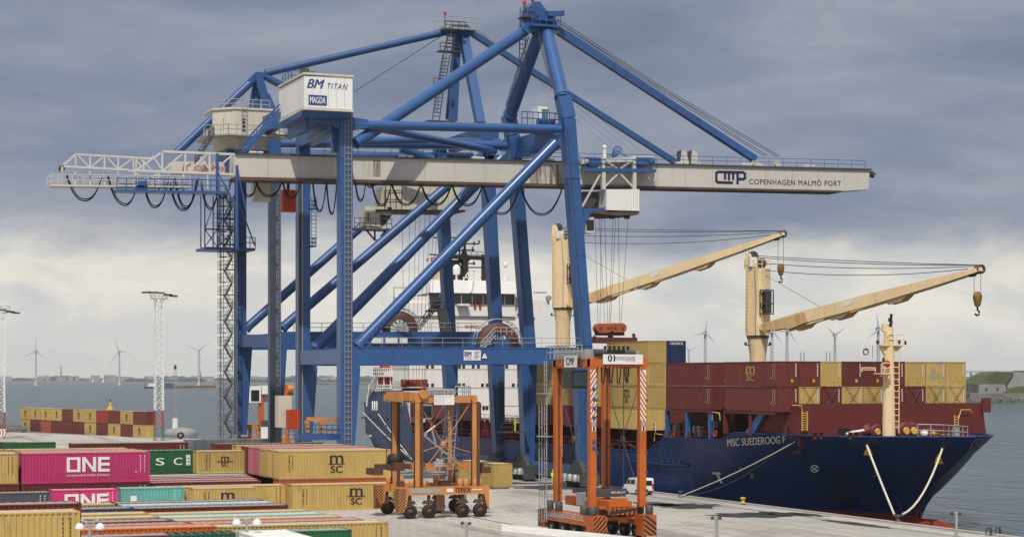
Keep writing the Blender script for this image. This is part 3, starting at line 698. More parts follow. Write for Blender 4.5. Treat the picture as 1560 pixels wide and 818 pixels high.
# front columns, right hand block (tops seen as long strips)
yard('maroon', 402, 761, 'maroon container whose roof is the farthest strip of the front right block', 'R')
yard('cyan', 417, 764.5, 'pale blue container second farthest in the front right block, its roof pale with painted sheen', 'R')
yard('maroon', 439, 768.5, 'maroon container just in front of the second farthest strip, its pale blue roof neighbour', 'R')
yard('yellow', 473, 777, 'yellow container between the maroon side and the bright cyan roof in the front block', 'R')
yard('cyan', 494, 781.5, 'bright cyan roofed container in the middle of the front right block', 'R')
yard('yellow', 521, 786, 'yellow container right in front of the bright cyan roof', 'R')
yard('rose', 553, 790.5, 'dull red container behind the long yellow one with its side showing at bottom centre', 'R')
yard('yellow', 592, 794.5, 'long yellow container at bottom centre with its ribbed side showing', 'R', logo='ticks')
yard('green', 536, 806, 'green container at the bottom edge beside the white roof', 'R', L=12.19)
# left hand block
yard('yellow', 175, 767, 'yellow container just below the low magenta container', 'R')
yard('purple', 203, 773, 'dusky violet container in the front left block', 'R', logo='ticks')
yard('yellow', 227, 781, 'yellow container just in front of the dusky violet one', 'R')
yard('yellow', 240, 786.5, 'yellow container second in front of the dusky violet one', 'R')
yard('maroon', 262, 792, 'maroon container two rows behind the orange one at bottom left', 'R')
yard('brown', 291, 797, 'brownish container right behind the orange one at bottom left', 'R')
yard('orange', 330, 800.5, 'bright orange container behind the left twin globe lamp', 'R', logo='ticks')
yard('maroon', 361, 811, 'maroon container at the bottom edge before the orange one', 'R', logo='ticks')
# far left front
yard('yellow', 122, 778, 'big yellow container filling the bottom left corner', 'R', 2.9, logo='ticks')
yard('maroon', 124, 765.5, 'maroon container peeping over the big yellow one at bottom left', 'R', 2.9, logo='ticks')
yard('grey', 77, 749, 'dark grey container left of the low magenta one', 'R', 0, ST_, logo='ticks')
# middle row
yard('magenta', 79.5, 746.4, 'small magenta container with half hidden white letters beside the teal one', 'L', 0, ST_, 6.06, ['one', 'ticks'])
yard('teal', 184, 743.5, 'small teal container with white plate between magenta and yellow ones', 'L', 0, ST_, 6.06, 'plate')
yard('yellow', 391.5, 741.5, 'small yellow container with a cut off black logo right of the teal one', 'R', 0, ST_, 6.06, 'msc:.2')
yard('yellow', 435, 737.8, 'yellow container just behind the small yellow one with cut off logo', 'R', 0, ST_, 12.19, 'ticks')
yard('yellow', 446, 738, 'lower yellow container with black logo standing on the quay left of the wheeled carrier', 'L', 0, ST_, 12.19, 'msc:.35')
# lower layer under the stacked block
c_ = on_z(425.4, 686.8, 5.49)
container('terracotta', c_.x + 6.1, c_.y + 1.22, 0, 'terracotta container underneath the upper yellow logo container', H=2.57)
UX, UY = c_.x + 6.1, c_.y + 1.22
container('yellow', UX, UY, 2.59, 'upper yellow container with a big black logo on the nearest side of the stacked block', H=2.9, logo='msc')
for i, (cl, dy, dx, lab, hh) in enumerate((('yellow', 2.75, 0, 'yellow container second from the front of the stacked block, behind the big logo', 2.9),
                            ('yellow', 5.4, -.1, 'yellow container third from the front of the stacked block', 2.86),
                            ('pink', 8.2, .1, 'faded pink container in the middle of the stacked block', 2.92),
                            ('pink', 10.8, 0, 'faded pink container leaning against the maroon one in the stacked block', 2.9),
                            ('maroon', 13.6, -.1, 'maroon container between the faded pink and the rearmost yellow of the stacked block', 2.9),
                            ('yellow', 16.6, -.4, 'rearmost yellow container of the stacked block', 2.95))):
    container(cl, UX + dx, UY + dy, 2.59, lab, H=hh)
    container('maroon', UX + dx, UY + dy, 0, f'maroon bottom container in row {i + 2} under the stacked block', H=2.57) if i in (5,) else None
# single layer between, roofs showing
yard('maroon', 398, 731.5, 'maroon container left of the stacked block with its side showing', 'R', 0, ST_, logo='ticks')
yard('rose', 392, 728.5, 'dull red container behind the maroon one left of the stacked block', 'R', 0, ST_)
yard('purple', 386, 725.7, 'violet roofed container third row back left of the stacked block', 'R', 0, ST_)
yard('red', 381, 723.6, 'red roofed container fourth row back left of the stacked block', 'R', 0, ST_)
yard('cyan', 376, 721.6, 'pale blue roofed container fifth row back left of the stacked block', 'R', 0, ST_)
yard('yellow', 300, 719.5, 'yellow roofed container lying just before the green container', 'R', 0, ST_)
# upper left block with the magenta container
m_ = on_z(33.5, 690.3, 5.8); MX, MY = m_.x + 6.1, m_.y + 1.22
container('magenta', MX, MY, 2.9, 'long magenta container with big white letters on top at left', H=2.9, logo=['one', 'ticks'])
container('maroon', MX, MY, 0, 'dark maroon container underneath the long magenta one', H=2.88, logo='ticks')
container('yellow', MX - 12.55, MY, 2.9, 'yellow container cut by the left edge next to the long magenta one', H=2.9, logo='ticks')
container('maroon', MX - 12.5, MY, 0, 'maroon container under the yellow one at the left edge', H=2.88)
container('yellow', MX + .3, MY + 3.4, 2.9, 'yellow container right behind the long magenta one', H=2.9)
container('rose', MX + .15, MY + 7.0, 2.9, 'dull red container second behind the long magenta one', H=2.9)
container('yellow', MX - .2, MY + 10.6, 2.9, 'yellow container third behind the long magenta one', H=2.9)
container('yellow', MX - 12.3, MY + 3.2, 2.9, 'yellow container behind the one cut by the left edge', H=2.9)
container('yellow', MX - 12.6, MY + 10.6, 2.9, 'yellow container rearmost in the left upper layer', H=2.9)
# back of the yard: two high rows
def back(col, px, py, d, label, side='L', H=2.59, L=12.19, logo=None, under='brown'):
    p = on_d(px, py, d); x = p.x + (L / 2 if side == 'L' else -L / 2); base = p.z - H
    container(col, x, p.y + 1.22, base, label, L, H, 0.0, logo)
    container(under, x, p.y + 1.22, 0, under + ' container under the ' + label.split(' by ')[0].split(' left ')[0].replace('container', 'one'), L, max(2.3, base - .03))
back('green', 298, 684.8, 215, 'dark green container with spaced white letters behind the magenta one', 'R', 2.45, logo='sc')
back('yellow', 300, 686.6, 213, 'yellow container with small black logo right of the dark green one', 'L', 2.45, 6.06, 'mscs:.05')
back('maroon', 328.5, 675.8, 222, 'long maroon container just before the long grey one', 'L', 2.6, 12.5, 'ticks')
back('maroon', 287, 673.4, 226, 'maroon container left of the black tyre', 'R', 2.6, 13.2, 'ticks')
back('green', 85, 673, 230, 'green container seen as a thin strip at far left', 'R', 2.6, 6.06, under='maroon')
back('maroon', 27, 673, 230, 'maroon container strip at the left photo edge', 'R', 2.6, 6.06, under='yellow')
back('lightgrey', 286, 669.6, 245, 'long light grey container before the feet of the landside crane legs', 'L', 2.6, 12.1)
# lone container under the crane, end on
p = on_z(753.5, 742, 0); p2 = on_z(782.5, 742, 0)
container('yellow', (p.x + p2.x) / 2, p.y + 6.1, 0, 'lone dull yellow container under the crane right of the wheeled carrier', H=2.8, rz=R(90), logo='ticks')
# white roofs in the foreground
p, p2 = on_z(362, 807.5, 5.5), on_z(439, 807.5, 5.5); W_ = (p2 - p).length
container('white', (p.x + p2.x) / 2, p.y - 6.1, 2.9, 'white roofed container in the bottom foreground behind the twin globe lamp', H=2.6, W=W_, rz=R(90))
A_, B_ = on_z(765, 797.5, 5.5), on_z(968, 817.5, 5.5); a_, b_, _ = ray(765, 800); rv = Vector((a_, b_, 0)).normalized()
cb_ = thing('site_cabin', 'long white flat roofed cabin in the bottom foreground before the tall carrier', 'cabin', ((A_.x + B_.x) / 2, (A_.y + B_.y) / 2 - 2, 0))
P_ = [A_, B_, B_ - rv * 4.6, A_ - rv * 4.6]; MB().prism([Vector((p.x, p.y, 0)) for p in P_], (0, 0, 5.3)).build('wall', cmat('white'), cb_)
c_ = sum(P_, Vector()) / 4; MB().prism([Vector((p.x, p.y, 5.3)) + (Vector((p.x - c_.x, p.y - c_.y, 0)).normalized() * .05) for p in P_], (0, 0, .2)).build('roof', paint('cabin_roof', (.62, .60, .56), .7, .10, .45, (.30, .28, .24), .3), cb_)
# far stack of small containers
top = ['yellow', 'yellow', 'yellow', 'yellow', 'maroon', 'yellow', 'yellow', 'red', 'maroon', 'yellow', 'maroon']
bot = ['yellow', 'maroon', 'terracotta', 'maroon', 'maroon', 'maroon', 'yellow', 'maroon', 'yellow', 'maroon', 'yellow']
A = on_d(30.5, HYP, 486); B = on_d(222, HYP, 425); dv = (B - A); Ls = dv.length / 11; dv.normalize(); rz = math.atan2(dv.y, dv.x)
nv = Vector((-dv.y, dv.x, 0)); onum = ['first', 'second', 'third', 'fourth', 'fifth', 'sixth', 'seventh', 'eighth', 'ninth', 'tenth', 'eleventh']
for i in range(11):
    for tier, cols in ((0, bot), (1, top)):
        q = A + dv * (i + .5) * Ls + nv * 1.22; hh = 2.86
        lab = f"{cols[i]} container {onum[i]} from left in {'upper' if tier else 'lower'} tier of the far row by the light mast"
        container(cols[i], q.x, q.y, tier * 2.9 - .1, lab, Ls - .12, hh, rz, 'slit' if cols[i] == 'yellow' else None, 'far two tier row of small containers')
q = A + dv * 10.9 * Ls + nv * 1.22
for i, x in enumerate((2.2, 3.2)):
    q = A + dv * (x + .3) * Ls + nv * 4.2
    container('maroon', q.x, q.y, 2.8, ('left' if i == 0 else 'right') + ' maroon container peeping out behind the upper tier of the far row', Ls - .12, 2.9, rz, None, 'far two tier row of small containers')
# ================================================================== SHIP TO SHORE CRANES
Y1 = Vector((0, 1, 0)); XR = Vector((1, 0, 0))
def ppoly(mb, pts, u, depth, mi=0): return mb.prism([on_u(x, y, u) for x, y in pts], (0, depth, 0), mi)
def shifted(pts, u0, u1): # same across-quay and height coordinates, moved along the quay
    r = []
    for x, y in pts:
        p = on_u(x, y, u0); r.append(Vector((p.x, u1, p.z)))
    return r
VS, VL = 93.0, 63.9
U1, U2, U3, U4 = 213.8, 231.5, 241.5, 259.6
UB1, UB2 = 221.2, 249.2
C1 = thing('gantry_crane', 'nearer big blue quay crane whose white boom carries dark lettering to the right', 'gantry crane', (78, 222.6, 0), 'ship to shore gantry cranes')
C2 = thing('gantry_crane', 'farther big blue quay crane with zigzag stair tower and beige machine house', 'gantry crane', (78, 250.5, 0), 'ship to shore gantry cranes')
BL, BL2 = M['blue'], M['blue2']
# ---- legs of the near crane
land = [(519, 168), (537.5, 168), (537.5, 528), (548, 556), (549, 562), (540, 690), (519, 690)]
seas = [(859.5, 180), (877, 180), (903, 532), (904, 560), (899, 738), (887, 738), (879, 556), (886, 532)]
def leg(par, pts, mat, name='leg'):
    return MB().prism(pts, (0, 1.6, 0)).build(name, mat, par)
def seams(leg_, pts, u, mat):
    zs = [p.z for p in pts]; z0, z1 = min(zs), max(zs); n = int((z1 - z0) / 5.2)
    for i in range(1, n):
        z_ = z0 + (z1 - z0) * i / n; xs = []
        for a, b in zip(pts, pts[1:] + pts[:1]):
            if (a.z - z_) * (b.z - z_) < 0: xs.append(a.x + (b.x - a.x) * (z_ - a.z) / (b.z - a.z))
        if len(xs) == 2: MB().box((min(xs) - .02, u - .03, z_), (max(xs) + .02, u + 1.63, z_ + .07)).build('weld_band', mat, leg_)
def tray(leg_, x, u, z0, z1, wd, mat=None):
    mb = MB(); y = u - .12
    mb.box((x - wd / 2, y, z0), (x - wd / 2 + .12, y + .11, z1)); mb.box((x + wd / 2 - .12, y, z0), (x + wd / 2, y + .11, z1)); mb.box((x - .05, y, z0), (x + .05, y + .11, z1))
    n = int((z1 - z0) / .62)
    for i in range(n): mb.box((x - wd / 2, y + .02, z0 + i * .62), (x + wd / 2, y + .09, z0 + i * .62 + .16))
    mb.build('cable_ladder', mat or paint('tray_grey', (.17, .18, .20), .5, .1, .2), leg_)
def brk(par, mb, name, mat=None): return mb.build(name, mat or BL, par)
for u in (U1, U2):
    lp = shifted(land, U1, u); l1 = leg(C1, lp, BL); seams(l1, lp, u, BL)
    x0 = lp[0].x; x1 = lp[1].x
    if u == U1: tray(l1, x0 + (x1 - x0) * .60, u, 1, lp[0].z, .9)
    else:
        MB().box((x0 - .05, u - .1, 2), (x0 + .3, u - .004, 38)).build('cable_duct', M['dgrey'], l1)
        MB().box((x0 + .36, u - .1, 2), (x0 + .46, u - .004, 38)).build('pipe', M['grey'], l1)
    sp = shifted(seas, U1, u); l2 = leg(C1, sp, BL); seams(l2, sp, u, BL)
    MB().path([(sp[0].x + .35, u - .05, sp[0].z - 1), (sp[7].x + .35, u - .05, sp[7].z), (sp[5].x + .45, u - .05, 3)], .05, 5).build('pipe', M['dgrey'], l2)
    for k, zz_ in ((0, 16.8), (1, 36.5)):
        f = (zz_ - sp[3].z) / (sp[0].z - sp[3].z); xl = sp[7].x + (sp[0].x - sp[7].x) * f; xr = sp[2].x + (sp[1].x - sp[2].x) * f
        MB().box((xl - .09, u - .09, zz_), (xr + .09, u + 1.69, zz_ + .12)).build('flange', BL, l2)
    # top of the seaside leg: tapered cap carrying the mast leg
    a = (sp[0] + sp[1]) / 2 + Vector((0, .8, 0))
    MB().bar(a, a + Vector((-.45, .35, 2.6)), 1.6, 1.7, wd2=1.5, h2=1.5, up=Y1).build('leg_cap', BL, l2)
# ---- portal beams
pb = [(537.5, 529), (886, 529), (886, 554), (548, 556)]
for u in (U1, U2):
    q = shifted(pb, U1, u); q[1].x += .9; q[2].x += .9
    b_ = MB().prism([p + Vector((0, .12, 0)) for p in q], (0, 1.36, 0)).build('portal_beam', BL, C1)
    MB().box((q[0].x, u + .06, q[0].z - .02), (q[1].x, u + 1.54, q[0].z + .10)).build('flange', BL, b_)
    if u == U1:
        MB().rail([q[0] + Vector((1, .2, 0)), q[1] + Vector((-1, .2, 0))], 1.1, 2.4, .03).build('railing', M['grey'], b_)
        c = on_u(719.5, 541, u + .1); MB().cbox(c, (2.1, .06, 1.18)).build('plate', M['text_white'], b_)
        m = MB(); m.text('BM', c + Vector((-.55, -.04, .15)), XR, ZUP, .85, .55, .06); m.build('lettering', M['text_blue'], b_)
        m = MB()
        for i in range(3): m.text(('TITAN', 'CRANE', 'SERVICE')[i] if False else 'TITAN', c + Vector((-.55, -.04, -.2 - i * .12)), XR, ZUP, .8, .07, .01)
        for i in range(6): m.add([tuple(c + Vector((.25, -.04, .42 - i * .15))), tuple(c + Vector((.9 - .1 * (i % 3), -.04, .42 - i * .15))), tuple(c + Vector((.9 - .1 * (i % 3), -.04, .36 - i * .15))), tuple(c + Vector((.25, -.04, .36 - i * .15)))], [(0, 1, 2, 3)])
        m.build('small_print', M['text_blue'], b_)
        c = on_u(738, 541.5, u + .1)
        MB().prism([c + Vector((-.5, 0, -.4)), c + Vector((.5, 0, -.4)), c + Vector((0, 0, .5))], (0, -.03, 0)).build('warning_triangle', M['text_black'], b_)
        MB().prism([c + Vector((-.36, -.04, -.32)), c + Vector((.36, -.04, -.32)), c + Vector((0, -.04, .34))], (0, -.01, 0)).build('warning_face', M['text_white'], b_)
# cross beams along the quay at portal level and at the leg tops
zt1 = on_u(525, 529, U1).z; zb1 = on_u(525, 556, U1).z
for v in (VL + .2, VS + 1.0):
    MB().box((v - .6, U1 + 1.61, zb1 + .15), (v + .6, U2 - .01, zt1 - .15)).build('end_beam', BL, C1)
for (x, z0, z1) in ((VL + .15, 40.9, 45.4), (92.4, 40.6, 43.2)):
    MB().box((x - .7, U1 + 1.61, z0), (x + .7, U2 - .01, z1)).build('top_beam', BL, C1)
for v in (VL + .2, VS + .6):
    MB().box((v - .5, U1 - 1.5, .9), (v + .5, U2 + 3, 2.5)).build('sill_beam', BL, C1)
# ---- bogies
def bogie(par, v, u):
    b_ = MB().box((v - .45, u - 3.2, .75), (v + .45, u + 3.2, 1.7)).build('bogie', M['dgrey'], par)
    MB().prism([(v - .35, u - 2.6, 1.71), (v - .35, u + 2.6, 1.71), (v - .35, u + .7, 3.1), (v - .35, u - .7, 3.1)], (.7, 0, 0)).build('equaliser', M['dgrey'], b_)
    MB().box((v - 1.3, u - 3.9, .3), (v + .9, u - 3.3, 2.0)).build('buffer_guard', M['dgrey'], b_)
    for i in range(8):
        MB().lathe([(.36, -.16), (.36, .16)], (v, u - 2.9 + i * .83, .39), 'x', 14).build('wheel', M['black'], b_)
    for i in range(4):
        MB().lathe([(.33, -.4), (.33, .35), (.2, .42)], (v - .75, u - 2.4 + i * 1.6, 1.15), 'z', 10).build('motor', M['grey'], b_)
for u in (U1 + .8, U2 + .8):
    for v in (VL, VS): bogie(C1, v, u)
MB().box((VS - .5, U1 - 4.4, .7), (VS + .5, U1 - 3.3, 1.6)).build('buffer_box', M['dgrey'], C1)
# ---- diagonal braces
def brace(par, px0, px1, u0, ulist, r, mat, inset=.8):
    for u in ulist:
        a, b = shifted([px0, px1], u0, u); a.y += inset; b.y += inset
        t_ = MB().tube(a, b, r, n=16).build('diagonal_brace', mat, par); d = (b - a).normalized()
        MB().tube(a - d * .2, a + d * .35, r * 1.25, r * 1.02, 16).build('node_collar', mat, t_)
        for f in (.22, .41, .60, .79): MB().tube(a.lerp(b, f), a.lerp(b, f) + d * .12, r * 1.03, n=16).build('weld_band', mat, t_)
brace(C1, (549, 526), (850, 217), U1, (U1, U2), .70, BL)
# gusset at the knee
for u in (U1, U2):
    g = shifted([(858, 182), (846, 192), (846, 204), (858, 206), (850, 216), (858, 228)], U1, u)
    MB().prism([p + Vector((0, .5, 0)) for p in g], (0, .25, 0)).build('gusset', BL, C1)
def horiz(par, px0, px1, u0, ulist, r, mat):
    for u in ulist:
        a, b = shifted([px0, px1], u0, u); a.y += .8; b.y += .8
        MB().tube(a, b, r, n=16).build('tie_tube', mat, par)
horiz(C1, (538, 189), (858, 196), U1, (U1, U2), .53, BL)
a = shifted([(560, 190)], U1, U1)[0]; b = shifted([(840, 205)], U1, U2)[0]; MB().tube(a + Y1, b + Y1, .45, n=14).build('plan_brace', BL, C1)
a = shifted([(560, 190)], U1, U2)[0]; b = shifted([(840, 205)], U1, U1)[0]; MB().tube(a + Y1, (a + b) / 2 + Y1, .45, n=14).build('plan_brace', BL, C1)
g = [on_u(x, y, U1 + .3) for x, y in ((537.5, 179), (561, 182.5), (561, 194.5), (537.5, 199))]; MB().prism(g, (0, 1, 0)).build('tie_bracket', BL, C1)
# ---- mast, head, stays
AP = on_u(827, 42, 222.6)
mA = shifted([(868, 180)], U1, U1)[0] + Vector((-.45, 1.1, 2.4)); mB_ = shifted([(868, 180)], U1, U2)[0] + Vector((-.45, .6, 2.4))
AT = on_u(824, 46, 222.6)
for m_, off in ((mA, -.9), (mB_, 1.0)):
    ml = MB().tube(m_, AT + Vector((.3, off, 0)), .82, .78, 18).build('mast_leg', BL, C1)
    d = (AT - m_).normalized()
    for f in (.02, .94): p = m_.lerp(AT, f); MB().tube(p, p + d * .22, .95, n=18).build('flange', BL, ml)
    q0 = m_ + d * 1.5 + Vector((-.95, 0, 0)); q1 = m_.lerp(AT, .93) + Vector((-.95, off, 0))
    MB().ladder(q0, q1, .5, Y1, .05, .5).build('ladder', M['dgrey'], ml)
head = MB(); hp = [(796, 45), (803, 30), (806, 12), (812, 3), (823, 3), (831, 14), (840, 24), (848, 34), (853, 50), (838, 44), (818, 47), (806, 52)]
ppoly(head, hp, 221.6, 2.2)
hd = head.build('mast_head', BL, C1)
m = MB(); p0 = on_u(811, 36, 220.4); p1 = on_u(854, 36, 220.4)
m.box((p0.x, 220.4, p0.z - .25), (p1.x, 221.5, p0.z)); m.box((p0.x + 1, 220.9, p0.z + .5), (p1.x - .5, 221.5, p0.z + 1.25))
m.bar(on_u(833, 22, 221), on_u(858, 21, 221), .9, .55)
m.rail([(p0.x, 220.4, p0.z), (p1.x, 220.4, p0.z)], 1.1, .9, .05); m.build('service_platform', BL, hd)
m = MB(); q = on_u(793, 26, 222); q1 = on_u(812, 26, 222); m.box((q.x, 221.2, q.z - .15), (q1.x, 223, q.z)); m.rail([(q.x, 221.2, q.z), (q1.x, 221.2, q.z)], 1.1, .8, .05); m.build('side_platform', M['dgrey'], hd)
m = MB(); m.ladder(on_u(795, 110, 222.5), on_u(797, 12, 222.5), .75, XR, .06, .55); m.build('ladder', M['dgrey'], hd)
for px, py in ((799, 6), (811, 1)):
    q = on_u(px, py, 222); m = MB(); m.tube(q - ZUP * 1.4, q, .07, n=6); m.build('lamp_post', M['dgrey'], hd); MB().lathe([(.22, -.1), (.24, .25), (.1, .4)], q, 'z', 10).build('aircraft_lamp', M['text_red'], hd)
BS0 = on_u(800, 47, 222.6); BS1 = on_u(541, 219, 214.6)
MB().tube(BS1, BS0, .68, n=18).build('backstay', BL, C1)
for off in (-.35, .35):
    F0 = on_u(846, 45, 222.6) + Vector((0, off, 0)); F1 = on_u(1150, 243, 222.6) + Vector((0, off, 0))
    fs = MB().bar(F0, F1, .3, .8).build('forestay', BL, C1)
    for f in (.28, .34, .52, .70):
        p = F0.lerp(F1, f); MB().cbox(p, (.5, .4, .8)).build('link_plate', BL2, fs)
    for k in range(2):
        MB().path([F0 + Vector((-.2, 0, .9 + .5 * k)), F0.lerp(F1, .5) + Vector((0, 0, 1.05 + .25 * k)), F1 + Vector((1.6 + k * 1.8, 0, .5))], .045, 4).build('hoist_rope', M['dgrey'], fs)
hut = MB(); q = on_u(824, 180, U1 + 7); hut.box((q.x - .8, U1 + 6, q.z - 1.0), (q.x + .8, U1 + 8, q.z + 1.25)); hu_ = hut.build('mast_hut', M['white'], C1)
MB().box((q.x - .3, U1 + 5.97, q.z - .3), (q.x + .55, U1 + 5.995, q.z + .95)).build('hut_window', paint('hut_glass', (.10, .20, .18), .1, .1, 0), hu_)
m = MB(); a = on_u(793, 190, U1 + 5); b = on_u(852, 188, U1 + 5); m.box((a.x, U1 + 4.6, a.z - .25), (b.x, U1 + 11, a.z)); m.rail([(a.x, U1 + 4.6, a.z), (b.x, U1 + 4.6, a.z)], 1.5, .7, .06); m.tube((b.x - 2.6, U1 + 5.6, a.z + .5), (b.x - .5, U1 + 5.6, a.z + .5), .45, n=12); m.build('winch_platform', BL, C1)
# ---- white boom
zrow = [(358, 235.5), (700, 244.8), (1000, 250.8), (1325, 258.5)]
bt = [on_u(358, 235.5, UB1), on_u(1325, 259, UB1), on_u(1323, 288.5, UB1), on_u(1281, 291.5, UB1), on_u(358, 270.5, UB1)]
boom = MB().prism(bt, (0, 2.8, 0)).build('boom', M['boomw'], C1)
a, b = bt[4], bt[3]
m = MB(); m.prism([a + Vector((0, -.35, .06)), b + Vector((0, -.35, .06)), b + Vector((0, -.35, -.16)), a + Vector((0, -.35, -.30))], (0, 3.5, 0)); m.build('trolley_rail', M['brownrust'], boom)
a, b = bt[0], bt[1]
MB().prism([a + Vector((0, -.25, -.02)), b + Vector((.2, -.25, -.02)), b + Vector((.2, -.25, .14)), a + Vector((0, -.25, .14))], (0, 3.3, 0)).build('walkway', M['dgrey'], boom)
MB().rail([a + Vector((.5, -.2, .14)), b + Vector((-.8, -.2, .14))], 1.0, 2.0, .035).build('railing', BL, boom)
for i in range(9):
    f = .03 + i * .108; p = a.lerp(b, f); MB().cbox(p + Vector((0, .3, .3)), (1.6, .5, .28)).build('floodlight', M['white'], boom)
m = MB()
for i in range(1, 22):
    p = a.lerp(b, i / 22); q = Vector((p.x, p.y, p.z - 2.95)); m.bar(p + Vector((0, -.006, -.1)), q + Vector((0, -.006, .2)), .04, .012, up=Y1)
m.build('weld_seam', paint('seam_grey', S(170, 166, 160, .7), .6, .1, .2), boom)
bd = (bt[1] - bt[0]).normalized(); bu = Vector((-bd.z, 0, bd.x))
def on_boom(px, py): return on_u(px, py, UB1 - .02)
m = MB(); c0 = on_boom(1211.5, 277.3); c1 = on_boom(1142, 277); wdt = (on_boom(1282, 280) - on_boom(1142, 277)).length
m.text('COPENHAGEN MALMÖ PORT', on_boom(1212, 277.5), bd, bu, wdt, .82, .012, spacing=1.12); m.build('lettering', M['text_black'], boom)
# logo: rounded strokes drawn as thick lines
def stroke(mb, pts, wd):
    P = [on_boom(x, y) for x, y in pts]
    for i, (p, q) in enumerate(zip(P, P[1:])):
        d = (q - p).normalized(); n = Vector((-d.z, 0, d.x)) * wd / 2; e = d * wd * .45
        oy = Vector((0, -.003 * (len(mb.f) % 9), 0))
        mb.add([p - n - e + oy, q - n + e + oy, q + n + e + oy, p + n - e + oy], [(0, 1, 2, 3)])
m = MB(); m.keep = True; wd = .33
stroke(m, [(1103, 262.2), (1094, 262.2), (1091.3, 264), (1091.3, 276), (1094, 278), (1115, 278.6)], wd)
stroke(m, [(1104.5, 272), (1104.5, 262.4), (1116, 262.6)], wd); stroke(m, [(1110.5, 273), (1110.5, 262.5), (1121, 262.7)], wd)
stroke(m, [(1117, 272.5), (1117, 262.6), (1132, 263), (1135, 265), (1135, 271), (1132.5, 273), (1123.5, 273)], wd); stroke(m, [(1123.5, 279), (1123.5, 263)], wd)
m.build('logo', M['logo_navy'], boom)
m = MB(); q = on_u(1322, 265, UB1 + .6); m.bar(q, q + Vector((1.0, 0, 0)), .7, .3); m.bar(q + Vector((.4, .1, .3)), q + Vector((.9, .1, .3)), .2, .2); m.tube(q + Vector((.2, 0, -.3)), q + Vector((.9, 0, -.35)), .15); m.build('end_bracket', M['dgrey'], boom)
rm_ = bpy.data.materials.new('rust_runs'); rm_.use_nodes = True; t_ = rm_.node_tree; b_ = t_.nodes['Principled BSDF']; b_.inputs['Roughness'].default_value = .8; b_.inputs['Base Color'].default_value = (.17, .075, .03, 1)
g_ = nd(t_, 'ShaderNodeNewGeometry'); mp_ = nd(t_, 'ShaderNodeMapping'); mp_.inputs['Scale'].default_value = (1, 1, .12); t_.links.new(g_.outputs['Position'], mp_.inputs[0]); n_ = nd(t_, 'ShaderNodeTexNoise'); n_.inputs['Scale'].default_value = 2.2; n_.inputs['Detail'].default_value = 6; t_.links.new(mp_.outputs[0], n_.inputs['Vector'])
r_ = ramp(t_, [(.45, 0), (.72, .85)]); t_.links.new(n_.outputs[0], r_.inputs[0]); t_.links.new(r_.outputs[0], b_.inputs['Alpha']); MATS['rust_runs'] = rm_
m = MB(); m.keep = True; m.add([on_u(x, y, UB1 - .012) for x, y in ((806, 250.5), (862, 251.5), (862, 281), (806, 279.5))], [(0, 1, 2, 3)]); m.build('rust_stain', rm_, boom)
m = MB(); m.keep = True; m.add([on_u(x, y, UB1 - .012) for x, y in ((556, 243), (580, 244), (580, 270), (556, 269))], [(0, 1, 2, 3)]); m.build('rust_stain', rm_, boom)
# boom top gear: hinge hooks and stay anchors
for px in (1035, 1051):
    ppoly(MB(), [(px, 249), (px + 3, 231), (px + 7, 229.5), (px + 11, 233), (px + 16, 251)], UB1 + .6, .5).build('hook_post', M['boomw'], boom)
    ppoly(MB(), [(px - .8, 231), (px + 3, 228.5), (px + 3, 231.5), (px + 1, 251), (px - .8, 251)], UB1 + .5, .55).build('post_edge', M['dgrey'], boom)
m = MB(); ppoly(m, [(1143, 254), (1147, 245), (1152, 244), (1164, 252), (1182, 255)], UB1 + .9, .5); m.build('stay_anchor', M['boomw'], boom)
for px in (1151, 1184): q = on_u(px, 250, UB1 + .7); MB().lathe([(.38, -.2), (.38, .2)], q, 'y', 14).build('sheave', M['boomw'], boom)
# ---- white backreach truss
m = MB(); T = lambda x, y, u=UB1: on_u(x, y, u)
tw = .22
for u in (UB1 + .2, UB1 + 2.6):
    top1 = [(115, 235.3), (247, 243)]; 
    def ln(a, b, w_=tw): m.bar(T(*a, u), T(*b, u), w_)
    ln((94.6, 253.5), (115, 235.3)); ln((115, 235.3), (232, 242)); ln((94.6, 253.5), (196, 259)); ln((94.6, 255.5), (94.6, 262))
    xs = [115, 137, 159, 180, 203, 219]
    yt = lambda x: 235.3 + (x - 115) * .0572; yb = lambda x: 253.5 + (x - 94.6) * .054
    for i, x in enumerate(xs):
        ln((x, yt(x)), (x, yb(x)), .16)
        if i < len(xs) - 1:
            if i % 2 == 0: ln((x + 2, yt(x)), (xs[i + 1], yb(xs[i + 1])), .15)
            else: ln((x, yb(x)), (xs[i + 1], yt(xs[i + 1])), .15)
    ln((247.6, 231), (358, 235.5), .26); ln((207, 260), (358, 266), .26); ln((207, 260), (247.6, 231), .2); ln((194, 259), (207, 262), .2)
    yt2 = lambda x: 231 + (x - 247.6) * .041; yb2 = lambda x: 260 + (x - 207) * .04
    xs2 = [247, 282, 319, 357]
    for i, x in enumerate(xs2):
        ln((x, yt2(x)), (x, yb2(x)), .2)
        if i < 3: ln((x + 2 if i else x, yb2(x)), (xs2[i + 1] - 2, yt2(xs2[i + 1])), .18)
    ln((232, 237), (245, 256), .16); ln((305, 239), (318, 257), .16)
    ln((207, 241), (207, 262), .16); ln((214, 243), (230, 258), .14)
for (x, y) in ((115, 235.3), (159, 238), (203, 240.5), (247, 231), (282, 232.5), (319, 234), (357, 235.5), (94.6, 253.5), (159, 257), (247, 261), (319, 264.5)):
    m.bar(T(x, y, UB1 + .2), T(x, y, UB1 + 2.6), .18)
tr = m.build('backreach_truss', M['boomw'], C1)
m = MB()
for u in (UB1 + .2, UB1 + 2.6):
    for a, b in (((206, 284), (240, 265)), ((207, 264), (243, 289)), ((205, 258), (205, 289)), ((242, 262), (242, 290)), ((279, 264), (279, 291)), ((316, 265), (316, 291))): m.bar(T(*a, u), T(*b, u), .17)
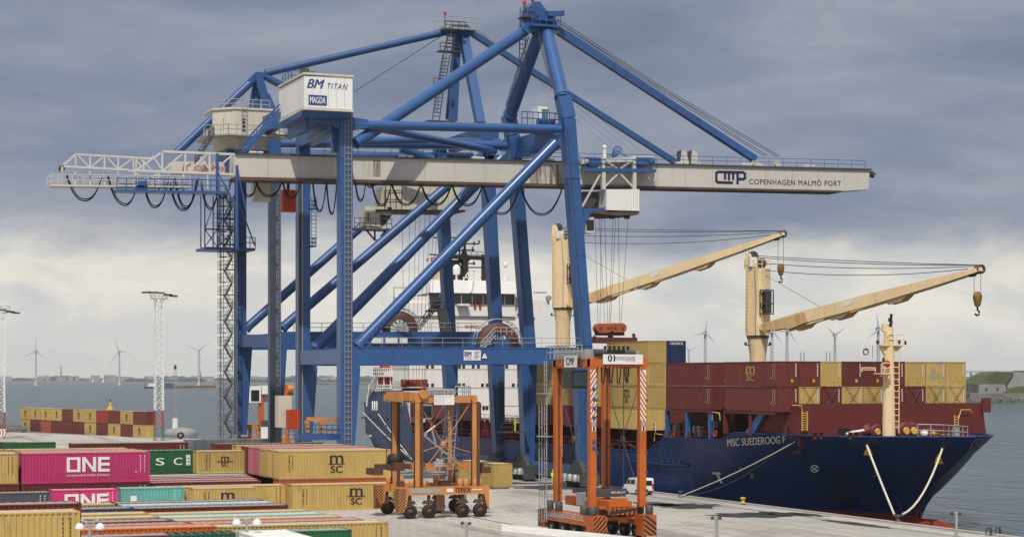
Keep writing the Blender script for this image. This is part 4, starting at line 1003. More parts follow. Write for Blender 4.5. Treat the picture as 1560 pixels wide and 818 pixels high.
m.build('hanger', M['boomw'], tr)
m = MB(); m.prism([T(77, 281), T(290, 284), T(290, 286.2), T(77, 283.5)], (0, 2.4, 0)); m.rail([T(77, 281), T(290, 284)], 1.1, 1.2, .04); m.rail([T(77, 281) + Y1 * 2.4, T(290, 284) + Y1 * 2.4], 1.1, 1.2, .04)
for x in (114, 137, 159, 180): m.bar(T(x, 282, UB1 + 1), T(x, 261, UB1 + 1), .18)
m.build('lower_walkway', M['boomw'], tr)
m = MB(); m.prism([T(178, 288.5, UB1 - .6), T(349, 291.5, UB1 - .6), T(349, 295.5, UB1 - .6), T(178, 292, UB1 - .6)], (0, 2.2, 0)); m.rail([T(178, 288.5, UB1 - .6), T(349, 291.5, UB1 - .6)], 1.25, 1.0, .05); m.rail([T(178, 288.5, UB1 + 1.6), T(349, 291.5, UB1 + 1.6)], 1.25, 1.0, .05)
m.box(tuple(T(208, 288, UB1)), tuple(T(222, 276, UB1 + 1))); m.build('blue_walkway', BL, tr)
q = T(94, 257, UB1 + 1); MB().lathe([(.36, -.25), (.36, .25), (.2, .3)], q, 'y', 18).build('end_sheave', M['dgrey'], tr)
m = MB(); q = T(360, 238, UB1 - .2); m.tube(T(331, 234, UB1 - .3), T(331, 300, UB1 - .3), .17, n=8); m.tube(T(361, 252, UB1 - .3), T(361, 380, UB1 - .3), .17, n=8); m.bar(T(331, 262, UB1 - .3), T(361, 316, UB1 - .3), .14); m.bar(T(361, 255, UB1 - .3), T(375, 320, UB1 - .3), .13); m.build('blue_hanger', BL, tr)
# festoon cables
def loop(par, x0, y0, x1, y1, yb, u, r=.075, dbl=True, pinch=.0):
    a, b = on_u(x0, y0, u), on_u(x1, y1, u); lo = on_u((x0 + x1) / 2, yb, u); dep = (a.z + b.z) / 2 - lo.z; pts = []
    for i in range(17):
        t_ = i / 16; p = a.lerp(b, t_); s_ = (2 * t_ - 1); p.z -= dep * (1 - abs(s_) ** 2.4); pts.append(p)
    m = MB(); m.path(pts, r, 5)
    if dbl: m.path([p + Vector((.12, .25, .22 + .12 * (i % 2) * 0)) for i, p in enumerate(pts)], r * .9, 5)
    return m.build('festoon_cable', M['black'], par)
for a in ((101, 268, 154, 274, 306), (164, 270, 207, 290, 312), (221, 292, 255, 280, 316), (256, 272, 302, 274, 321), (266, 274, 299, 276, 317), (306, 280, 332, 290, 319), (330, 285, 352, 276, 303),
          (366, 276, 392, 276, 300), (389, 277, 430, 277, 300), (430, 277, 458, 277, 303), (476, 278, 497, 278, 323), (497, 278, 513, 278, 327), (541, 279, 557, 279, 307), (557, 279, 572, 279, 286), (566, 279, 596, 280, 314), (596, 280, 641, 281, 313), (641, 281, 688, 282, 313), (688, 282, 735, 283, 314), (735, 283, 792, 284, 327), (792, 284, 857, 286, 328)):
    loop(C1, *a, UB1 + 1.4)
# ---- white machine house with lettering
MHu = 211.6
fr = [on_u(x, y, MHu) for x, y in ((463, 116), (537, 117.5), (537, 167.5), (463, 164.5))]
k = fr[0].z - fr[3].z
dep = 10.8
mh = MB()
def hexa(mb, f, d, mi=0): return mb.prism(f, (0, d, 0), mi)
hexa(mh, fr, dep); house = mh.build('machine_house', M['white'], C1)
m = MB(); x0, x1, zt, zb = fr[0].x, fr[1].x, fr[1].z, fr[3].z
for i in range(1, 6): x = x0 + (x1 - x0) * i / 6; m.box((x - .03, MHu - .02, zb), (x + .03, MHu - .002, zt - .1))
for i in range(1, 9): y = MHu + dep * i / 9; m.box((x0 - .02, y - .03, zb), (x0 - .002, y + .03, zt - .1))
m.build('panel_seam', paint('seam_light', (.55, .55, .53), .6, .05, .1), house)
m = MB(); m.box((x0 - .12, MHu - .12, zt - .05), (x1 + .12, MHu + dep + .12, zt + .18)); m.build('roof', M['cream'], house)
m = MB(); m.prism([(x0 - .1, MHu - .1, zb + .1), (x0 - .1, MHu + dep, zb + .1), (x0 - .1, MHu + dep, zb - .45), (x0 - .1, MHu - .1, zb - .2)], (x1 - x0 + .2, 0, 0)); m.build('floor_frame', M['cream'], house)
m = MB(); m.prism([(x0 - .05, MHu + .3, zb - .25), (x0 - .05, MHu + dep - .1, zb - .47), (x0 - .05, MHu + dep - .1, zb - 1.0), (x0 - .05, MHu + 1.2, zb - .8)], (x1 - x0 + .05, 0, 0)); m.box((x0 + 1, MHu + 3, zb - 2.2), (x0 + 1.5, MHu + dep, zb - .9)); m.box((x1 - 2.2, MHu + 2.5, zb - 2.0), (x1 - 1.7, MHu + dep, zb - .9)); m.build('floor_beam', BL, house)
m = MB(); m.text('BM', on_u(481, 128, MHu - .03), XR, ZUP, 2.05, 1.0, .04, .35); m.text('TITAN', on_u(514.5, 132, MHu - .03), XR, ZUP, 2.35, .62, .008, .35, spacing=1.25); m.build('lettering', M['text_blue'], house)
c = on_u(484, 153, MHu - .03); MB().cbox(c, (2.1, .04, 1.1)).build('name_board', M['text_blue'], house)
m = MB(); m.text('MAGDA', c + Vector((0, -.03, 0)), XR, ZUP, 1.8, .72, .02); m.build('name_lettering', M['text_white'], house)
m = MB(); m.box((x0 - .02, MHu + 2, zb - .3), (x1, MHu + 3.5, zb - .28)); q = on_u(460, 112, MHu + 4); m.rail([(x0 + .2, MHu + 10, zt + .18), (x0 + .2, MHu + 6, zt + .18), (x0 + 3, MHu + 6, zt + .18)], 1.1, 1.1, .05); m.build('roof_railing', BL, house)
m = MB(); m.box((x0 + .5, MHu + 2.5, zt + .18), (x0 + 1.3, MHu + 3.6, zt + 1.1)); m.build('roof_vent', M['dgrey'], house)
# support brackets under the house
m = MB(); m.prism([on_u(500, 172, U1 + 1.62), on_u(519, 170, U1 + 1.62), on_u(519, 232, U1 + 1.62), on_u(509, 232, U1 + 1.62)], (0, 1.0, 0)); m.prism([on_u(x, y, U1 + .2) for x, y in ((474, 169), (519, 169), (519, 196), (505, 190), (474, 181))], (0, 1.0, 0)); m.build('house_bracket', BL, C1)
# red and grey boxes on legs, platform and ladder
q = on_u(439, 306.5, UB1 + 3.4); MB().cbox(q, (1.55, 1.2, 2.55)).build('control_box', M['redbox'], C1)
q2 = on_u(397, 290, UB1 + 3.4); MB().cbox(q2, (2.0, 1.4, 2.7)).build('electric_cabinet', M['cream'], C1)
for q in (q, q2): MB().bar(q + ZUP * 1.3, q + ZUP * 3.0, .3).build('cabinet_hanger', M['dgrey'], C1)
m = MB()
for (x0_, x1_, y_) in ((470, 481, 376), (470, 482, 319)):
    p, q = on_u(x0_, y_, U2), on_u(x1_, y_, U2); m.box((p.x, U2, p.z), (q.x, U2 + 1.5, p.z + .15)); m.rail([(p.x, U2, p.z), (q.x, U2, p.z), (q.x, U2 + 1.5, p.z)], 1.1, .7, .05)
p = on_u(478, 376, U2); q = on_u(478, 300, U2); m.ladder(p, q, .6, XR, .04); m.build('leg_platform', BL, C1)
# orange lifting frames and red box at the leg feet
q = on_u(446, 639, U2 - 3); MB().cbox(q, (1.4, 1.0, 2.4)).build('control_box', M['redbox'], C1)
q = on_u(437, 628, U2 - 2); MB().box((q.x - 1.1, q.y, q.z - 1.8), (q.x + .6, q.y + 1.4, q.z + 2.0)).build('electric_cabinet', M['cream'], C1)
m = MB(); 
for x in (470, 489): m.tube(on_u(x, 660, U1 + 3), on_u(x, 640, U1 + 3), .2, n=6)
m.bar(on_u(467, 638, U1 + 3), on_u(514, 640, U1 + 3), .5, .45); m.bar(on_u(488, 654, U1 + 3), on_u(514, 655, U1 + 3), .3, .3); m.bar(on_u(467, 640, U1 + 3), on_u(469, 660, U1 + 3), .45); m.bar(on_u(489, 640, U1 + 3), on_u(489, 660, U1 + 3), .45); m.build('lifting_frame', M['terex'], C1)
p, q = on_u(455, 661, U1 + 2.5), on_u(540, 662, U1 + 2.5); m = MB(); m.box((p.x, U1 + 2.5, p.z - .7), (q.x, U1 + 4, p.z)); m.rail([p, q], 1.1, .6, .05); m.ladder(on_u(447, 682, U1 + 2), on_u(443, 650, U1 + 2), .7, XR, .05); m.build('gangway', BL, C1)
# ---- trolley of the near crane on the boom
tl = []
uT = UB1 - 1.6
m = MB(); a, b = on_u(891, 256, uT), on_u(1000, 257.5, uT); m.prism([a, b, b - ZUP * .42, a - ZUP * .42], (0, .9, 0)); m.rail([a, b], 1.1, 1.3, .04); trol = m.build('trolley_platform', BL, C1)
m = MB()
for x in (919, 966): m.bar(on_u(x, 242, uT + .3), on_u(x, 289, uT + .3), .45, .5)
for x in (919, 966): m.bar(on_u(x, 242, uT + .3), on_u(x, 242, uT + 6), .4, .4)
for a_, b_ in (((919, 287), (943, 263)), ((966, 287), (943, 263)), ((919, 243), (940, 257)), ((966, 243), (945, 257)), ((887, 315), (915, 264))): m.bar(on_u(*a_, uT + .3), on_u(*b_, uT + .3), .2)
m.bar(on_u(885, 247, uT + .6), on_u(966, 243, uT + .6), .7, .55); m.bar(on_u(963, 239, uT + .6), on_u(996, 239, uT + .6), .35, .2); m.build('trolley_frame', M['boomw'], trol)
m = MB()
for x in (904, 977): q = on_u(x, 247, uT + .6); m.cbox(q, (1.6, 1.1, 1.0))
for x in (890, 992): q = on_u(x, 247, uT + .8); m.ball(q, .5, 10)
m.build_each('winch_motor', BL, trol)
m = MB(); q = on_u(921, 236, uT + .8); m.tube(q - ZUP * .6, q + ZUP * .9, .22, n=8); m.ball(q + ZUP * .9, .3, 8); m.build('floodlight', M['white'], trol)
m = MB(); c = on_u(941, 232, uT + 1.5)
for i in range(7):
    a_ = math.pi * i / 6; m.tube(c + Vector((-.9, 0, -1.2)), c + Vector((math.cos(a_) * .6, 0, .3 + math.sin(a_) * .4)), .05, n=4)
for i in range(6): m.tube(c + Vector((math.cos(math.pi * i / 6) * .6, 0, .3 + math.sin(math.pi * i / 6) * .4)), c + Vector((math.cos(math.pi * (i + 1) / 6) * .6, 0, .3 + math.sin(math.pi * (i + 1) / 6) * .4)), .05, n=4)
m.bar(c + Vector((-2, 0, -1)), c + Vector((0, 0, .2)), .08); m.bar(c + Vector((2, 0, -1)), c + Vector((0, 0, .2)), .08); m.build('cable_guard', BL, trol)
hp = [on_u(x, y, uT - .1) for x, y in ((924, 288.5), (974.5, 288.5), (974.5, 321.5), (924, 320))]
m = MB(); n_ = 17; vs = []
for i in range(n_ * 2 + 1):
    p = hp[0].lerp(hp[1], i / (n_ * 2)); q = hp[3].lerp(hp[2], i / (n_ * 2)); o_ = .07 if (i // 1) % 2 else 0; vs += [p + Vector((0, -o_, 0)), q + Vector((0, -o_, 0))]
m.add(vs, [(2 * i, 2 * i + 2, 2 * i + 3, 2 * i + 1) for i in range(n_ * 2)]); m.prism([p + Vector((0, .05, 0)) for p in hp], (0, 6.2, 0)); th = m.build('trolley_house', M['white'], trol)
m = MB(); m.prism([on_u(x, y, uT) for x, y in ((906, 321), (974, 321.5), (973, 327), (940, 328.5), (906, 325))], (0, 5.5, 0)); m.build('house_floor', M['brownrust'], th)
for x in (932, 955): q = on_u(x, 330, uT + 1); MB().lathe([(.3, -.3), (.3, .3)], q, 'x', 12).build('sheave', M['dgrey'], th)
m = MB(); m.prism([on_u(x, y, uT + 2) for x, y in ((889, 292), (908, 292), (908, 322), (889, 330))], (0, 2.4, 0)); m.build('winch_bay', M['dgrey'], trol)
m = MB(); q = on_u(905, 316, uT + .5); q0 = on_u(889, 322, uT + .5); m.prism([on_u(x, y, uT + .4) for x, y in ((889, 318), (925, 316), (925, 320), (900, 326), (889, 345))], (0, .8, 0)); m.build('cab_stair', BL, trol)
m = MB(); m.prism([on_u(x, y, uT + .6) for x, y in ((891, 331), (906, 331), (906, 355), (893, 355))], (0, 1.9, 0)); cab = m.build('operator_cab', M['cream'], trol)
MB().prism([on_u(x, y, uT + .56) for x, y in ((893, 335), (905, 335), (905, 351), (894, 351))], (0, .03, 0)).build('cab_window', M['glass'], cab)
for (x0_, y0_, x1_, y1_) in ((906, 330, 911, 494), (916, 329, 914, 494), (921, 329, 926, 494), (934, 330, 928, 494), (938, 330, 930, 494), (942, 329, 944, 494), (957, 328, 946, 494), (913, 330, 921, 494)):
    MB().tube(on_u(x0_, y0_, uT + 2), on_u(x1_, y1_, uT + 2), .028, n=4).build('hoist_rope', M['dgrey'], trol)
# headblock and spreader beam hanging on the ropes
def headblock(label, cx0, cx1, yt, yb, u, sheaves, name='lifting_headblock', beam=None):
    a, b = on_u(cx0, yb, u), on_u(cx1, yb, u); c = (a + b) / 2
    t = thing(name, label, 'headblock', tuple(c), 'crane headblocks')
    m = MB()
    zt = on_u(cx0, yt, u).z; r = (sheaves[0][2]) / FOC * (u * CT + c.x * ST)
    for (x, y, rp) in sheaves:
        q = on_u(x, y, u); s_ = MB().lathe([(r * .25, -.55), (r, -.45), (r, -.32), (r * .86, -.2), (r * .86, .2), (r, .32), (r, .45), (r * .25, .55)], q, 'y', 18).build('sheave', M['head'], t)
        MB().lathe([(r * .3, -.74), (r * .3, .60)], q, 'y', 12).build('axle', M['dgrey'], s_)
    for grp in ((sheaves,) if len(sheaves) == 3 else (sheaves[:2], sheaves[2:])):
        P_ = []
        q0, q1 = on_u(grp[0][0], grp[0][1], u), on_u(grp[-1][0], grp[-1][1], u); rr_ = r * .92
        for i in range(9): a_ = math.pi / 2 + math.pi * i / 8; P_.append(q0 + Vector((math.cos(a_) * rr_, -.68, math.sin(a_) * rr_)))
        for i in range(9): a_ = -math.pi / 2 + math.pi * i / 8; P_.append(q1 + Vector((math.cos(a_) * rr_, -.68, math.sin(a_) * rr_)))
        MB().prism(P_, (0, .1, 0)).build('cheek_plate', M['head'], t)
    return t, c
hb, c = headblock('orange sheave block hanging on ropes right above the tall carrier 01', 905, 950, 495, 512, uT + 2, [(912, 500, 7.6), (923, 500, 7.6), (934, 499.5, 7.6), (945, 499.5, 7.6)])
m = MB(); m.bar(on_u(908, 508, uT + 2), on_u(949, 508, uT + 2), .9, .5); m.bar(on_u(904, 518, uT + 2), on_u(968, 519, uT + 2), 1.2, .75); m.bar(on_u(904, 522, uT + 2), on_u(906, 512, uT + 2), .35); m.bar(on_u(968, 524, uT + 2), on_u(965, 508, uT + 2), .3); m.bar(on_u(930, 524, uT + 2), on_u(930, 508, uT + 2), .5)
m.build('spreader_beam', paint('headblock_maroon', S(104, 52, 52, .8), .6, .1, .3), hb)
# ---- cable reels
def reel(par, cx, cy, r_px, u, top=True):
    q = on_u(cx, cy, u); k = (u * CT + q.x * ST) / FOC; r = r_px * k
    rl = MB().lathe([(r * .55, -.32), (r, -.32), (r, .32), (r * .55, .32), (r * .55, -.32)], q, 'y', 36).build('cable_reel', M['reel'], par)
    m = MB()
    for i in range(12):
        a_ = math.pi * 2 * i / 12; m.bar(q, q + Vector((math.cos(a_) * r * .6, 0, math.sin(a_) * r * .6)), .1, .2)
    m.lathe([(r * .14, -.5), (r * .14, .5)], q, 'y', 12); m.build('spoke', M['grey'], rl)
    m = MB(); pts = [q + Vector((math.cos(math.pi * (i / 14)) * r * 1.16, -.5, math.sin(math.pi * (i / 14)) * r * 1.16)) for i in range(15)]
    m.path(pts, .06, 5); m.path([p + Vector((0, 1.0, 0)) for p in pts], .06, 5)
    for p in pts: m.tube(p, p + Vector((0, 1, 0)), .045, n=4)
    m.build('guard_hoop', M['grey'], rl)
    return rl, q, r
rl, q, r = reel(C1, 758, 524, 33, U1 + 1.9)
m = MB(); m.cbox(q + Vector((0, -1, -.3)), (1.9, .9, 1.6)); m.build('reel_motor', M['blue2'], rl)
m = MB(); m.ladder(q + Vector((-2.6, -1.2, -.8)), q + Vector((-.8, -1.2, 1.0)), .8, Y1, .06); m.rail([q + Vector((-2.6, -1.3, -.8)), q + Vector((-.8, -1.3, 1.0)), q + Vector((2.0, -1.3, 1.0))], .9, .6, .05); m.build('reel_stair', M['grey'], rl)
# ================================================================== FAR CRANE
landf = [(361, 236), (375.5, 236), (375.5, 505), (384, 529), (384, 534), (376, 662), (361, 662)]
seasn = [(734, 200), (751, 200), (766, 500), (769, 530), (769, 742), (759, 742), (749, 556), (751, 500)]
for u in (U3, U4):
    lp = shifted(landf, U4, u); l1 = leg(C2, lp, BL2)
    if u == U3:
        x0, x1 = lp[0].x, lp[1].x
        tray(l1, x1 - .35, u, 2, lp[0].z - 6, .6); MB().box((x0 - .15, u - .12, 2), (x0 + .45, u - .004, 40)).build('cable_duct', M['dgrey'], l1)
        for i in range(12): MB().cbox((x0 + .75, u - .1, 4 + i * 2.9), (.3, .16, .5)).build('bracket', M['dgrey'], l1)
    sp = shifted(seasn, U3, u); l2 = leg(C2, sp, BL2)
    if u == U3: tray(l2, sp[4].x - .5, u, 3, 13, .55, M['dgrey'])
q3 = shifted([(430, 505), (760, 505), (760, 528), (430, 530)], U3, U3)
for u in (U3, U4):
    q = [Vector((p.x, u + .12, p.z)) for p in q3]
    b_ = MB().prism(q, (0, 1.36, 0)).build('portal_beam', BL2, C2)
    if u == U3:
        for x0_, x1_ in ((566, 583), (587, 605), (609, 620)):
            a = on_u(x0_, 523, u - .1); b = on_u(x1_, 514, u - .1); MB().box((a.x, u - .3, a.z), (b.x, u + .1, b.z)).build('lighting_box', M['white'], b_)
        MB().rail([q[0] + Vector((1.5, 0, 0)), q[1] + Vector((-2, 0, 0))], 1.1, 1.8, .04).build('railing', M['grey'], b_)
zt2, zb2 = q3[0].z, q3[2].z
for v in (63.4 + .2, VS + .3):
    MB().box((v - .6, U3 + 1.61, zb2), (v + .6, U4 - .01, zt2 - .2)).build('end_beam', BL2, C2)
    MB().box((v - .5, U3 - 1.5, .9), (v + .5, U4 + 3, 2.5)).build('sill_beam', BL2, C2)
    MB().box((v - .6, U3 + 1.61, 44.5), (v + .6, U4 - .01, 46.5)).build('top_beam', BL2, C2)
for u in (U3 + .8, U4 + .8):
    for v in (63.4, VS): bogie(C2, v, u)
brace(C2, (378, 499), (590, 312), U4, (U4,), .62, BL2)
brace(C2, (434, 498), (684, 283), U3, (U3,), .62, BL2)
def strut(u, a, b, r, name='tie_tube'): MB().tube(on_u(*a, u), on_u(*b, u), r, n=14).build(name, BL2, C2)
strut(U3 + .8, (425, 219), (745, 222), .5); strut(U4 + .8, (372, 236), (720, 238), .5); strut(U3 + .4, (540, 213), (762, 216), .42)
strut(U3 + 3, (610, 226), (660, 243), .55, 'plan_brace')
MB().prism([on_u(x, y, U3) for x, y in ((722, 248), (742, 222), (765, 248))], (0, 1.5, 0)).build('knee_bracket', BL2, C2)
# second mast
AP2 = on_u(702, 44, 250.5)
for (x, y, u, w_) in ((690, 185, U3 + 8, .62), (732, 190, U3 + .8, .72), (683, 180, U4 + .6, .5)):
    a = on_u(x, y, u); MB().bar(a, on_u(702 + (3 if x > 700 else -6), 50, 250.5), w_ * 1.6, w_ * 1.6).build('mast_leg', BL2, C2)
m = MB(); ppoly(m, [(686, 52), (684, 44), (692, 38), (712, 38), (720, 46), (716, 56), (704, 52)], 249.6, 2.0); h2 = m.build('mast_head', BL2, C2)
m = MB(); p0, p1 = on_u(676, 40, 248.6), on_u(727, 41, 248.6); m.box((p0.x, 248.6, p0.z - .25), (p1.x, 252.5, p0.z)); m.rail([(p0.x, 248.6, p0.z), (p1.x, 248.6, p0.z)], 1.4, .9, .05); m.rail([(p0.x, 252.5, p0.z), (p1.x, 252.5, p0.z)], 1.4, .9, .05); m.build('head_platform', M['grey'], h2)
q = on_u(678, 30, 248.8); MB().tube(q - ZUP * 1.2, q + ZUP * .6, .06, n=5).build('lamp_post', M['dgrey'], h2); MB().lathe([(.2, .6), (.22, .9), (.1, 1.05)], q, 'z', 8).build('aircraft_lamp', M['text_red'], h2)
m = MB()
st_pts = [(664, 183), (672, 132), (682, 78), (690, 45)]
for (x0_, y0_), (x1_, y1_) in zip(st_pts, st_pts[1:]):
    a, b = on_u(x0_, y0_, 248), on_u(x1_ - 2, y1_ + 6, 248); m.ladder(a, b, 1.0, XR, .07, .45); m.ladder(a + ZUP * 1, b + ZUP * 1, 1.0, Y1, .05, 3)
    p = on_u(x1_, y1_, 248); m.box((p.x - 1.2, 247.6, p.z - .12), (p.x + 1.6, 249.2, p.z)); m.rail([(p.x - 1.2, 247.6, p.z), (p.x + 1.6, 247.6, p.z)], 1.0, .9, .05)
p = on_u(664, 184, 248); m.box((p.x - 1.2, 247.6, p.z - .12), (p.x + 2.6, 249.2, p.z)); m.build('mast_stair', M['dgrey'], C2)
MB().tube(on_u(688, 47, 250.5), on_u(404, 112, 250.5), .48, n=14).build('backstay', BL2, C2)
MB().tube(on_u(388, 120, 250.5), on_u(270, 232, 250.5), .52, n=14).build('backstay', BL2, C2)
MB().tube(on_u(402, 116, 250.5), on_u(430, 131, 250.5), .5, n=14).build('backstay', BL2, C2)
m = MB(); ppoly(m, [(388, 113), (399, 112), (414, 160), (412, 185), (403, 170)], 249.6, .5); ppoly(m, [(388, 116), (398, 114), (396, 165), (380, 165)], 251.2, .5); ppoly(m, [(378, 122), (390, 110), (408, 111), (406, 117), (392, 120), (384, 127)], 250, 1.0); m.build('tail_pylon', BL2, C2)
for off in (-.3, .3):
    F0 = on_u(714, 48, 250.5) + Y1 * off; F1 = on_u(1033, 250, 250.5) + Y1 * off
    fs = MB().bar(F0, F1, .28, .7).build('forestay', BL2, C2)
    for f in (.24, .36, .5, .66, .8): MB().cbox(F0.lerp(F1, f), (.25, .4, .78)).build('link_plate', BL, fs)
for k in range(4):
    MB().path([on_u(722, 42, 250.5), on_u(860 + k * 8, 166 - k * 3, 250.5), on_u(950 + k * 14, 243, 250.5)], .035, 4).build('hoist_rope', M['grey'], C2)
MB().path([on_u(540, 140, 250.5), on_u(684, 48, 250.5)], .05, 4).build('hoist_rope', M['dgrey'], C2)
# second boom: runs behind the nearer white boom
bb = [on_u(262, 246, UB2), on_u(1028, 254, UB2), on_u(1028, 280, UB2), on_u(262, 264, UB2)]
boom2 = MB().prism(bb, (0, 2.6, 0)).build('boom', M['boomw'], C2)
m = MB(); m.text('KOCKS KRAN', on_u(319, 256.5, UB2 - .04), XR, ZUP, 3.9, .75, .03, spacing=1.15); m.build('lettering', M['text_pink'], boom2)
q = on_u(284, 255.5, UB2 - .04); m = MB(); m.text('K', q, XR, ZUP, 1.3, 1.0, .05, .3); m.build('emblem', M['text_pink'], boom2)
# beige machine house of the far crane, eight sided
uH = 247.5
c = on_u(385, 195, uH + 4); wl = on_u(330, 195, uH).x; wr = on_u(440, 195, uH).x; zt, zb = on_u(385, 168, uH).z, on_u(385, 212, uH).z
def octo(mb, x0, x1, y0, y1, z0, z1, ch, mi=0):
    return mb.prism([(x0 + ch, y0, z0), (x1 - ch, y0, z0), (x1, y0 + ch, z0), (x1, y1 - ch, z0), (x1 - ch, y1, z0), (x0 + ch, y1, z0), (x0, y1 - ch, z0), (x0, y0 + ch, z0)], (0, 0, z1 - z0), mi)
h2_ = octo(MB(), wl, wr, uH, uH + 9, zb, zt, 2.2).build('machine_house', M['cream'], C2)
octo(MB(), wl - .15, wr + .15, uH - .15, uH + 9.15, zt, zt + .25, 2.2).build('roof', M['cream'], h2_)
m = octo(MB(), wl - 1.2, wr + .8, uH - 1.4, uH + 10, zb + .2, zb + .4, 2.4); m.rail([(wl - 1.2, uH + 6, zb + .4), (wl - 1.2, uH + 1, zb + .4), (wl + 1.2, uH - 1.4, zb + .4), (wr - 1.6, uH - 1.4, zb + .4), (wr + .8, uH + 1, zb + .4)], 1.2, 1.0, .05); m.build('gallery', M['grey'], h2_)
m = MB(); m.rail([(wl + .3, uH + 2.4, zt + .25), (wl + 2.4, uH + .3, zt + .25), (wr - 2.4, uH + .3, zt + .25)], 1.1, 1.0, .05); m.ladder((c.x - 2.1, uH - .2, zb + .3), (c.x - 2.1, uH - .2, zt + 1), .7, XR, .05); m.build('roof_railing', M['grey'], h2_)
m = MB()
for x in (wl + 1.1, wl + 3.4): m.box((x, uH - .05 + (1.1 if x < wl + 2 else 0), zb + .9), (x + .3, uH + 2, zb + 2.6))
m.box((wl - .02, uH + 4, zb + .6), (wl, uH + 4.8, zb + 2.5)); m.build_each('house_window', M['dgrey'], h2_)
m = MB(); octo(m, wl + 1, wr - 1, uH + 1, uH + 8, zb - 1.3, zb + .1, 2); m.build('house_base', M['cream'], h2_)
m = MB()
for x in (wl + 2, c.x, wr - 1.5): m.box((x - .5, uH + 1, zb - 4.2), (x + .5, uH + 7, zb - 1.31))
m.box((wl + 1.5, uH + .8, zb - 2.6), (wr - .5, uH + 1.0, zb - 1.6)); m.build_each('house_support', BL2, C2)
m = MB()
a, b = on_u(372, 232, U1 + 8), on_u(428, 172, U1 + 8); m.bar(a, b, .5, .35); m.bar(a + Y1 * 1.0, b + Y1 * 1.0, .5, .35); m.rail([a, b], 1.1, 1.0, .05); m.rail([a + Y1, b + Y1], 1.1, 1.0, .05); p = on_u(428, 172, U1 + 8); m.box((p.x, U1 + 8, p.z - .2), (p.x + 1.8, U1 + 9.5, p.z)); m.rail([p, p + Vector((1.8, 0, 0))], 1.1, .6, .05); m.build('access_stair', BL, C1)
m = MB(); a, b = on_u(297, 250, uH), on_u(326, 205, uH); m.ladder(a, b, 1.0, Y1, .08, .5); m.rail([a, b], 1.0, 1.0, .06); m.build('tail_stair', M['dgrey'], C2)
# pylon frame right of house
m = MB(); ppoly(m, [(407, 143), (411, 143), (424, 175), (418, 200), (418, 250), (408, 250), (408, 195)], uH + 2, .8); m.build('house_pylon', BL2, C2)
m = MB(); m.box((on_u(404, 204, uH).x, uH, on_u(404, 204, uH).z), (on_u(447, 204, uH).x, uH + 3, on_u(404, 198, uH).z)); m.build('pale_platform', M['cream'], C2)
# far trolley house, cab and ropes
ut2 = UB2 - 1.2
hp = [on_u(x, y, ut2) for x, y in ((590, 283), (701, 283), (701, 321), (590, 319))]
m = MB(); m.prism(hp, (0, 5, 0)); tr2 = m.build('trolley_house', M['cream'], C2)
m = MB()
for i in range(1, 12): p = hp[0].lerp(hp[1], i / 12); q = hp[3].lerp(hp[2], i / 12); m.bar(p + Vector((0, -.02, 0)), q + Vector((0, -.02, 0)), .05, .04)
m.build('panel_seam', paint('seam_dark', (.34, .31, .26), .6, .05, .1), tr2)
m = MB(); m.prism([on_u(x, y, ut2 - .3) for x, y in ((573, 319), (709, 320), (709, 323), (573, 322))], (0, 5.6, 0)); m.build('house_floor', M['brownrust'], tr2)
m = MB(); m.prism([on_u(x, y, ut2 + .5) for x, y in ((588, 284), (612, 284), (612, 318), (588, 318))], (0, .4, 0)); m.rail([on_u(586, 318, ut2 - .2), on_u(612, 318, ut2 - .2)], 2.4, .6, .06); m.build('winch_frame', M['dgrey'], tr2)
m = MB(); m.prism([on_u(x, y, ut2) for x, y in ((556, 314), (597, 316), (597, 329), (585, 346), (556, 344))], (0, 2.4, 0)); cab = m.build('operator_cab', M['cream'], tr2)
MB().prism([on_u(x, y, ut2 - .05) for x, y in ((579, 327), (595, 329), (585, 343), (579, 343))], (0, .04, 0)).build('cab_window', M['glass'], cab)
MB().prism([on_u(x, y, ut2 - .05) for x, y in ((560, 325), (562, 325), (562, 337), (560, 337))], (0, .04, 0)).build('cab_window', M['glass'], cab)
m = MB(); p, q = on_u(540, 347, ut2 - .8), on_u(597, 345, ut2 - .8); m.box((p.x, ut2 - .8, p.z - .2), (q.x, ut2 + 2, p.z)); m.rail([(p.x, ut2 - .8, p.z), (q.x, ut2 - .8, p.z)], 1.3, .7, .05)
for a_, b_ in (((556, 348), (571, 366)), ((571, 366), (585, 366)), ((585, 350), (585, 366)), ((571, 350), (571, 366)), ((592, 348), (580, 360))): m.bar(on_u(*a_, ut2), on_u(*b_, ut2), .2)
m.build('cab_platform', M['dgrey'], cab)
for (x0_, x1_) in ((612, 617), (624, 622), (633, 629), (640, 634), (648, 638), (655, 643), (662, 646), (668, 648)):
    MB().tube(on_u(x0_, 322, ut2 + 2), on_u(x1_, 580, ut2 + 2), .026, n=4).build('hoist_rope', M['dgrey'], tr2)
hb2, c = headblock('rusty sheave block hanging on ropes behind the big four wheeled carrier', 612, 650, 580, 592, ut2 + 2, [(619, 583.5, 5.6), (631, 583.5, 5.6), (643, 583.5, 5.6)])
m = MB(); m.bar(on_u(611, 583.5, ut2 + 2.8), on_u(651, 583.5, ut2 + 2.8), .2, 1.0); m.bar(on_u(614, 593, ut2 + 2), on_u(650, 593, ut2 + 2), 1.2, .4); m.bar(on_u(617, 590, ut2 + 2), on_u(617, 585, ut2 + 2), .3); m.bar(on_u(646, 590, ut2 + 2), on_u(646, 585, ut2 + 2), .3); m.build('spreader_beam', paint('headblock_maroon2', S(120, 62, 54, .8), .6, .1, .3), hb2)
rl, q, r = reel(C2, 609, 502, 28, U3 + 1.8)
m = MB(); p = on_u(668, 470, U4); 
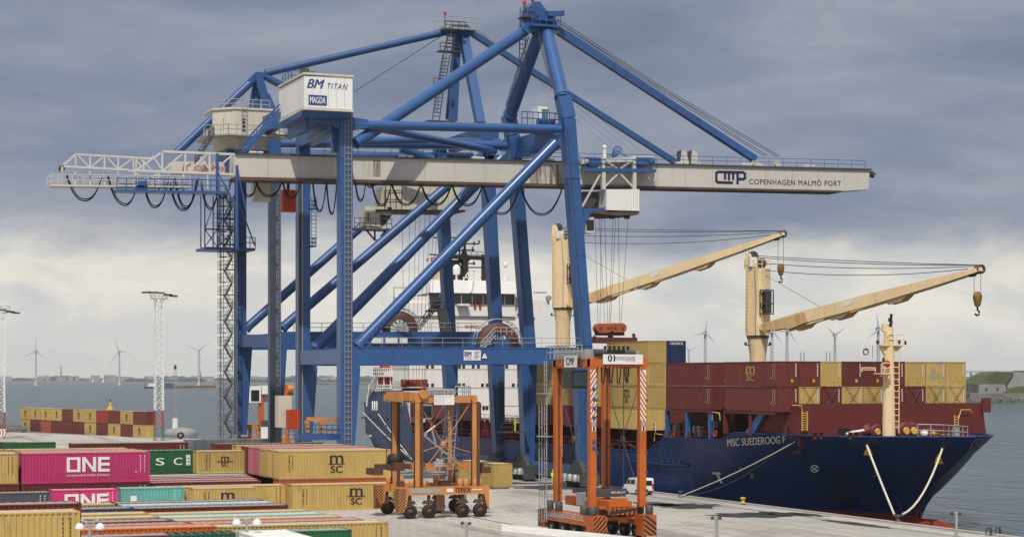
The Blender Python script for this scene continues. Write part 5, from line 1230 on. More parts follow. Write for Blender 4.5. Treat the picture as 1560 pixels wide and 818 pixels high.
ppoly(m, [(667, 468), (680, 470), (690, 505), (672, 505)], U3 + 3, .5); q0, q1 = on_u(637, 503, U3 + 4), on_u(662, 472, U3 + 4); m.ladder(q0, q1, 1.0, Y1, .08, .5); m.rail([q0, q1], 1.0, 1, .06); p0 = on_u(655, 472, U3 + 4); p1 = on_u(678, 472, U3 + 4); m.box((p0.x, U3 + 4, p0.z - .2), (p1.x, U3 + 6, p0.z)); m.rail([p0, p1], 1.1, .7, .06); m.cbox(p0 + Vector((1.0, .5, .9)), (1.2, .8, 1.6)); m.build('beam_stair', M['dgrey'], C2)
# zigzag stair tower on the far landside leg
m = MB(); us = U4 - 1.0; xl, xr = on_u(336, 400, us).x, on_u(357, 400, us).x
z0, z1 = .5, on_u(340, 296, us).z; n = 22; hh = (z1 - z0) / n
stt = MB()
for x, y in ((xl, us), (xr, us), (xl, us - 1.8), (xr, us - 1.8)): stt.tube((x, y, z0), (x, y, z1), .05, n=4)
sg_ = paint('stair_grey', (.13, .135, .14), .55, .1, .3)
stw = stt.build('stair_tower', sg_, C2)
for i in range(n):
    zz_ = z0 + i * hh; m = MB(); yy = us if i % 2 else us - 1.0
    a, b = Vector((xl + .5, yy, zz_)), Vector((xr - .5, yy, zz_ + hh))
    if i % 2: a, b = Vector((xr - .5, yy, zz_)), Vector((xl + .5, yy, zz_ + hh))
    m.bar(a + Y1 * -.4, b + Y1 * -.4, .04, .13); m.bar(a + Y1 * .3, b + Y1 * .3, .04, .13); m.rail([a + Y1 * -.4, b + Y1 * -.4], .9, 1.0, .035)
    for k in range(6): q = a.lerp(b, (k + .5) / 6); m.cbox(q + Y1 * -.05, (.2, .6, .03))
    if 1:
        m.box((xl - .35, us - 2.0, zz_ - .07), (xr if i % 2 == 0 else xl + .6, us, zz_)); m.rail([(xl - .35, us - 2.0, zz_), (xr, us - 2.0, zz_)], 1.1, .7, .035); m.rail([(xl - .35, us - 2.0, zz_), (xl - .35, us, zz_)], 1.1, .7, .035)
    m.build('stair_flight', sg_, stw)
# blue lattice platform round the stair head
m = MB()
pa, pb_ = on_u(312, 376, us - 2.4), on_u(389, 378, us - 2.4); m.box((pa.x, us - 2.4, pa.z - .35), (pb_.x, us + 3, pa.z)); m.rail([(on_u(350, 376, us).x, us - 2.4, pa.z), (pb_.x, us - 2.4, pa.z)], 1.4, .7, .06)
pc = on_u(312, 349, us - 2.4).z; pt = on_u(312, 296, us - 2.4).z
for x in (312, 331, 340, 357):
    xx = on_u(x, 340, us - 2.4).x
    for yy in (us - 2.4, us): m.bar((xx, yy, pa.z), (xx, yy, pt), .14)
m.bar((pa.x, us - 2.4, pc), (on_u(357, 340, us - 2.4).x, us - 2.4, pc), .2); x1_ = on_u(331, 340, us - 2.4).x; x2_ = on_u(357, 340, us - 2.4).x
for a_, b_ in (((pa.x, pa.z), (x1_, pc)), ((x1_, pa.z), (pa.x, pc)), ((pa.x, pc), (x1_, pt)), ((x1_, pa.z), (x2_, pc)), ((x2_, pa.z), (x1_, pc)), ((x1_, pc), (x2_, pt))): m.bar((a_[0], us - 2.4, a_[1]), (b_[0], us - 2.4, b_[1]), .11)
for zz_ in (pc, pc + 1.1): m.rail([(on_u(319, 340, us).x, us - 2.4, zz_), (x2_, us - 2.4, zz_)], .9, .6, .04)
m.bar(on_u(361, 300, us - 2.4), on_u(388, 374, us - 2.4), .16); m.build('lattice_platform', BL2, C2)
# ================================================================== CONTAINER SHIP
V0, V9 = 98.0, 122.5; VC = (V0 + V9) / 2
SHIP = thing('container_ship', 'dark blue container ship moored along the quay with white bridge and maroon breakwater', 'container ship', (VC, 240, WZ))
def sd(p, n='bulwark'): return p
stem = [on_v(x, y, VC) for x, y in ((1487, 667), (1476, 686), (1449, 712), (1418, 740), (1405, 755), (1401.5, 770), (1401.5, 781), (1402, 792))]
def stem_z(u):
    if u <= stem[0].y: return stem[0].z
    for a, b in zip(stem, stem[1:]):
        if a.y <= u <= b.y or b.y <= u <= a.y: return a.z + (b.z - a.z) * (u - a.y) / ((b.y - a.y) or 1)
    return -4
uS = max(p.y for p in stem)
def lerp_tab(tab, x):
    if x <= tab[0][0]: return tab[0][1]
    for (a, fa), (b, fb) in zip(tab, tab[1:]):
        if x <= b: return fa + (fb - fa) * (x - a) / (b - a)
    return tab[-1][1]
uT0 = stem[0].y
HBD = [(uT0, .04), (uT0 + 1.2, 1.8), (uT0 + 3, 3.8), (uT0 + 6, 6.2), (uT0 + 10, 8.5), (uT0 + 15, 10.4), (uT0 + 21, 11.6), (uT0 + 29, 12.25), (300, 12.25), (319.4, 11.4)]
HBW = [(uS, .05), (uS + 3, 1.0), (uS + 7, 2.6), (uS + 12, 4.8), (uS + 18, 7.4), (uS + 26, 10.2), (uS + 36, 12.0), (uS + 44, 12.25), (290, 12.25), (305, 12.0), (319.4, 10.9)]
ZD = [(uT0, 7.35), (uT0 + 10, 7.15), (185.2, 7.2), (188.2, 6.3), (201.5, 6.2), (206.5, 4.4), (291, 4.4), (294, 8.6), (296, 10.9), (314, 10.7), (316.5, 8.8), (319.4, 8.8)]
stations = [uT0 + .0, uT0 + .6, uT0 + 1.2, uT0 + 2, uT0 + 3, uT0 + 4.5, uT0 + 6, uT0 + 8, uS - .05, uS + .3, uS + 1.5, uS + 3, uS + 5, uS + 8, uS + 12, uS + 15, 185.2, 188.2, 194, 201.5, 206.5, 214, 225, 240, 260, 280, 291, 294, 296, 305, 314, 316.5, 319.4]
NR = 12
def section(u):
    zd, hd = lerp_tab(ZD, u), lerp_tab(HBD, u); rows = []
    if u < uS:
        zb = stem_z(u); zs = [zb] * 3 + [zb + (zd - zb) * i / (NR - 3) for i in range(1, NR - 2)]; hw = .04
    else:
        zb = -4; zs = [-4, -2.4, -.75] + [-.75 + (zd + .75) * i / (NR - 3) for i in range(1, NR - 2)]; hw = lerp_tab(HBW, u)
        if u > 300: rise = 6.0 * ((u - 300) / 19.4) ** 1.3; zb = -4 + rise; zs = [zb, zb + .05, zb + .15] + [zb + .15 + (zd - zb - .15) * (i / (NR - 3)) ** 1.3 for i in range(1, NR - 2)]
    for z_ in zs:
        if u < uS: s_ = max(0, (z_ - zb) / max(.05, zd - zb)); h_ = hw + (hd - hw) * s_ ** .8
        else: s_ = max(0, min(1, (z_ + 1.9) / (zd + 1.9))); h_ = hw + (hd - hw) * s_ ** 1.55
        if u > 300: h_ *= min(1.0, .55 + .45 * min(1, max(0, (z_ - zb) / 1.6)) ** .5) if u > 303 else 1.0
        rows.append((h_, z_))
    return rows
hm = MB(); K_ = len(section(200)); ns = len(stations)
for sgn in (-1, 1):
    vs = []
    for u in stations:
        for h_, z_ in section(u): vs.append((VC + sgn * h_, u, z_))
    for i in range(ns - 1):
        for j in range(K_ - 1):
            hm.add([vs[i * K_ + j], vs[(i + 1) * K_ + j], vs[(i + 1) * K_ + j + 1], vs[i * K_ + j + 1]], [(0, 1, 2, 3)], 1 if j < 2 else 0, True)
e = section(319.4); hm.add([(VC - h_, 319.4, z_) for h_, z_ in e] + [(VC + h_, 319.4, z_) for h_, z_ in e[::-1]], [tuple(range(2 * K_))], 0)
# weld shared points so the plating shades smoothly
me_o = hm.build('hull', [M['hull'], M['hullred'], M['hullhaze']], SHIP)
for p_ in me_o.data.polygons:
    if p_.center.y + WLOC[me_o.name].y > 272 and p_.material_index == 0: p_.material_index = 2
bm = bmesh.new(); bm.from_mesh(me_o.data); bmesh.ops.remove_doubles(bm, verts=bm.verts, dist=.002); bmesh.ops.recalc_face_normals(bm, faces=bm.faces); bm.to_mesh(me_o.data); bm.free()
HULL = me_o
def hull_v(u, z_): # outer surface of the near side
    zd, hd = lerp_tab(ZD, u), lerp_tab(HBD, u)
    if u < uS: zb = stem_z(u); s_ = max(0, (z_ - zb) / max(.05, zd - zb)); return VC - (.04 + (hd - .04) * s_ ** .8)
    hw = lerp_tab(HBW, u); s_ = max(0, min(1, (z_ + 1.9) / (zd + 1.9))); return VC - (hw + (hd - hw) * s_ ** 1.55)
from mathutils.bvhtree import BVHTree
_wb = WLOC[HULL.name]; _bvh = BVHTree.FromPolygons([v.co + _wb for v in HULL.data.vertices], [tuple(p.vertices) for p in HULL.data.polygons])
def on_hull(px, py, off=.04):
    d = Vector(ray(px, py)).normalized(); h = _bvh.ray_cast(Vector((0, 0, CAMH)), d)
    if h[0] is None: return on_v(px, py, V0) - Vector((off, 0, 0))
    n = h[1] if h[1].dot(d) < 0 else -h[1]
    return h[0] + n * off
# bulwark cap rail, decks
m = MB()
for sgn in (-1, 1): m.path([(VC + sgn * lerp_tab(HBD, u), u, lerp_tab(ZD, u)) for u in stations], .10, 5)
m.build('bulwark_rail', M['hull'], HULL)
m = MB(); us_ = [u for u in stations if u <= 185.2]
m.add([(hull_v(u, lerp_tab(ZD, u) - 1.0) + .8, u, lerp_tab(ZD, u) - 1.0) for u in us_] + [(2 * VC - hull_v(u, lerp_tab(ZD, u) - 1.0) - .8, u, lerp_tab(ZD, u) - 1.0) for u in us_[::-1]], [tuple(range(2 * len(us_)))])
m.build('foredeck', M['deckred'], SHIP)
m = MB(); m.add([(V0 + 3.8, 187, 3.2), (V9 - 3.8, 187, 3.2), (V9 - .4, 224, 3.2), (V9 - .4, 294, 3.2), (V0 + .4, 294, 3.2), (V0 + .4, 224, 3.2)], [tuple(range(6))]); m.build('main_deck', M['deckred'], SHIP)
m = MB(); m.add([(V0 + .2, 294, 8.4), (V9 - .2, 294, 8.4), (VC + 11, 319, 8.4), (VC - 11, 319, 8.4)], [(0, 1, 2, 3)]); m.build('poop_deck', M['deckred'], SHIP)
# bulbous bow
tb = MB(); tb.lathe([(.05, -7.0), (.9, -6.5), (1.5, -5.2), (1.75, -3), (1.7, 0), (1.6, 6)], (VC, uS + .5, -2.75), 'y', 18); tb.build('bulb', M['hullred'], HULL)
# name on the bow following the plating
def hull_text(s, px0, py0, px1, py1, hpx, mat, name, bold=.02):
    g, fs = text_geo(s); m = MB(); m.keep = True
    for sh in (0, .4, .8):
        vs = []
        for x, y in g:
            f = x + .5; px = px0 + (px1 - px0) * f + sh; py = py0 + (py1 - py0) * f - y * hpx; vs.append(on_hull(px, py, .04 + sh * .01))
        m.add(vs, fs); m.build(name, mat, HULL)
hull_text('MSC SUEDEROOG F', 1108, 673.6, 1196, 668.6, 11.5, M['text_white'], 'ship_name', .015)
def hull_quad(pts, mat, name):
    m = MB(); m.keep = True
    m.add([on_hull(x, y) for x, y in pts], [tuple(range(len(pts)))]); m.build(name, mat, HULL)
m = MB(); m.keep = True
m.add([on_hull(x, y) for x, y in ((1085, 718.5), (1098, 719), (1098.5, 722), (1086, 721.5))], [(0, 1, 2, 3)]); m.add([on_hull(x, y) for x, y in ((1091.5, 722), (1095, 722), (1101.5, 735), (1098, 735.5))], [(0, 1, 2, 3)]); m.build('tug_mark', M['rope'], HULL)
for x, y in ((1128, 715), (1146, 724.5)):
    m = MB(); m.keep = True
    for q in ((-1.8, -3.5, -.7, 3.5), (1.0, -3.5, 2.1, 3.5), (-1.8, -3.5, 2.1, -2.4)): m.add([on_hull(x + a, y + b) for a, b in ((q[0], q[1]), (q[2], q[1]), (q[2], q[3]), (q[0], q[3]))], [(0, 1, 2, 3)])
    m.build('draft_mark', M['yellow'], HULL)
m = MB(); c = on_hull(1241.5, 713)
for (rx, ry) in ((6, 5),):
    pts = [on_hull(1241.5 + math.cos(i * math.pi / 8) * rx, 713 + math.sin(i * math.pi / 8) * ry) for i in range(16)]
    m.path(pts + pts[:1], .06, 5)
m.tube(on_hull(1237, 710), on_hull(1246, 716.5), .06, n=5); m.tube(on_hull(1246, 710), on_hull(1237, 716.5), .06, n=5); m.build('thruster_mark', M['text_white'], HULL)
m = MB(); m.keep = True
m.add([on_hull(x, y) for x, y in ((1329, 723.6), (1339, 724.2), (1339, 725.2), (1329, 724.8))], [(0, 1, 2, 3)]); m.add([on_hull(x, y) for x, y in ((1332, 717), (1337, 719), (1338, 724), (1337, 724), (1336, 720), (1332, 718))], [tuple(range(6))]); m.build('bulb_mark', M['grey'], HULL)
m = MB(); m.keep = True
for i in range(12):
    x = 1360 + 14 * (1 - (1 - i / 11) ** 2); y = 752 + i * 2.8; m.add([on_hull(x + a, y + b) for a, b in ((0, 0), (1.4, 0), (1.4, .9), (0, .9))], [(0, 1, 2, 3)])
m.build('draft_scale', M['grey'], HULL)
# freeing ports, fender line, hawse holes
for x, y in ((1009, 701.5), (1018, 702.5), (1026.5, 703), (1035, 703.5)): hull_quad([(x + math.cos(i * .785) * 1.9, y + math.sin(i * .785) * 2.6) for i in range(8)], M['dgrey'], 'freeing_port')
for x, y, r_ in ((1322, 675, 5), (1437, 680, 5.5), (1337, 673, 3.5), (1214.5, 669.5, 3.2), (1488, 682, 3.5), (1202, 671, 2.5)):
    hull_quad([(x + math.cos(i * .524) * r_, y + math.sin(i * .524) * r_ * .6) for i in range(12)], M['dgrey'], 'fairlead')
m = MB(); m.path([on_hull(x, y, .12) for x, y in ((960, 702), (990, 704.5), (1020, 707.5), (1050, 708.5))], .14, 6); m.build('rubbing_strake', M['hull'], HULL)
anc = on_hull(1418, 741, .1); MB().prism([on_hull(x, y, .3) for x, y in ((1414, 748), (1421, 742), (1421, 749), (1418, 750))], (-.3, -.3, 0)).build('anchor', M['dgrey'], HULL)
# worn dark streaks under the anchor pocket
hull_quad([(1262, 722), (1275, 719), (1288, 722), (1300, 745), (1306, 770), (1292, 774), (1272, 760), (1262, 745)], paint('hull_scuff', (.010, .022, .070), .6, .3, .7, (.035, .022, .016), .5, streak=2, rust=.2), 'scuffed_patch')
hull_quad([(1150, 758), (1190, 760), (1250, 772), (1250, 780), (1180, 774), (1150, 768)], M['hull_scuff'], 'scuffed_patch') if 'hull_scuff' in M else None
# ---- breakwater across the foredeck
UBW = 174.6; zt = on_u(1213, 615, UBW).z
m = MB(); m.prism([(V0 + 2.0, UBW, 6.15), (V9 + .1, UBW, 6.15), (V9 - .5, UBW, zt - .6), (V9 - .5, UBW, zt), (V0 + 2.0, UBW, zt)], (0, .3, 0)); bwk = m.build('breakwater', M['deckred'], SHIP)
m = MB(); a_ = on_u(1188, 661, UBW + .2); m.prism([(V0 + 2.0, UBW + .05, 6.8), (V0 + 2.0, UBW + .05, zt), (V0 + 1.0, UBW + 4.4, zt), (V0 + .9, UBW + 6.5, 6.9)], (.25, .1, 0)); m.build('breakwater_wing', M['deckred'], SHIP)
m = MB(); m.prism([(V0 + .35, UBW + 6.6, 7.2), (V0 + .35, UBW + 8.6, 7.2), (V0 + .5, UBW + 3.4, zt + .6), (V0 + .5, UBW + 2.8, zt + .6)], (.3, 0, 0)); m.build('wing_stay', M['blue'], SHIP)
p = on_u(1200, 611, UBW + 2); MB().cbox(p, (.7, .9, .65)).build('light_box', M['dgrey'], SHIP)
MB().box((V9 - .7, UBW - .25, zt - 1.0), (V9 + .35, UBW - .002, zt + .5)).build('breakwater_bracket', M['deckred'], bwk)
MB().prism([on_u(x, y, UBW - .02) for x, y in ((1276, 662), (1276, 652), (1294, 652), (1296, 662))], (0, .03, 0)).build('doorway', M['black'], bwk)
MB().prism([on_u(x, y, UBW + 1.6) for x, y in ((1199, 661), (1199, 651), (1205, 644), (1216, 644), (1219, 661))], (.0, .1, 0)).build('arched_opening', M['black'], SHIP)
ym = paint('rail_yellow', S(222, 182, 96, .8), .5, .08, .15)
m = MB()
for x in (1222, 1230): m.tube(on_u(x, 656, UBW - .4), on_u(x, 626, UBW - .4), .06, n=5)
for i in range(8): y = 629 + i * 3.6; m.tube(on_u(1222, y, UBW - .4), on_u(1230, y, UBW - .4), .05, n=5)
m.path([on_u(x, y, UBW - .3) for x, y in ((1206, 617), (1221, 617.5), (1222, 627))], .06, 5)
for x, y in ((1454, 632), (1460, 632)): m.tube(on_u(x, 659, UBW - .4), on_u(x, y, UBW - .4), .06, n=5)
for i in range(7): y = 635 + i * 3.6; m.tube(on_u(1454, y, UBW - .4), on_u(1460, y, UBW - .4), .05, n=5)
m.path([on_u(x, y, UBW - .4) for x, y in ((1460, 640), (1464, 624), (1478, 624), (1480, 628))], .06, 5); m.build('ladder', ym, bwk)
# foredeck rail, winches
m = MB(); a, b = on_u(1398, 651, 166), on_u(1478, 652.5, 169); m.rail([on_u(1398, 664, 166), on_u(1438, 665, 164), on_u(1474, 667, 168)], 1.15, 1.2, .06); m.build('foredeck_rail', M['grey'], SHIP)
m = MB(); m.prism([on_u(x, y, 170) for x, y in ((1455, 665), (1455, 651), (1462, 651), (1462, 665))], (0, .6, 0)); m.build('deck_locker', M['grey'], SHIP)
for x, y, r_, ln_ in ((1330, 657, .8, 1.6), (1341, 659, .65, .9), (1376, 656, .9, 1.0), (1388, 656, .9, .9), (1418, 659, .5, .8)):
    q = on_u(x, y, 168.5); w_ = MB().lathe([(r_ * .5, -ln_ / 2), (r_, -ln_ / 2), (r_, -ln_ / 2 + .12), (r_ * .5, -ln_ / 2 + .14), (r_ * .5, ln_ / 2 - .14), (r_, ln_ / 2 - .12), (r_, ln_ / 2), (r_ * .5, ln_ / 2)], q, 'y', 16).build('mooring_winch', M['deckred'], SHIP)
    MB().lathe([(r_ * .36, -ln_ / 2 - .2), (r_ * .46, -ln_ / 2 - .05), (r_ * .36, -ln_ / 2)], q, 'y', 12).build('winch_drum', ym, w_); MB().cbox(q + Vector((0, 0, -.8)), (.9, ln_, .5)).build('winch_bed', M['deckred'], w_)
for x, y in ((1405, 661), (1422, 662), (1246, 661), (1300, 661), (1440, 664)):
    q = on_u(x, y, 168); m = MB()
    for s_ in (-.35, .35): m.lathe([(.18, -.5), (.18, .1), (.25, .12), (.25, .2)], q + Vector((s_, 0, 0)), 'z', 10)
    m.build('bollard', ym if x > 1400 else M['deckred'], SHIP)
m = MB(); m.ball(on_u(1408, 660, 167.5), .4, 10); m.build('float_ball', M['text_white'], SHIP)
m = MB(); m.path([on_u(x, y, 169) for x, y in ((1289, 661), (1300, 658), (1316, 655.5))], .16, 6); m.build('canvas_roll', M['text_white'], SHIP)
m = MB(); m.path([on_u(x, y, 169) for x, y in ((1375, 663), (1398, 661), (1408, 661))], .1, 6); m.build('coiled_line', M['rope'], SHIP)
# ---- foremast
FU = 166.0; b0 = on_u(1354, 664, FU); tz = on_u(1354, 526, FU).z
m = MB(); m.tube((b0.x, FU, 6.7), (b0.x, FU, tz), .66, .50, 14); fm = m.build('foremast', M['scream'], SHIP)
pz = on_u(1354, 527, FU).z
m = MB(); a, b = on_u(1335, 525, FU), on_u(1377, 525, FU); m.prism([(a.x + .3, FU - .5, pz), (b.x - .3, FU - .5, pz), (b.x - .3, FU + .5, pz), (a.x + .3, FU + .5, pz)], (0, 0, .14)); m.prism([(b0.x - .55, FU - .2, pz - .8), (a.x + .3, FU - .2, pz), (b.x - .3, FU - .2, pz), (b0.x + .55, FU - .2, pz - .8)], (0, .4, 0)); m.rail([(a.x + .3, FU - .5, pz + .14), (b.x - .3, FU - .5, pz + .14)], 1.0, .8, .045); m.build('mast_platform', M['scream'], fm)
m = MB(); m.tube((b0.x, FU, pz), on_u(1354, 497, FU), .5, .42, 12); m.bar(on_u(1346.5, 505, FU), on_u(1346.5, 493.5, FU), .35, .35); m.bar(on_u(1345, 504, FU), on_u(1356, 504, FU), .3, .3); m.bar(on_u(1346, 495, FU), on_u(1357, 497, FU), .2, .2); m.build('topmast', M['scream'], fm)
m = MB(); m.tube(on_u(1357.5, 503, FU), on_u(1357.5, 478, FU), .12, n=8)
for x, y in ((1358, 481), (1358, 490), (1356.5, 494), (1337, 521), (1379, 522), (1370, 521), (1346, 548), (1355, 487)): q = on_u(x, y, FU - .4); m.lathe([(.1, -.2), (.13, -.1), (.13, .15), (.06, .2)], q, 'z', 8)
m.build_each('nav_light', M['black'], fm)
m = MB(); m.lathe([(.2, -.15), (.36, .1), (.3, .2)], on_u(1352.5, 554, FU - .9), 'y', 14); m.build('horn', M['text_red'], fm)
m = MB(); m.ladder(on_u(1364.5, 660, FU - .5), on_u(1365, 532, FU - .5), .75, XR, .055, .55); m.build('mast_ladder', M['scream'], fm)
m = MB(); a = on_u(1338, 568, FU - .5); b = on_u(1352, 568, FU - .5); m.box((a.x, FU - 1.2, a.z - .12), (b.x, FU + .4, a.z)); m.rail([(a.x, FU - 1.2, a.z), (b.x, FU - 1.2, a.z)], .95, .6, .045); m.tube((a.x + .1, FU - .8, a.z - .1), (b0.x, FU - .4, a.z - 1.6), .07, n=5); m.rail([(on_u(1313, 566, FU).x, FU, a.z + .1), (a.x, FU, a.z + .1)], .4, 1.2, .05); m.build('mast_step', M['scream'], fm)
fl = MB(); pts = [on_u(x, y, FU + 1.5) for x, y in ((1328.5, 528), (1318, 530), (1311, 534), (1310.5, 543), (1318, 540.5), (1328, 538))]
fl.prism(pts, (0, .05, 0)); flg = fl.build('flag', M['text_white'], fm); m = MB(); q = on_u(1319, 535.5, FU + 1.47); m.path([q + Vector((math.cos(i * .524) * .3, 0, math.sin(i * .524) * .3)) for i in range(13)], .06, 5); m.build('flag_emblem', M['dgrey'], flg); m = MB(); m.tube(on_u(1329, 545, FU + 1.5), on_u(1329.5, 526, FU + 1.5), .04, n=5); m.build('flag_staff', M['grey'], flg)
# ---- deck structure under the container bays
m = MB()
m.box((V0 + 3.2, 176.4, 5.2), (V9 - 1, 187.5, 9.3)); m.box((V0 + 3.2, 190.6, 3.3), (V9 - 1, 201.6, 9.3)); m.box((V0 + 2.4, 205.5, 3.3), (V9 - 2.4, 292, 6.7)); m.build('hatch_coaming', paint('coaming_dark', S(78, 34, 34, .8), .6, .2, .4, (.03, .02, .02), .5), SHIP)
m = MB()
for px in (1016, 1047, 1082, 1105, 1144): 
    q = on_v(px, 640, V0 + .35); MB().box((V0 + .2, q.y - .22, 6.2 if px < 1100 else 7.0), (V0 + .65, q.y + .22, 9.4)).build('bay_post', M['blue'] if px in (1016, 1047, 1082) else M['deckred'], SHIP)
m.box((V0 + .15, 176.3, 9.22), (V0 + 2.6, 187.6, 9.46)); m.box((V0 + .15, 190.6, 9.22), (V0 + 2.6, 201.6, 9.46)); m.build('bay_beam', M['deckred'], SHIP)
m = MB(); m.rail([on_v(1012, 668, V0 + .3) - ZUP * .3, on_v(1092, 668, V0 + .3) - ZUP * .3], 1.1, 1.2, .045); m.build('deck_rail', M['deckred'], SHIP)
m = MB()
for px, py in ((1025, 664), (1090, 660)): q = on_v(px, py, V0 + .2); m.lathe([(.36, -.06), (.36, .06), (.2, .06), (.2, -.06), (.36, -.06)], q, 'x', 12)
m.build_each('lifebuoy', M['redbox'], SHIP)
rr = random.Random(5)
for i in range(10):
    q = on_v(1022 + i * 7.5, 652 + rr.uniform(-8, 6), V0 + 1.6); MB().cbox(q, (.5, .5, rr.uniform(.5, 1.4))).build('deck_fitting', M[rr.choice(['dgrey', 'grey', 'deckred', 'deckred'])], SHIP)
m = MB(); m.path([on_v(x, y, V0 + .2) for x, y in ((1085, 640), (1085, 627), (1096, 629), (1097, 640))], .06, 5); m.path([on_v(x, y, V0 + .2) for x, y in ((997, 672), (997, 660), (1010, 662))], .06, 5); m.build('hand_rail', ym, SHIP)
m = MB()
for i in range(9):
    u = 209 + i * 9.2; m.box((V0 + .15, u - .3, 3.2), (V0 + 2.5, u + .3, 6.95))
    m.rail([(V0 + .25, u + .3, 4.4), (V0 + .25, u + 8.9, 4.4)], 1.1, 1.5, .05)
m.build('side_bulwark', M['deckred'], SHIP)
m = MB(); m.rail([(V0 + 1.0, 206, 6.7), (V0 + 1.0, 292, 6.7)], 1.1, 2.0, .05); m.build('hatch_rail', M['rope'], SHIP)
MB().box((V0 + .12, 262, 6.9), (V0 + .5, 292.6, 9.4)).build('side_casing', M['deckred'], SHIP)
# ---- accommodation block
UF = 292.8
def F(px, py, u=UF): return on_u(px, py, u)
zroof = F(700, 452).z; z3 = F(700, 640).z
ab = MB(); ab.box((V0 + .1, UF, 6.0), (V9 - 3.2, UF + 8.6, zroof)); acc = ab.build('accommodation_block', M['shipw'], SHIP)
m = MB()
for y in (482, 509, 533, 562, 590, 618): z_ = F(700, y).z; m.box((V0, UF - .05, z_ - .06), (V9 - 3.1, UF - .002, z_ + .06)); m.box((V0 + .05, UF, z_ - .06), (V0 + .098, UF + 8.6, z_ + .06)); m.rail([(V0 - .02, UF + .3, z_ + .06), (V0 - .02, UF + 8.4, z_ + .06)], 1.0, 1.3, .05)
m.build('deck_seam', paint('seam_white', (.52, .51, .50), .6, .05, .2, (.3, .22, .15)), acc)
for y, xs in ((477.5, (711, 719, 731.5, 739, 767, 791)), (526, (791,)), (558, (651, 659, 700, 706.5, 721, 729, 772)), (587, (651, 659, 700, 706.5, 735, 742.5, 782, 790)), (621, (640, 737, 742))):
    for x in xs:
        MB().prism([F(x + a, y + b, UF - .04) for a, b in ((-2, -3.2), (2, -3.2), (2.2, -2), (2.2, 2.6), (1.6, 3.2), (-1.6, 3.2), (-2.2, 2.6), (-2.2, -2))], (0, .03, 0)).build('window', M['glass'], acc)
m = MB(); m.text('NO SMOKING', F(722, 497.5, UF - .06), XR, ZUP, 3.1, .5, .02); m.build('lettering', M['text_red'], acc)
# wheelhouse
wl_, wr_ = F(655, 450, UF - 1).x, F(787, 450, UF - 1).x
z0, z1, z2, z4 = F(700, 463).z, F(700, 449).z, F(700, 446).z, F(700, 427.5).z
wb = MB(); wb.box((wl_, UF - .4, z0 - 1.9), (wr_, UF + 8, z0)); wh = wb.build('wheelhouse', M['shipw'], SHIP)
m = MB(); m.box((wl_ + .05, UF - .2, z0), (wr_ - .05, UF + 7.8, z1 + .2)); m.build('wheelhouse_window', M['glass'], wh)
m = MB()
for i in range(9): x = wl_ + (wr_ - wl_) * i / 8; m.bar((x, UF - .32, z0), (x, UF - .32, z1), .16 if i not in (0, 8) else .3)
m.build_each('window_post', M['shipw'], wh)
m = MB(); m.prism([(wl_ - .2, UF - 1.7, z2 - .1), (wl_ - .2, UF - 1.2, z4), (wl_ - .2, UF + 8.4, z4), (wl_ - .2, UF + 8.4, z1)], (wr_ - wl_ + .4, 0, 0)); m.build('visor_roof', M['shipw'], wh)
m = MB(); m.text('', Vector((0, 0, 0)), XR, ZUP, 1, 1) if False else None
x = F(711, 440, UF).x; m.bar((x, UF - 1.6, z2), (x + .5, UF - 1.3, z4), .5, .25); m.build('roof_brace', M['shipw'], wh)
m = MB()
for s_ in (0, 1):
    x0_, x1_ = F(722 + s_ * 8, 468, UF - .6).x, F(725 + s_ * 8, 468, UF - .6).x; m.box((x0_, UF - .7, F(722, 469).z), (x1_, UF - .45, F(722, 460).z))
m.build_each('lifebuoy_rack', M['text_red'], wh)
m = MB(); m.box((F(694, 460).x, UF - 1.4, F(700, 466).z), (F(711, 460).x, UF - .41, F(700, 463).z)); m.build('wing_ledge', M['shipw'], wh)
# bridge wings
m = MB(); a = F(787, 462).x; b = F(836, 462).x; m.prism([(a, UF - .3, F(790, 478).z), (a, UF - .3, F(790, 453).z), (b, UF - .3, F(835, 459).z), (b, UF - .3, F(835, 470).z), (b - 2.5, UF - .3, F(815, 484).z)], (0, 3, 0)); m.build('bridge_wing', M['shipw'], SHIP)
m = MB(); m.prism([(V0 - .5, UF - .3, F(700, 482).z), (V0 - .5, UF - .3, F(700, 462).z), (wl_, UF - .3, F(700, 462).z), (wl_, UF - .3, F(700, 482).z)], (0, 3, 0)); m.build('bridge_wing', M['shipw'], SHIP)
m = MB(); q = F(640, 438, UF + 2); m.rail([F(600, 463, UF + 2), F(640, 462, UF + 2)], 1.0, .8, .06); m.bar(F(599, 438, UF + 2), F(655, 438, UF + 2), .14); m.bar(F(600, 463, UF + 2), F(600, 438, UF + 2), .12); m.bar(F(813, 445.5, UF), F(833, 446, UF), .2); m.lathe([(.4, -.3), (.5, .3)], F(836, 454, UF - .5), 'y', 10); m.build('wing_gear', M['grey'], SHIP)
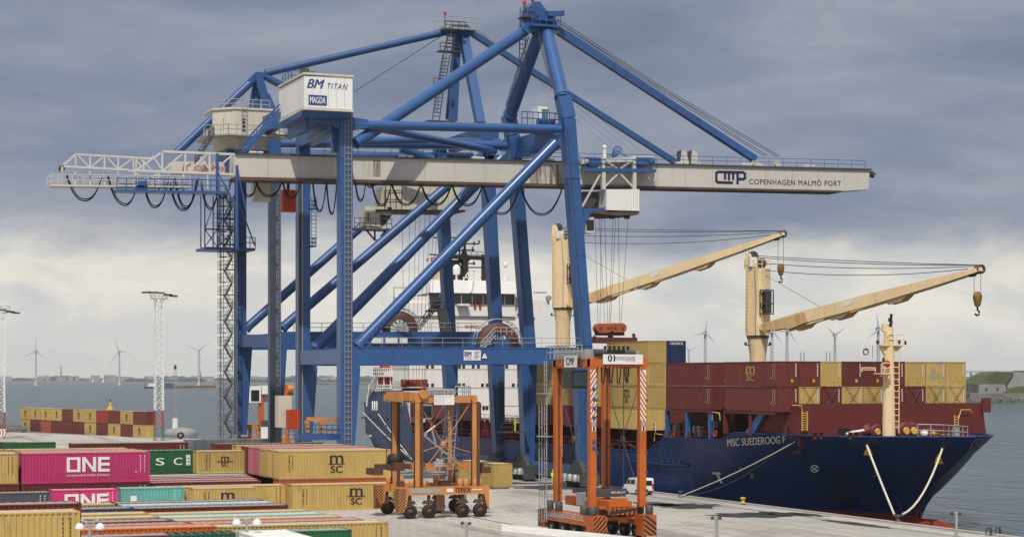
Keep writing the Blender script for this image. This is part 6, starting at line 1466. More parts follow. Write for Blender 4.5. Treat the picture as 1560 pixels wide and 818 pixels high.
# monkey island: masts, domes, funnel
bk = M['black']
UM = UF + 3
mm = MB(); G = lambda x, y: F(x, y, UM)
mm.bar(G(708, 430), G(708, 392), .9, .9); mm.bar(G(708, 392), G(708, 368), .5, .4, wd2=.25, h2=.25); mm.bar(G(736.5, 430), G(736.5, 388), .55, .55); mm.bar(G(686, 391), G(742, 393.5), .8, .65); mm.bar(G(738, 394), G(742, 430), .25, .25)
for (x0_, y0_, x1_, y1_) in ((706, 371.5, 730, 371.5), (700, 381, 723, 381), (712, 401.5, 724, 401.5), (730, 366, 730, 371), (722, 368, 722, 374), (722, 398, 722, 404), (700, 378, 700, 390), (720, 376, 720, 383), (660, 362, 718, 362), (654, 387.5, 668, 388.5), (714, 407.5, 733, 407.5)): mm.bar(G(x0_, y0_), G(x1_, y1_), .2)
mm.prism([G(x, y) for x, y in ((699, 395), (717, 395), (711, 402), (704, 402))], (0, .5, 0)); mm.prism([G(x, y) for x, y in ((703, 390), (713, 390), (709, 378), (707, 378))], (0, .5, 0))
mm.rail([G(690, 391), G(736, 392.5)], .9, .9, .05); rm_ = mm.build('radar_mast', bk, SHIP)
m = MB(); m.prism([G(x, y) for x, y in ((689, 425), (689, 396), (699, 396), (704, 410), (714, 410), (714, 425))], (0, 3, 0)); m.build('funnel_top', bk, SHIP)
m = MB(); m.prism([F(x, y, UM + 5) for x, y in ((669, 430), (669, 408), (697, 408), (697, 430))], (0, 4, 0)); fu = m.build('funnel', M['scream'], SHIP); m = MB(); m.prism([F(x, y, UM + 4.9) for x, y in ((669, 412), (669, 403), (697, 403), (697, 412))], (0, 4.2, 0)); m.build('funnel_band', bk, fu)
q = F(695.5, 411, UF + 1.5); m = MB(); m.lathe([(.55, -.75), (.62, -.3), (.62, .2), (.5, .55), (.25, .78), (.02, .85)], q, 'z', 16); m.tube(q - ZUP * 2.2, q - ZUP * .7, .18, n=8); m.build('satellite_dome', M['white'], SHIP)
m = MB()
for a_, b_ in (((705, 428), (714, 413.5)), ((714, 413.5), (732, 413.5)), ((732, 413.5), (732, 429)), ((714, 413.5), (714, 429)), ((722, 413.5), (722, 429)), ((705, 423), (733, 423)), ((714, 418), (732, 418)), ((722, 413), (716, 410)), ((722, 413), (728, 410))): m.bar(F(*a_, UF + 1), F(*b_, UF + 1), .16)
m.build('white_frame', M['white'], SHIP)
q = F(770, 428, UF + 3); m = MB(); m.tube(q, q + ZUP * 2.2, .24, .14, 8); m.lathe([(.05, 2.0), (.3, 2.3), (.34, 2.7), (.2, 3.05), (.02, 3.12)], q, 'z', 12)
for s_ in (-.4, .4): m.bar(q + Vector((s_, 0, 0)), q + ZUP * 2, .07)
m.bar(q + Vector((-.1, 0, 1.9)), q + Vector((.8, 0, 1.9)), .08); m.build('dome_mast', M['white'], SHIP)
m = MB(); m.prism([F(x, y, UM) for x, y in ((649, 398), (650, 394), (655, 393.5), (661, 391.5), (662, 397), (655, 398.5))], (0, .05, 0)); fl_ = m.build('ensign', M['text_red'], SHIP); m = MB(); m.prism([F(x, y, UM - .02) for x, y in ((650, 396.3), (661.5, 394.6), (661.5, 395.6), (650, 397.2))], (0, .01, 0)); m.prism([F(x, y, UM - .03) for x, y in ((653.5, 393.4), (655, 393.2), (655.5, 398.6), (654, 398.6))], (0, .01, 0)); m.build('ensign_cross', M['text_white'], fl_)
m = MB(); m.bar(F(662, 400, UM), F(662, 389, UM), .08); m.build('ensign_staff', M['grey'], SHIP)
# side decks aft with boat, rails and crane
m = MB(); m.box((V0 + 6, UF + 8.62, 8.5), (V9 - 4, UF + 14, 17)); m.build('aft_house', M['shipw'], SHIP)
m = MB()
zb_ = on_v(580, 571.5, V0 + .3).z
a, b = on_v(563, 571, V0 + .3), on_v(596, 571, V0 + .3); m.box((V0 + .3, b.y, zb_ - .25), (V0 + 4.5, a.y, zb_)); m.rail([(V0 + .3, a.y, zb_), (V0 + .3, b.y, zb_)], 1.1, .9, .06); m.rail([(V0 + .3, a.y, zb_), (V0 + 4.5, a.y, zb_)], 1.1, .9, .06)
for px in (566, 574, 584, 594): q = on_v(px, 575, V0 + .4); m.bar((V0 + .5, q.y, 10.5), (V0 + .5, q.y, zb_), .16)
m.path([on_v(x, y, V0 - .1) for x, y in ((573, 573), (565, 588), (561, 603), (559, 618))], .22, 6); m.rail([(V0 + .3, a.y + .5, 10.7), (V0 + .3, b.y - 4, 10.7)], 1.1, .9, .06); m.build('boat_deck', M['shipw'], SHIP)
m = MB(); q0, q1 = on_v(572, 583, V0 + 1.5), on_v(598, 583, V0 + 1.5); d_ = (q1 - q0); c_ = (q0 + q1) / 2
m.lathe([(.1, -3.6), (.9, -3.0), (1.25, -1), (1.25, 1.4), (.9, 3.0), (.1, 3.6)], (V0 + 2.0, c_.y, c_.z), 'y', 12); m.build('lifeboat', M['text_red'], SHIP)
m = MB(); q = on_v(577, 567, V0 + 1); m.cbox(q, (1.2, 2.4, 1.6)); m.tube(q, on_v(582, 556, V0 + 1), .25, n=8); m.build('provision_crane', M['dgrey'], SHIP)
m = MB(); q = on_v(588, 560.5, V0 + 1.2); m.lathe([(.3, -1.6), (.55, -1), (.55, 1), (.3, 1.6)], q, 'y', 10); m.build('rescue_boat', M['redbox'], SHIP)
for i in range(3):
    q = on_v(569 + i * 3.2, 618, V0 - .02); MB().lathe([(.12, -.75), (.14, -.5), (.14, .6), (.06, .8)], q + Vector((-.15, 0, 0)), 'z', 10).build('life_cylinder', M['white'], SHIP)
hull_quad([(562, 661.5), (567, 662), (567, 665), (562, 664.5)], M['text_white'], 'stern_mark')
m = MB(); m.path([on_hull(x, y, .1) for x, y in ((551, 636), (565, 637), (580, 638), (592, 638))], .12, 5); m.build('rubbing_strake', M['hull'], HULL)
# ---- ship's cranes
def ship_crane(label, px, pyb, pyring, pytop, wpx, v, tip, foot, reach_uv, rings, cab_side=1):
    a, b, c = ray(px, pyring); k = v / a; u = b * k; s_ = 1 / (k / FOC)   # px per metre at the column
    base = Vector((v, u, 6.5)); t = thing('ship_crane', label, 'deck crane', tuple(base), "ship's deck cranes"); W = wpx / s_
    zr, zt_ = on_u(px, pyring, u).z, on_u(px, pytop, u).z
    MB().lathe([(W * .34, 0), (W * .36, zr - 6.5 - 2.2), (W * .46, zr - 6.5)], base, 'z', 20).build('pedestal', M['scream'], t)
    MB().lathe([(W * .49, 0), (W * .49, .32)], (v, u, zr), 'z', 20).build('slew_ring', M['dgrey'], t)
    m = MB()
    for s in (-1, 1): m.bar((v + s * W * .42, u, zr - .9), (v + s * W * .62, u, zr - .9), .25, .12); m.ball((v + s * W * .6, u, zr - .7), .2, 8)
    m.build('pedestal_lamp', M['dgrey'], t)
    # column aligned with the slewing direction
    tipw = Vector((reach_uv[0], reach_uv[1], 0)); d = (tipw - Vector((v, u, 0))); d.z = 0; L = d.length; d.normalize(); n = Vector((-d.y, d.x, 0))
    H = zt_ - zr; zb_ = zr + .34; h2 = W * .5
    c0 = Vector((v, u, 0)); P = lambda f, s, zz_: c0 + d * f * W + n * s * W + ZUP * zz_
    m = MB(); bot = [P(-.44, -.3, 0), P(-.25, -.46, 0), P(.25, -.46, 0), P(.44, -.3, 0), P(.44, .3, 0), P(.25, .46, 0), P(-.25, .46, 0), P(-.44, .3, 0)]
    top = [P(-.44, -.3, 0), P(-.30, -.42, 0), P(.36, -.42, 0), P(.42, -.3, 0), P(.42, .3, 0), P(.36, .42, 0), P(-.30, .42, 0), P(-.44, .3, 0)]
    zs_ = zr + H * .82
    m.add([p + ZUP * zb_ for p in bot] + [p + ZUP * zs_ for p in top], [tuple(range(8))[::-1], tuple(range(8, 16))] + [(i, (i + 1) % 8, 8 + (i + 1) % 8, 8 + i) for i in range(8)])
    m.prism([P(-.43, -.34, zs_), P(.02, -.34, zs_), P(-.25, -.30, zr + H), P(-.43, -.30, zr + H)], n * W * .12); m.prism([P(-.43, .22, zs_), P(.02, .22, zs_), P(-.25, .18, zr + H), P(-.43, .18, zr + H)], n * W * .12)
    m.box(tuple(P(-.40, -.2, zs_) - Vector((.2, .2, 0))), tuple(P(-.40, -.2, zs_ + H * .12) + Vector((.2, .5, 0)))) ; col = m.build('crane_house', M['scream'], t)
    m = MB(); m.lathe([(W * .22, -.3), (W * .22, .3)], P(-.28, 0, zr + H * .97), 'y', 14); m.lathe([(W * .2, -.3), (W * .2, .3)], P(.22, 0, zr + H * .88), 'x', 12); m.build('sheave', M['dgrey'], t)
    m = MB(); m.cbox(P(.0, -.35, zs_ + .8), (1.0, .6, 1.2)); m.build('winch_cover', M['white'], t)
    m = MB(); m.ladder(P(-.2, -.5, zb_ + .5), P(-.2, -.46, zs_ + .8), .5, d, .035, .45); m.build('column_ladder', M['scream'], t)
    m = MB(); m.path([P(.3, -.5, zb_ + .2), P(.3, -.48, zr + H * .5), P(.2, -.46, zs_)], .06, 5); m.build('pipe', M['grey'], t)
    m = MB(); m.rail([P(-.4, -.44, zs_), P(.36, -.44, zs_), P(.40, .4, zs_)], 1.0, .7, .05); m.build('top_rail', M['scream'], t)
    jf = MB()
    # cab
    q = P(.62, -.15, zr + H * .42); m = MB()
    for a_, b_ in ((-.3, -.5), (.3, -.5), (-.3, .5), (.3, .5)): m.bar(q + d * a_ * 1.8 + n * b_ * 1.3 - ZUP * 1.5, q + d * a_ * 1.8 + n * b_ * 1.3 + ZUP * 1.5, .12)
    for zz_ in (-1.5, -.2, 1.5): m.bar(q - d * .54 + ZUP * zz_ - n * .6, q + d * .54 + ZUP * zz_ - n * .6, .14); m.bar(q + d * .54 + ZUP * zz_ - n * .6, q + d * .54 + ZUP * zz_ + n * .6, .14)
    cb = m.build('operator_cab', M['dgrey'], t); m = MB(); m.cbox(q, (.9, .9, 2.8)); m.build('cab_glass', M['glass'], cb)
    MB().bar(q - d * .9 - ZUP * 1.2, q - d * .9 + ZUP * 1.8, .5, .8).build('cab_mount', M['scream'], cb)
    # jib: two tapering box girders joined
    f0 = on_u(foot[0], foot[1], u); J0 = c0 + d * W * .46 + ZUP * f0.z
    tp = on_u(tip[0], tip[1], u); a, b, c = ray(*tip); k2 = (tipw - Vector((0, 0, 0))).dot(Vector((ST, CT, 0))); J1 = Vector((a * k2, b * k2, CAMH + c * k2))
    jd = (J1 - J0).normalized(); jn = jd.cross(n).normalized(); 
    if jn.z < 0: jn = -jn
    LL = (J1 - J0).length; m = MB(); prof = [(0, .45), (.05, .6), (.18, 1.0), (.5, .95), (.8, .62), (1.0, .30)]
    for s in (-1, 1):
        pts = []
        for f, h in prof: pts.append((J0.lerp(J1, f), h))
        off = lambda f: n * s * (W * .34 * (1 - .72 * f))
        for (p0, h0), (p1, h1), (f0_, _), (f1_, _) in zip(pts, pts[1:], prof, prof[1:]):
            o0, o1 = off(f0_), off(f1_); t_ = .28
            q8 = [p0 + o0 - n * t_ - jn * h0, p0 + o0 + n * t_ - jn * h0, p0 + o0 + n * t_ + jn * h0 * .5, p0 + o0 - n * t_ + jn * h0 * .5]
            r8 = [p1 + o1 - n * t_ - jn * h1, p1 + o1 + n * t_ - jn * h1, p1 + o1 + n * t_ + jn * h1 * .5, p1 + o1 - n * t_ + jn * h1 * .5]
            m.add(q8 + r8, [(0, 3, 2, 1), (4, 5, 6, 7), (0, 1, 5, 4), (1, 2, 6, 5), (2, 3, 7, 6), (3, 0, 4, 7)])
    for f in (.12, .3, .5, .7, .88): w_ = W * .34 * (1 - .72 * f); p = J0.lerp(J1, f); m.bar(p - n * w_, p + n * w_, .5, .4)
    jib = m.build('jib', M['scream'], t)
    rm2 = paint('scream_rusty', S(226, 190, 140, .85), .7, .1, .5, (.20, .08, .03), .5, rust=.95)
    for s in (-1, 1):
        m = MB(); o0 = n * s * (W * .34 * .98 + .30)
        m.prism([J0 + jd * .3 + o0 - jn * .62, J0 + jd * .3 + o0 + jn * .2, J0 + jd * 7.2 + o0 + jn * .3, J0 + jd * 7.6 + o0 - jn * .95, J0 + jd * 4.5 + o0 - jn * 1.3, J0 + jd * 3.6 + o0 - jn * .85], n * .02 * s); m.build('foot_plate', rm2, jib)
    m = MB()
    for f in (.16, .36, .62):
        p = J0.lerp(J1, f); h = .95 if f < .5 else .8
        for s in (-1, 1): o = n * s * (W * .34 * (1 - .72 * f)); m.prism([p + o - jn * h - jd * 1.6, p + o - jn * (h + .55) - jd * .9, p + o - jn * (h + .5) + jd * 1.0, p + o - jn * h + jd * 2.0], n * .3)
    m.build_each('jib_bracket', M['scream'], jib)
    m = MB(); m.lathe([(.55, -.4), (.55, .4)], J1 - jd * .4, 'y', 14); m.lathe([(.45, -.4), (.45, .4)], J1 - jd * 1.5 - jn * .2, 'y', 14); m.build('jib_sheave', M['dgrey'], jib)
    m = MB(); p = J0.lerp(J1, .42); o = -n * W * .34 * .7 if (-n).y < 0 else n * W * .34 * .7; p = p + o - n.normalized() * (.31 if (-n).y < 0 else -.31)
    m.prism([p - jd * .9, p - jd * .4 + jn * .28, p + jd * .6 + jn * .28, p + jd * .9, p + jd * .4 - jn * .28, p - jd * .6 - jn * .28], n * .01); m.build('load_plate', M['text_white'], jib)
    for i, (zz_, sag, ff) in enumerate(((zr + H * .97, .3, 1.0), (zr + H * .95, .6, 1.0), (zr + H * .88, .9, .985), (zr + H * .80, 1.4, .94))):
        A_ = c0 + d * W * (.0 if i < 2 else .3) + ZUP * zz_; B_ = J0.lerp(J1, ff) + jn * .4; pts = [A_.lerp(B_, q / 12) - ZUP * sag * 4 * (q / 12) * (1 - q / 12) * .5 for q in range(13)]
        MB().path(pts, .045, 4).build('luffing_rope', M['dgrey'], t)
    MB().tube(c0 + d * W * .3 + ZUP * (zr + H * .75), J0.lerp(J1, .3), .03, n=4).build('luffing_rope', M['dgrey'], t)
    return J1, jd, t
def hookb(par_pt, px, py, u_, label):
    q = par_pt.copy(); s_ = (q.x * ST + q.y * CT) / FOC; zz_ = CAMH + (HYP - py) * s_; c = Vector((q.x, q.y, zz_))
    t = thing('crane_hook', label, 'crane hook', tuple(c), "hook blocks on the ship's cranes")
    MB().lathe([(.1, -.3), (.5, -.22), (.62, 0), (.5, .22), (.1, .3)], c, 'y', 14).lathe([(.3, -1.1), (.48, -.4), (.42, .35), (.2, .6)], c, 'z', 10).build('hook_block', M['hook'], t)
    pts = [c + Vector((0, 0, -1.0)), c + Vector((0, 0, -1.5)), c + Vector((.25, 0, -1.75)), c + Vector((.2, 0, -2.05)), c + Vector((-.1, 0, -2.15)), c + Vector((-.32, 0, -1.95))]
    MB().path(pts, .12, 6).build('hook', M['dgrey'], t)
    for s in (-.45, .45): MB().tube(c + Vector((s, 0, .3)), q + Vector((s, 0, -.2)), .035, n=4).build('hook_rope', M['dgrey'], t)
vC = 120.5
def dirpt(px, reach, v, pxb, pyb, side):  # point on the sight line px at that distance from the column
    a, b, _ = ray(pxb, pyb); u = v / a * b; ra, rb, _ = ray(px, 500); n_ = math.hypot(ra, rb); ra, rb = ra / n_, rb / n_
    t0 = v * ra + u * rb; dd = abs(v * rb - u * ra); off = math.sqrt(max(0.01, reach ** 2 - dd ** 2)); t1 = t0 - off; return (ra * t1, rb * t1)
t1 = dirpt(1495, 33, vC, 1155, 520, 1)
J1, jd, cr = ship_crane('front cream ship crane with its jib pointing right, near the foremast', 1154.5, 548, 515, 386, 35, vC, (1497, 409), (1172, 498), t1, None)
hookb(J1 - jd * .7, 1491, 452, None, 'ochre hook block hanging from the right hand ship crane jib')
t1 = dirpt(1195, 37.5, vC, 858, 475, 1)
J1, jd, cr = ship_crane('rear cream ship crane with its jib, half hidden by the tall blue crane leg', 857.5, 527, 472, 343, 31, vC, (1196, 355.5), (868, 462), t1, None)
hookb(J1 - jd * .7, 1191, 408, None, 'ochre hook block hanging from the left hand ship crane jib')
# ---- containers on the ship
GS = 'containers on the ship'
Zt = [9.5, 12.1]
def shipc(col, v, u0, u1, zz_, label, H=2.59, logo=None, W=2.44):
    L = u1 - u0; return container(col, v, (u0 + u1) / 2, zz_, label, L, H, R(-90), logo, GS, False)
def shipc_near(col, v, u0, u1, zz_, label, H=2.59, logo=None):
    # side faces the quay: long side logo on the -X face -> rotate so that local -Y is world -X
    L = u1 - u0; return container(col, v, (u0 + u1) / 2, zz_, label, L, H, R(-90), logo, GS, False)
top9 = ['maroon', 'maroon', 'yellow', 'maroon', 'maroon', 'maroon', 'yellow', 'scuffed', 'yellow']
low9 = ['maroon', 'yellow', 'maroon', 'yellow', 'yellow', 'maroon', 'maroon', 'yellow', 'yellow']
od = ['nearest the quay', 'second from the quay side', 'third from the quay side', 'fourth from the quay side', 'fifth from the quay side', 'sixth from the quay side', 'seventh from the quay side', 'second from the sea side', 'outermost on the sea side']
cn = {'scuffed': 'yellow blue scuffed'}
u0_, u1_ = 175.9, 187.3
for i in range(9):
    v = V0 + .2 + 1.22 + i * 2.52
    for tier, cols in ((0, low9), (1, top9)):
        shipc(cols[i], v, u0_, u1_, Zt[tier], f"{cn.get(cols[i], cols[i])} container {od[i]} in the {'upper' if tier else 'lower'} tier behind the breakwater", 2.57, (['mscgold', 'ticks', 'ends'] if tier else ['ticks', 'ends']) if i == 0 else 'ends')
cm_ = bpy.data.materials['container_scuffed'].node_tree
u0_, u1_ = 190.4, 201.6
for tier in (0, 1): shipc('maroon', V0 + 1.42, u0_, u1_, Zt[tier], f"{'upper' if tier else 'lower'} maroon container of the second bay, above the open blue posts", 2.57, ['ticks', 'ends'])
bayz = [6.9, 9.5, 12.1, 14.72]
u0_, u1_ = 206.5, 217.9
tn = ['lowest', 'second lowest', 'third', 'topmost']
for k, z_ in enumerate(bayz): shipc('yellow', V0 + 1.42, u0_, u1_, z_, f"{tn[k]} yellow container of the tall stack behind carrier 01's right legs", 2.57, 'msc' if k in (1, 2) else None)
for k, (z_, cl) in enumerate(zip(bayz, ('maroon', 'yellow', 'yellow', 'navy'))):
    t = shipc(cl, V0 + 3.94, u0_, u1_, z_, ('dark blue container with pale lettering, at the top end of the tall yellow stack' if cl == 'navy' else f'{cl} container, {tn[k]} in the column beside the tall yellow stack'), 2.57)
    if cl == 'navy':
        m = MB(); m.text('CRONOS', (-5.72, .05, 2.25), Vector((0, -1, 0)), ZUP, 1.5, .28, .02)
        # the end facing the bow is local +X after the turn
        m = MB(); m.text('CRONOS', ((u1_ - u0_) / 2 + .02, .0, 2.25), Vector((0, 1, 0)), ZUP, 1.7, .30, .02); o = m.build('lettering', M['text_white'], t, local=True)
for j, (ua, ub) in enumerate(((220.6, 232), (235, 246.5))):
    for k, (z_, cl) in enumerate(zip(bayz[:3], ('maroon', 'yellow', 'yellow'))):
        shipc(cl, V0 + 1.42, ua, ub, z_, f"{tn[k]} {cl} container in the {'bay right behind carrier 01' if j == 0 else 'rearmost bay before the white bridge'}", 2.57, 'msc' if (cl == 'yellow' and j == 0) else None)
shipc('white', V0 + 3.94, 220.6, 232, 6.9, 'white container half hidden behind carrier 01 on the ship', 2.57)
# lashing rods over the lower tier ends
for i in (1, 2, 3, 4, 6, 7, 8):
    v = V0 + .2 + 1.22 + i * 2.52; m = MB()
    m.tube((v - 1.0, 175.8, 9.6), (v + .9, 175.75, 12.2), .03, n=4); m.tube((v + 1.0, 175.8, 9.6), (v - .9, 175.75, 12.2), .03, n=4); m.build('lashing_rod', M['dgrey'], SHIP)
# ---- mooring lines
def line(label, pts, r, sag=0.0, mat=None):
    P = []
    for a, b in zip(pts, pts[1:]):
        for i in range(9):
            f = i / 8; p = Vector(a).lerp(Vector(b), f); p.z -= sag * 4 * f * (1 - f); P.append(p)
    return tag(MB().path(P, r, 6).build('mooring_line', mat or M['rope'], loc=tuple(P[-1])), label, 'mooring line', 'mooring lines')
bol = on_z(1367, 790.5, .2)
line('thick pale mooring line from the left bow fairlead down to the quay bollard', [on_hull(1322, 675, .3), bol + Vector((-.3, 0, .4))], .11, .1)
line('curving pale mooring line from the right bow fairlead to the quay bollard', [on_hull(1436, 680, .3), bol + Vector((.5, 0, .4))], .11, 1.2)
line('long pale spring line slanting along the dark hull below the ship name', [on_hull(1213, 669, .3), on_z(1037, 755, .3)], .05, .3)
line('thin dark spring line under the long pale one', [on_hull(1203, 670, .3), on_z(1038, 755.5, .3)], .035, 1.2, M['dgrey'])
line('stern mooring line running down behind the four wheeled carrier, left one', [on_hull(556, 628, .3), on_v(628, 700, 95.9)], .085, .2)
line('stern mooring line running down behind the four wheeled carrier, right one', [on_hull(579, 630, .3), on_v(629, 701, 95.9)], .085, .2)
for pt in ((on_hull(1322, 675, .3), bol, .1), (on_hull(1436, 680, .3), bol, .32)): pass
for x, y in ((1325, 681), (1431, 693)):
    q = on_hull(x, y, .5); tag(MB().lathe([(.05, -.5), (.48, -.42), (.08, .5)], q, 'z', 10).build('rat_guard', M['yellow'], loc=tuple(q)), ('yellow rat guard on the left bow mooring line' if x < 1400 else 'yellow rat guard on the right bow mooring line'), 'rat guard')
def bollard(p, label):
    t = tag(MB().lathe([(.30, 0), (.26, .08), (.18, .14), (.18, .38), (.30, .48), (.30, .56), (.14, .62)], p, 'z', 14).build('bollard', M['yellow'] if 'ochre' in label else M['dgrey'], loc=tuple(p)), label, 'bollard', 'quay edge bollards')
bollard(on_z(1368, 794, .16), 'dark bollard on the quay edge holding the two bow lines')
bollard(on_z(1132, 766, .16), 'ochre painted bollard on the quay edge below the hull marks')
bollard(on_z(1037, 755.5, .16), 'dark bollard where the spring line meets the quay')
q = on_z(1510, 813, .16); m = MB()
for s in (-.5, .4): m.path([q + Vector((s, 0, 0)), q + Vector((s + .1, 0, .55)), q + Vector((s + .45, 0, .5)), q + Vector((s + .5, 0, 0))], .1, 6)
tag(m.build('quay_cleat', M['dgrey'], loc=tuple(q)), 'dark bent iron cleat on the quay edge at bottom right', 'cleat')
# ================================================================== STRADDLE CARRIERS
def hazard(mb, corner, e, h, n=6, mi=1, slope=1.0):
    """diagonal stripes on a rectangle: corner, edge vector e (across), vector h (up)"""
    corner, e, h = Vector(corner), Vector(e), Vector(h); mb.keep = True
    clip = lambda v: max(0.0, min(1.0, v))
    w_ = 1.0 / n
    for i in range(-n, n + 1):
        a0, a1 = i * w_, i * w_ + w_ * .5
        poly = []
        # strip between y = a0 + slope*x and y = a1 + slope*x inside the unit square
        def clip_poly(P, f):
            o = []
            for k in range(len(P)):
                p, q = P[k], P[(k + 1) % len(P)]; fp_, fq = f(p), f(q)
                if fp_ >= 0: o.append(p)
                if fp_ * fq < 0: t_ = fp_ / (fp_ - fq); o.append((p[0] + (q[0] - p[0]) * t_, p[1] + (q[1] - p[1]) * t_))
            return o
        P = [(0, 0), (1, 0), (1, 1), (0, 1)]
        asp = slope
        P = clip_poly(P, lambda p: p[1] - asp * p[0] - a0); 
        if P: P = clip_poly(P, lambda p: a1 + asp * p[0] - p[1])
        if len(P) >= 3: mb.add([corner + e * x + h * y for x, y in P], [tuple(range(len(P)))], 0)
def wheel(par, c, r, wd, axis, mat):
    w_ = MB().lathe([(r * .55, -wd / 2), (r * .92, -wd / 2), (r, -wd * .3), (r, wd * .3), (r * .92, wd / 2), (r * .55, wd / 2), (r * .52, 0), (r * .55, -wd / 2)], c, axis, 24).build('wheel', M['black'], par)
    MB().lathe([(.02, -wd * .40), (r * .2, -wd * .44), (r * .22, -wd * .36), (r * .56, -wd * .40), (r * .56, wd * .40), (r * .22, wd * .36), (r * .2, wd * .44), (.02, wd * .4)], c, axis, 20).build('rim', mat, w_)
    return w_
# ---------------------------------------------------------------- four wheeled carrier, broadside
OR = M['terex']
uN = on_z(653.6, 789, 0).y                 # near wheel plane
kT = lambda px, py, u: on_u(px, py, u)
xs_near = [kT(x, 778, uN).x for x in (624.5, 653.6, 704.5, 731)]
xc = (kT(605, 760, uN).x + kT(748, 760, uN).x) / 2
uF_ = None
# far side plane: its left leg is at px 599.7 where the near one is at px 634.4
xl = kT(634.4, 700, uN).x; a, b, _ = ray(599.7, 700); uF_ = xl / a * b
TX = thing('straddle_carrier', 'orange four wheeled straddle carrier standing broadside beside the yellow containers, white plate on top', 'straddle carrier', (xc, (uN + uF_) / 2, 0), 'straddle carriers')
s_ = kT(650, 760, uN); k = (s_.x * ST + s_.y * CT) / FOC; r = 10.8 * k
for u in (uN, uF_):
    near = u == uN
    for x in xs_near:
        wheel(TX, (x, u, r), r, .55, 'y', M['terexd'])
        MB().prism([(x - r * .9, u - .1, r * 2.02), (x + r * .9, u - .1, r * 2.02), (x + r * .6, u - .1, r * 2.5), (x - r * .6, u - .1, r * 2.5)], (0, .5, 0)).build('fork', M['terexd'], TX)
        MB().tube((x, u + .1, r * 2.4), (x, u + .1, kT(650, 752, uN).z + .1), .16, n=8).build('strut', M['dgrey'], TX)
    def Z(y): return kT(650, y, uN).z
    X_ = lambda px: kT(px, 750, uN).x
    bm_ = MB(); bm_.prism([(X_(606), u - .25, Z(742)), (X_(744), u - .25, Z(741)), (X_(747.5), u - .25, Z(768)), (X_(745), u - .25, Z(777)), (X_(741), u - .25, Z(773)), (X_(736), u - .25, Z(753.5)), (X_(621), u - .25, Z(753.5)), (X_(617), u - .25, Z(778)), (X_(606), u - .25, Z(780))], (0, .95, 0))
    beam = bm_.build('side_beam', OR, TX)
    hz_ = MB(); hazard(hz_, (X_(605), u - .262, Z(779)), (X_(617) - X_(605), 0, 0), (0, 0, Z(743) - Z(779)), 7, slope=.35); hz_.build('hazard_stripe', M['terexd'], beam)
    hz_ = MB(); hazard(hz_, (X_(606) - .012, u + .68, Z(779)), (0, -.9, 0), (0, 0, Z(743) - Z(779)), 7, slope=.35); hz_.build('hazard_stripe', M['terexd'], beam)
    hz_ = MB(); hazard(hz_, (X_(743.5), u - .262, Z(775)), (X_(747) - X_(743.5), 0, 0), (0, 0, Z(745) - Z(775)), 8, slope=-.3); hz_.build('hazard_stripe', M['text_white'], beam)
    if near:
        m = MB(); m.text('TEREX', (X_(703.5), u - .27, Z(746.7)), XR, ZUP, X_(716) - X_(692.5) + .1, .45, .05); m.build('lettering', M['text_black'], beam)
        MB().box((X_(624), u - .27, Z(750.5)), (X_(670), u - .255, Z(743.5))).build('grey_panel', M['grey'], beam)
        MB().box((X_(679), u - .272, Z(749.5)), (X_(689), u - .256, Z(744))).build('warning_plate', M['text_white'], beam)
        MB().box((X_(718), u - .27, Z(747.2)), (X_(733), u - .256, Z(745.8))).build('stripe_plate', M['text_white'], beam)
        MB().box((X_(663), u - .3, Z(778)), (X_(676), u + .4, Z(754))).build('engine_cover', M['terexd'], beam)
    # legs
    for (xa, xb) in ((629.6, 639.2), (716.7, 725.7)):
        lg = MB().box((X_(xa + 2.8), u - .05, Z(741.5)), (X_(xb), u + .28, Z(602))).build('leg', OR, TX)
        MB().box((X_(xb) + .01, u - .1, Z(741)), (X_(xb) + .32, u + .4, Z(612))).build('guide_rail', M['terexd'], lg)
    for xa in (626, 645, 700, 709, 722, 729):
        MB().lathe([(.26, 0), (.30, .1), (.30, .62), (.18, .7)], (X_(xa + 2), u + .2, Z(741.5)), 'z', 10).build('filter_can', OR, TX)
    # top side beam
    tb_ = MB().box((X_(629), u - .1, Z(613.5)), (X_(727), u + .55, Z(604.5))).build('top_beam', OR, TX)
X_ = lambda px: kT(px, 750, uN).x
m = MB()
for x in (634.4, 721): m.box((X_(x) - .3, uN + .56, Z(613)), (X_(x) + .3, uF_ - .11, Z(603)))
m.build('cross_beam', OR, TX)
# machinery on top at the left end
m = MB(); m.box((X_(626), uN + .2, Z(610)), (X_(641), uF_ + .8, Z(597))); m.box((X_(620), uN + 2.2, Z(612)), (X_(626), uF_ + .3, Z(601))); m.build('winch_housing', OR, TX)
m = MB(); m.lathe([(.42, -.3), (.42, .3)], (X_(644.5), uN - .1, Z(600.5)), 'y', 18); m.prism([(X_(641), uN - .12, Z(606)), (X_(649), uN - .12, Z(606)), (X_(645.5), uN - .12, Z(614))], (0, .2, 0)); m.build('winch_drum', OR, TX)
m = MB(); m.box((X_(650), uN + .1, Z(605)), (X_(695), uN + 2.0, Z(594.5))); hood = m.build('radiator_box', M['dgrey'], TX)
for i in range(7): MB().lathe([(.3, -.05), (.38, 0), (.3, .05)], (X_(654 + i * 5.9), uN + .05, Z(598)), 'y', 14).lathe([(.2, -.06), (.2, -.03)], (X_(654 + i * 5.9), uN + .05, Z(598)), 'y', 10).build('round_lamp', M['grey'], hood)
pl_ = MB().box((X_(659.8), uN - .3, Z(616.5)), (X_(690.5), uN - .25, Z(601.5))).build('white_plate', M['text_white'], TX)
m = MB(); m.keep = True
rr = random.Random(2)
for i in range(4):
    for j in range(3 if i else 5): x0 = X_(662 + j * 5.4); z0 = Z(604.5 + i * 3.1); m.add([(x0, uN - .31, z0), (x0 + rr.uniform(.08, .22), uN - .31, z0), (x0 + .1, uN - .31, z0 + .07), (x0, uN - .31, z0 + .07)], [(0, 1, 2, 3)])
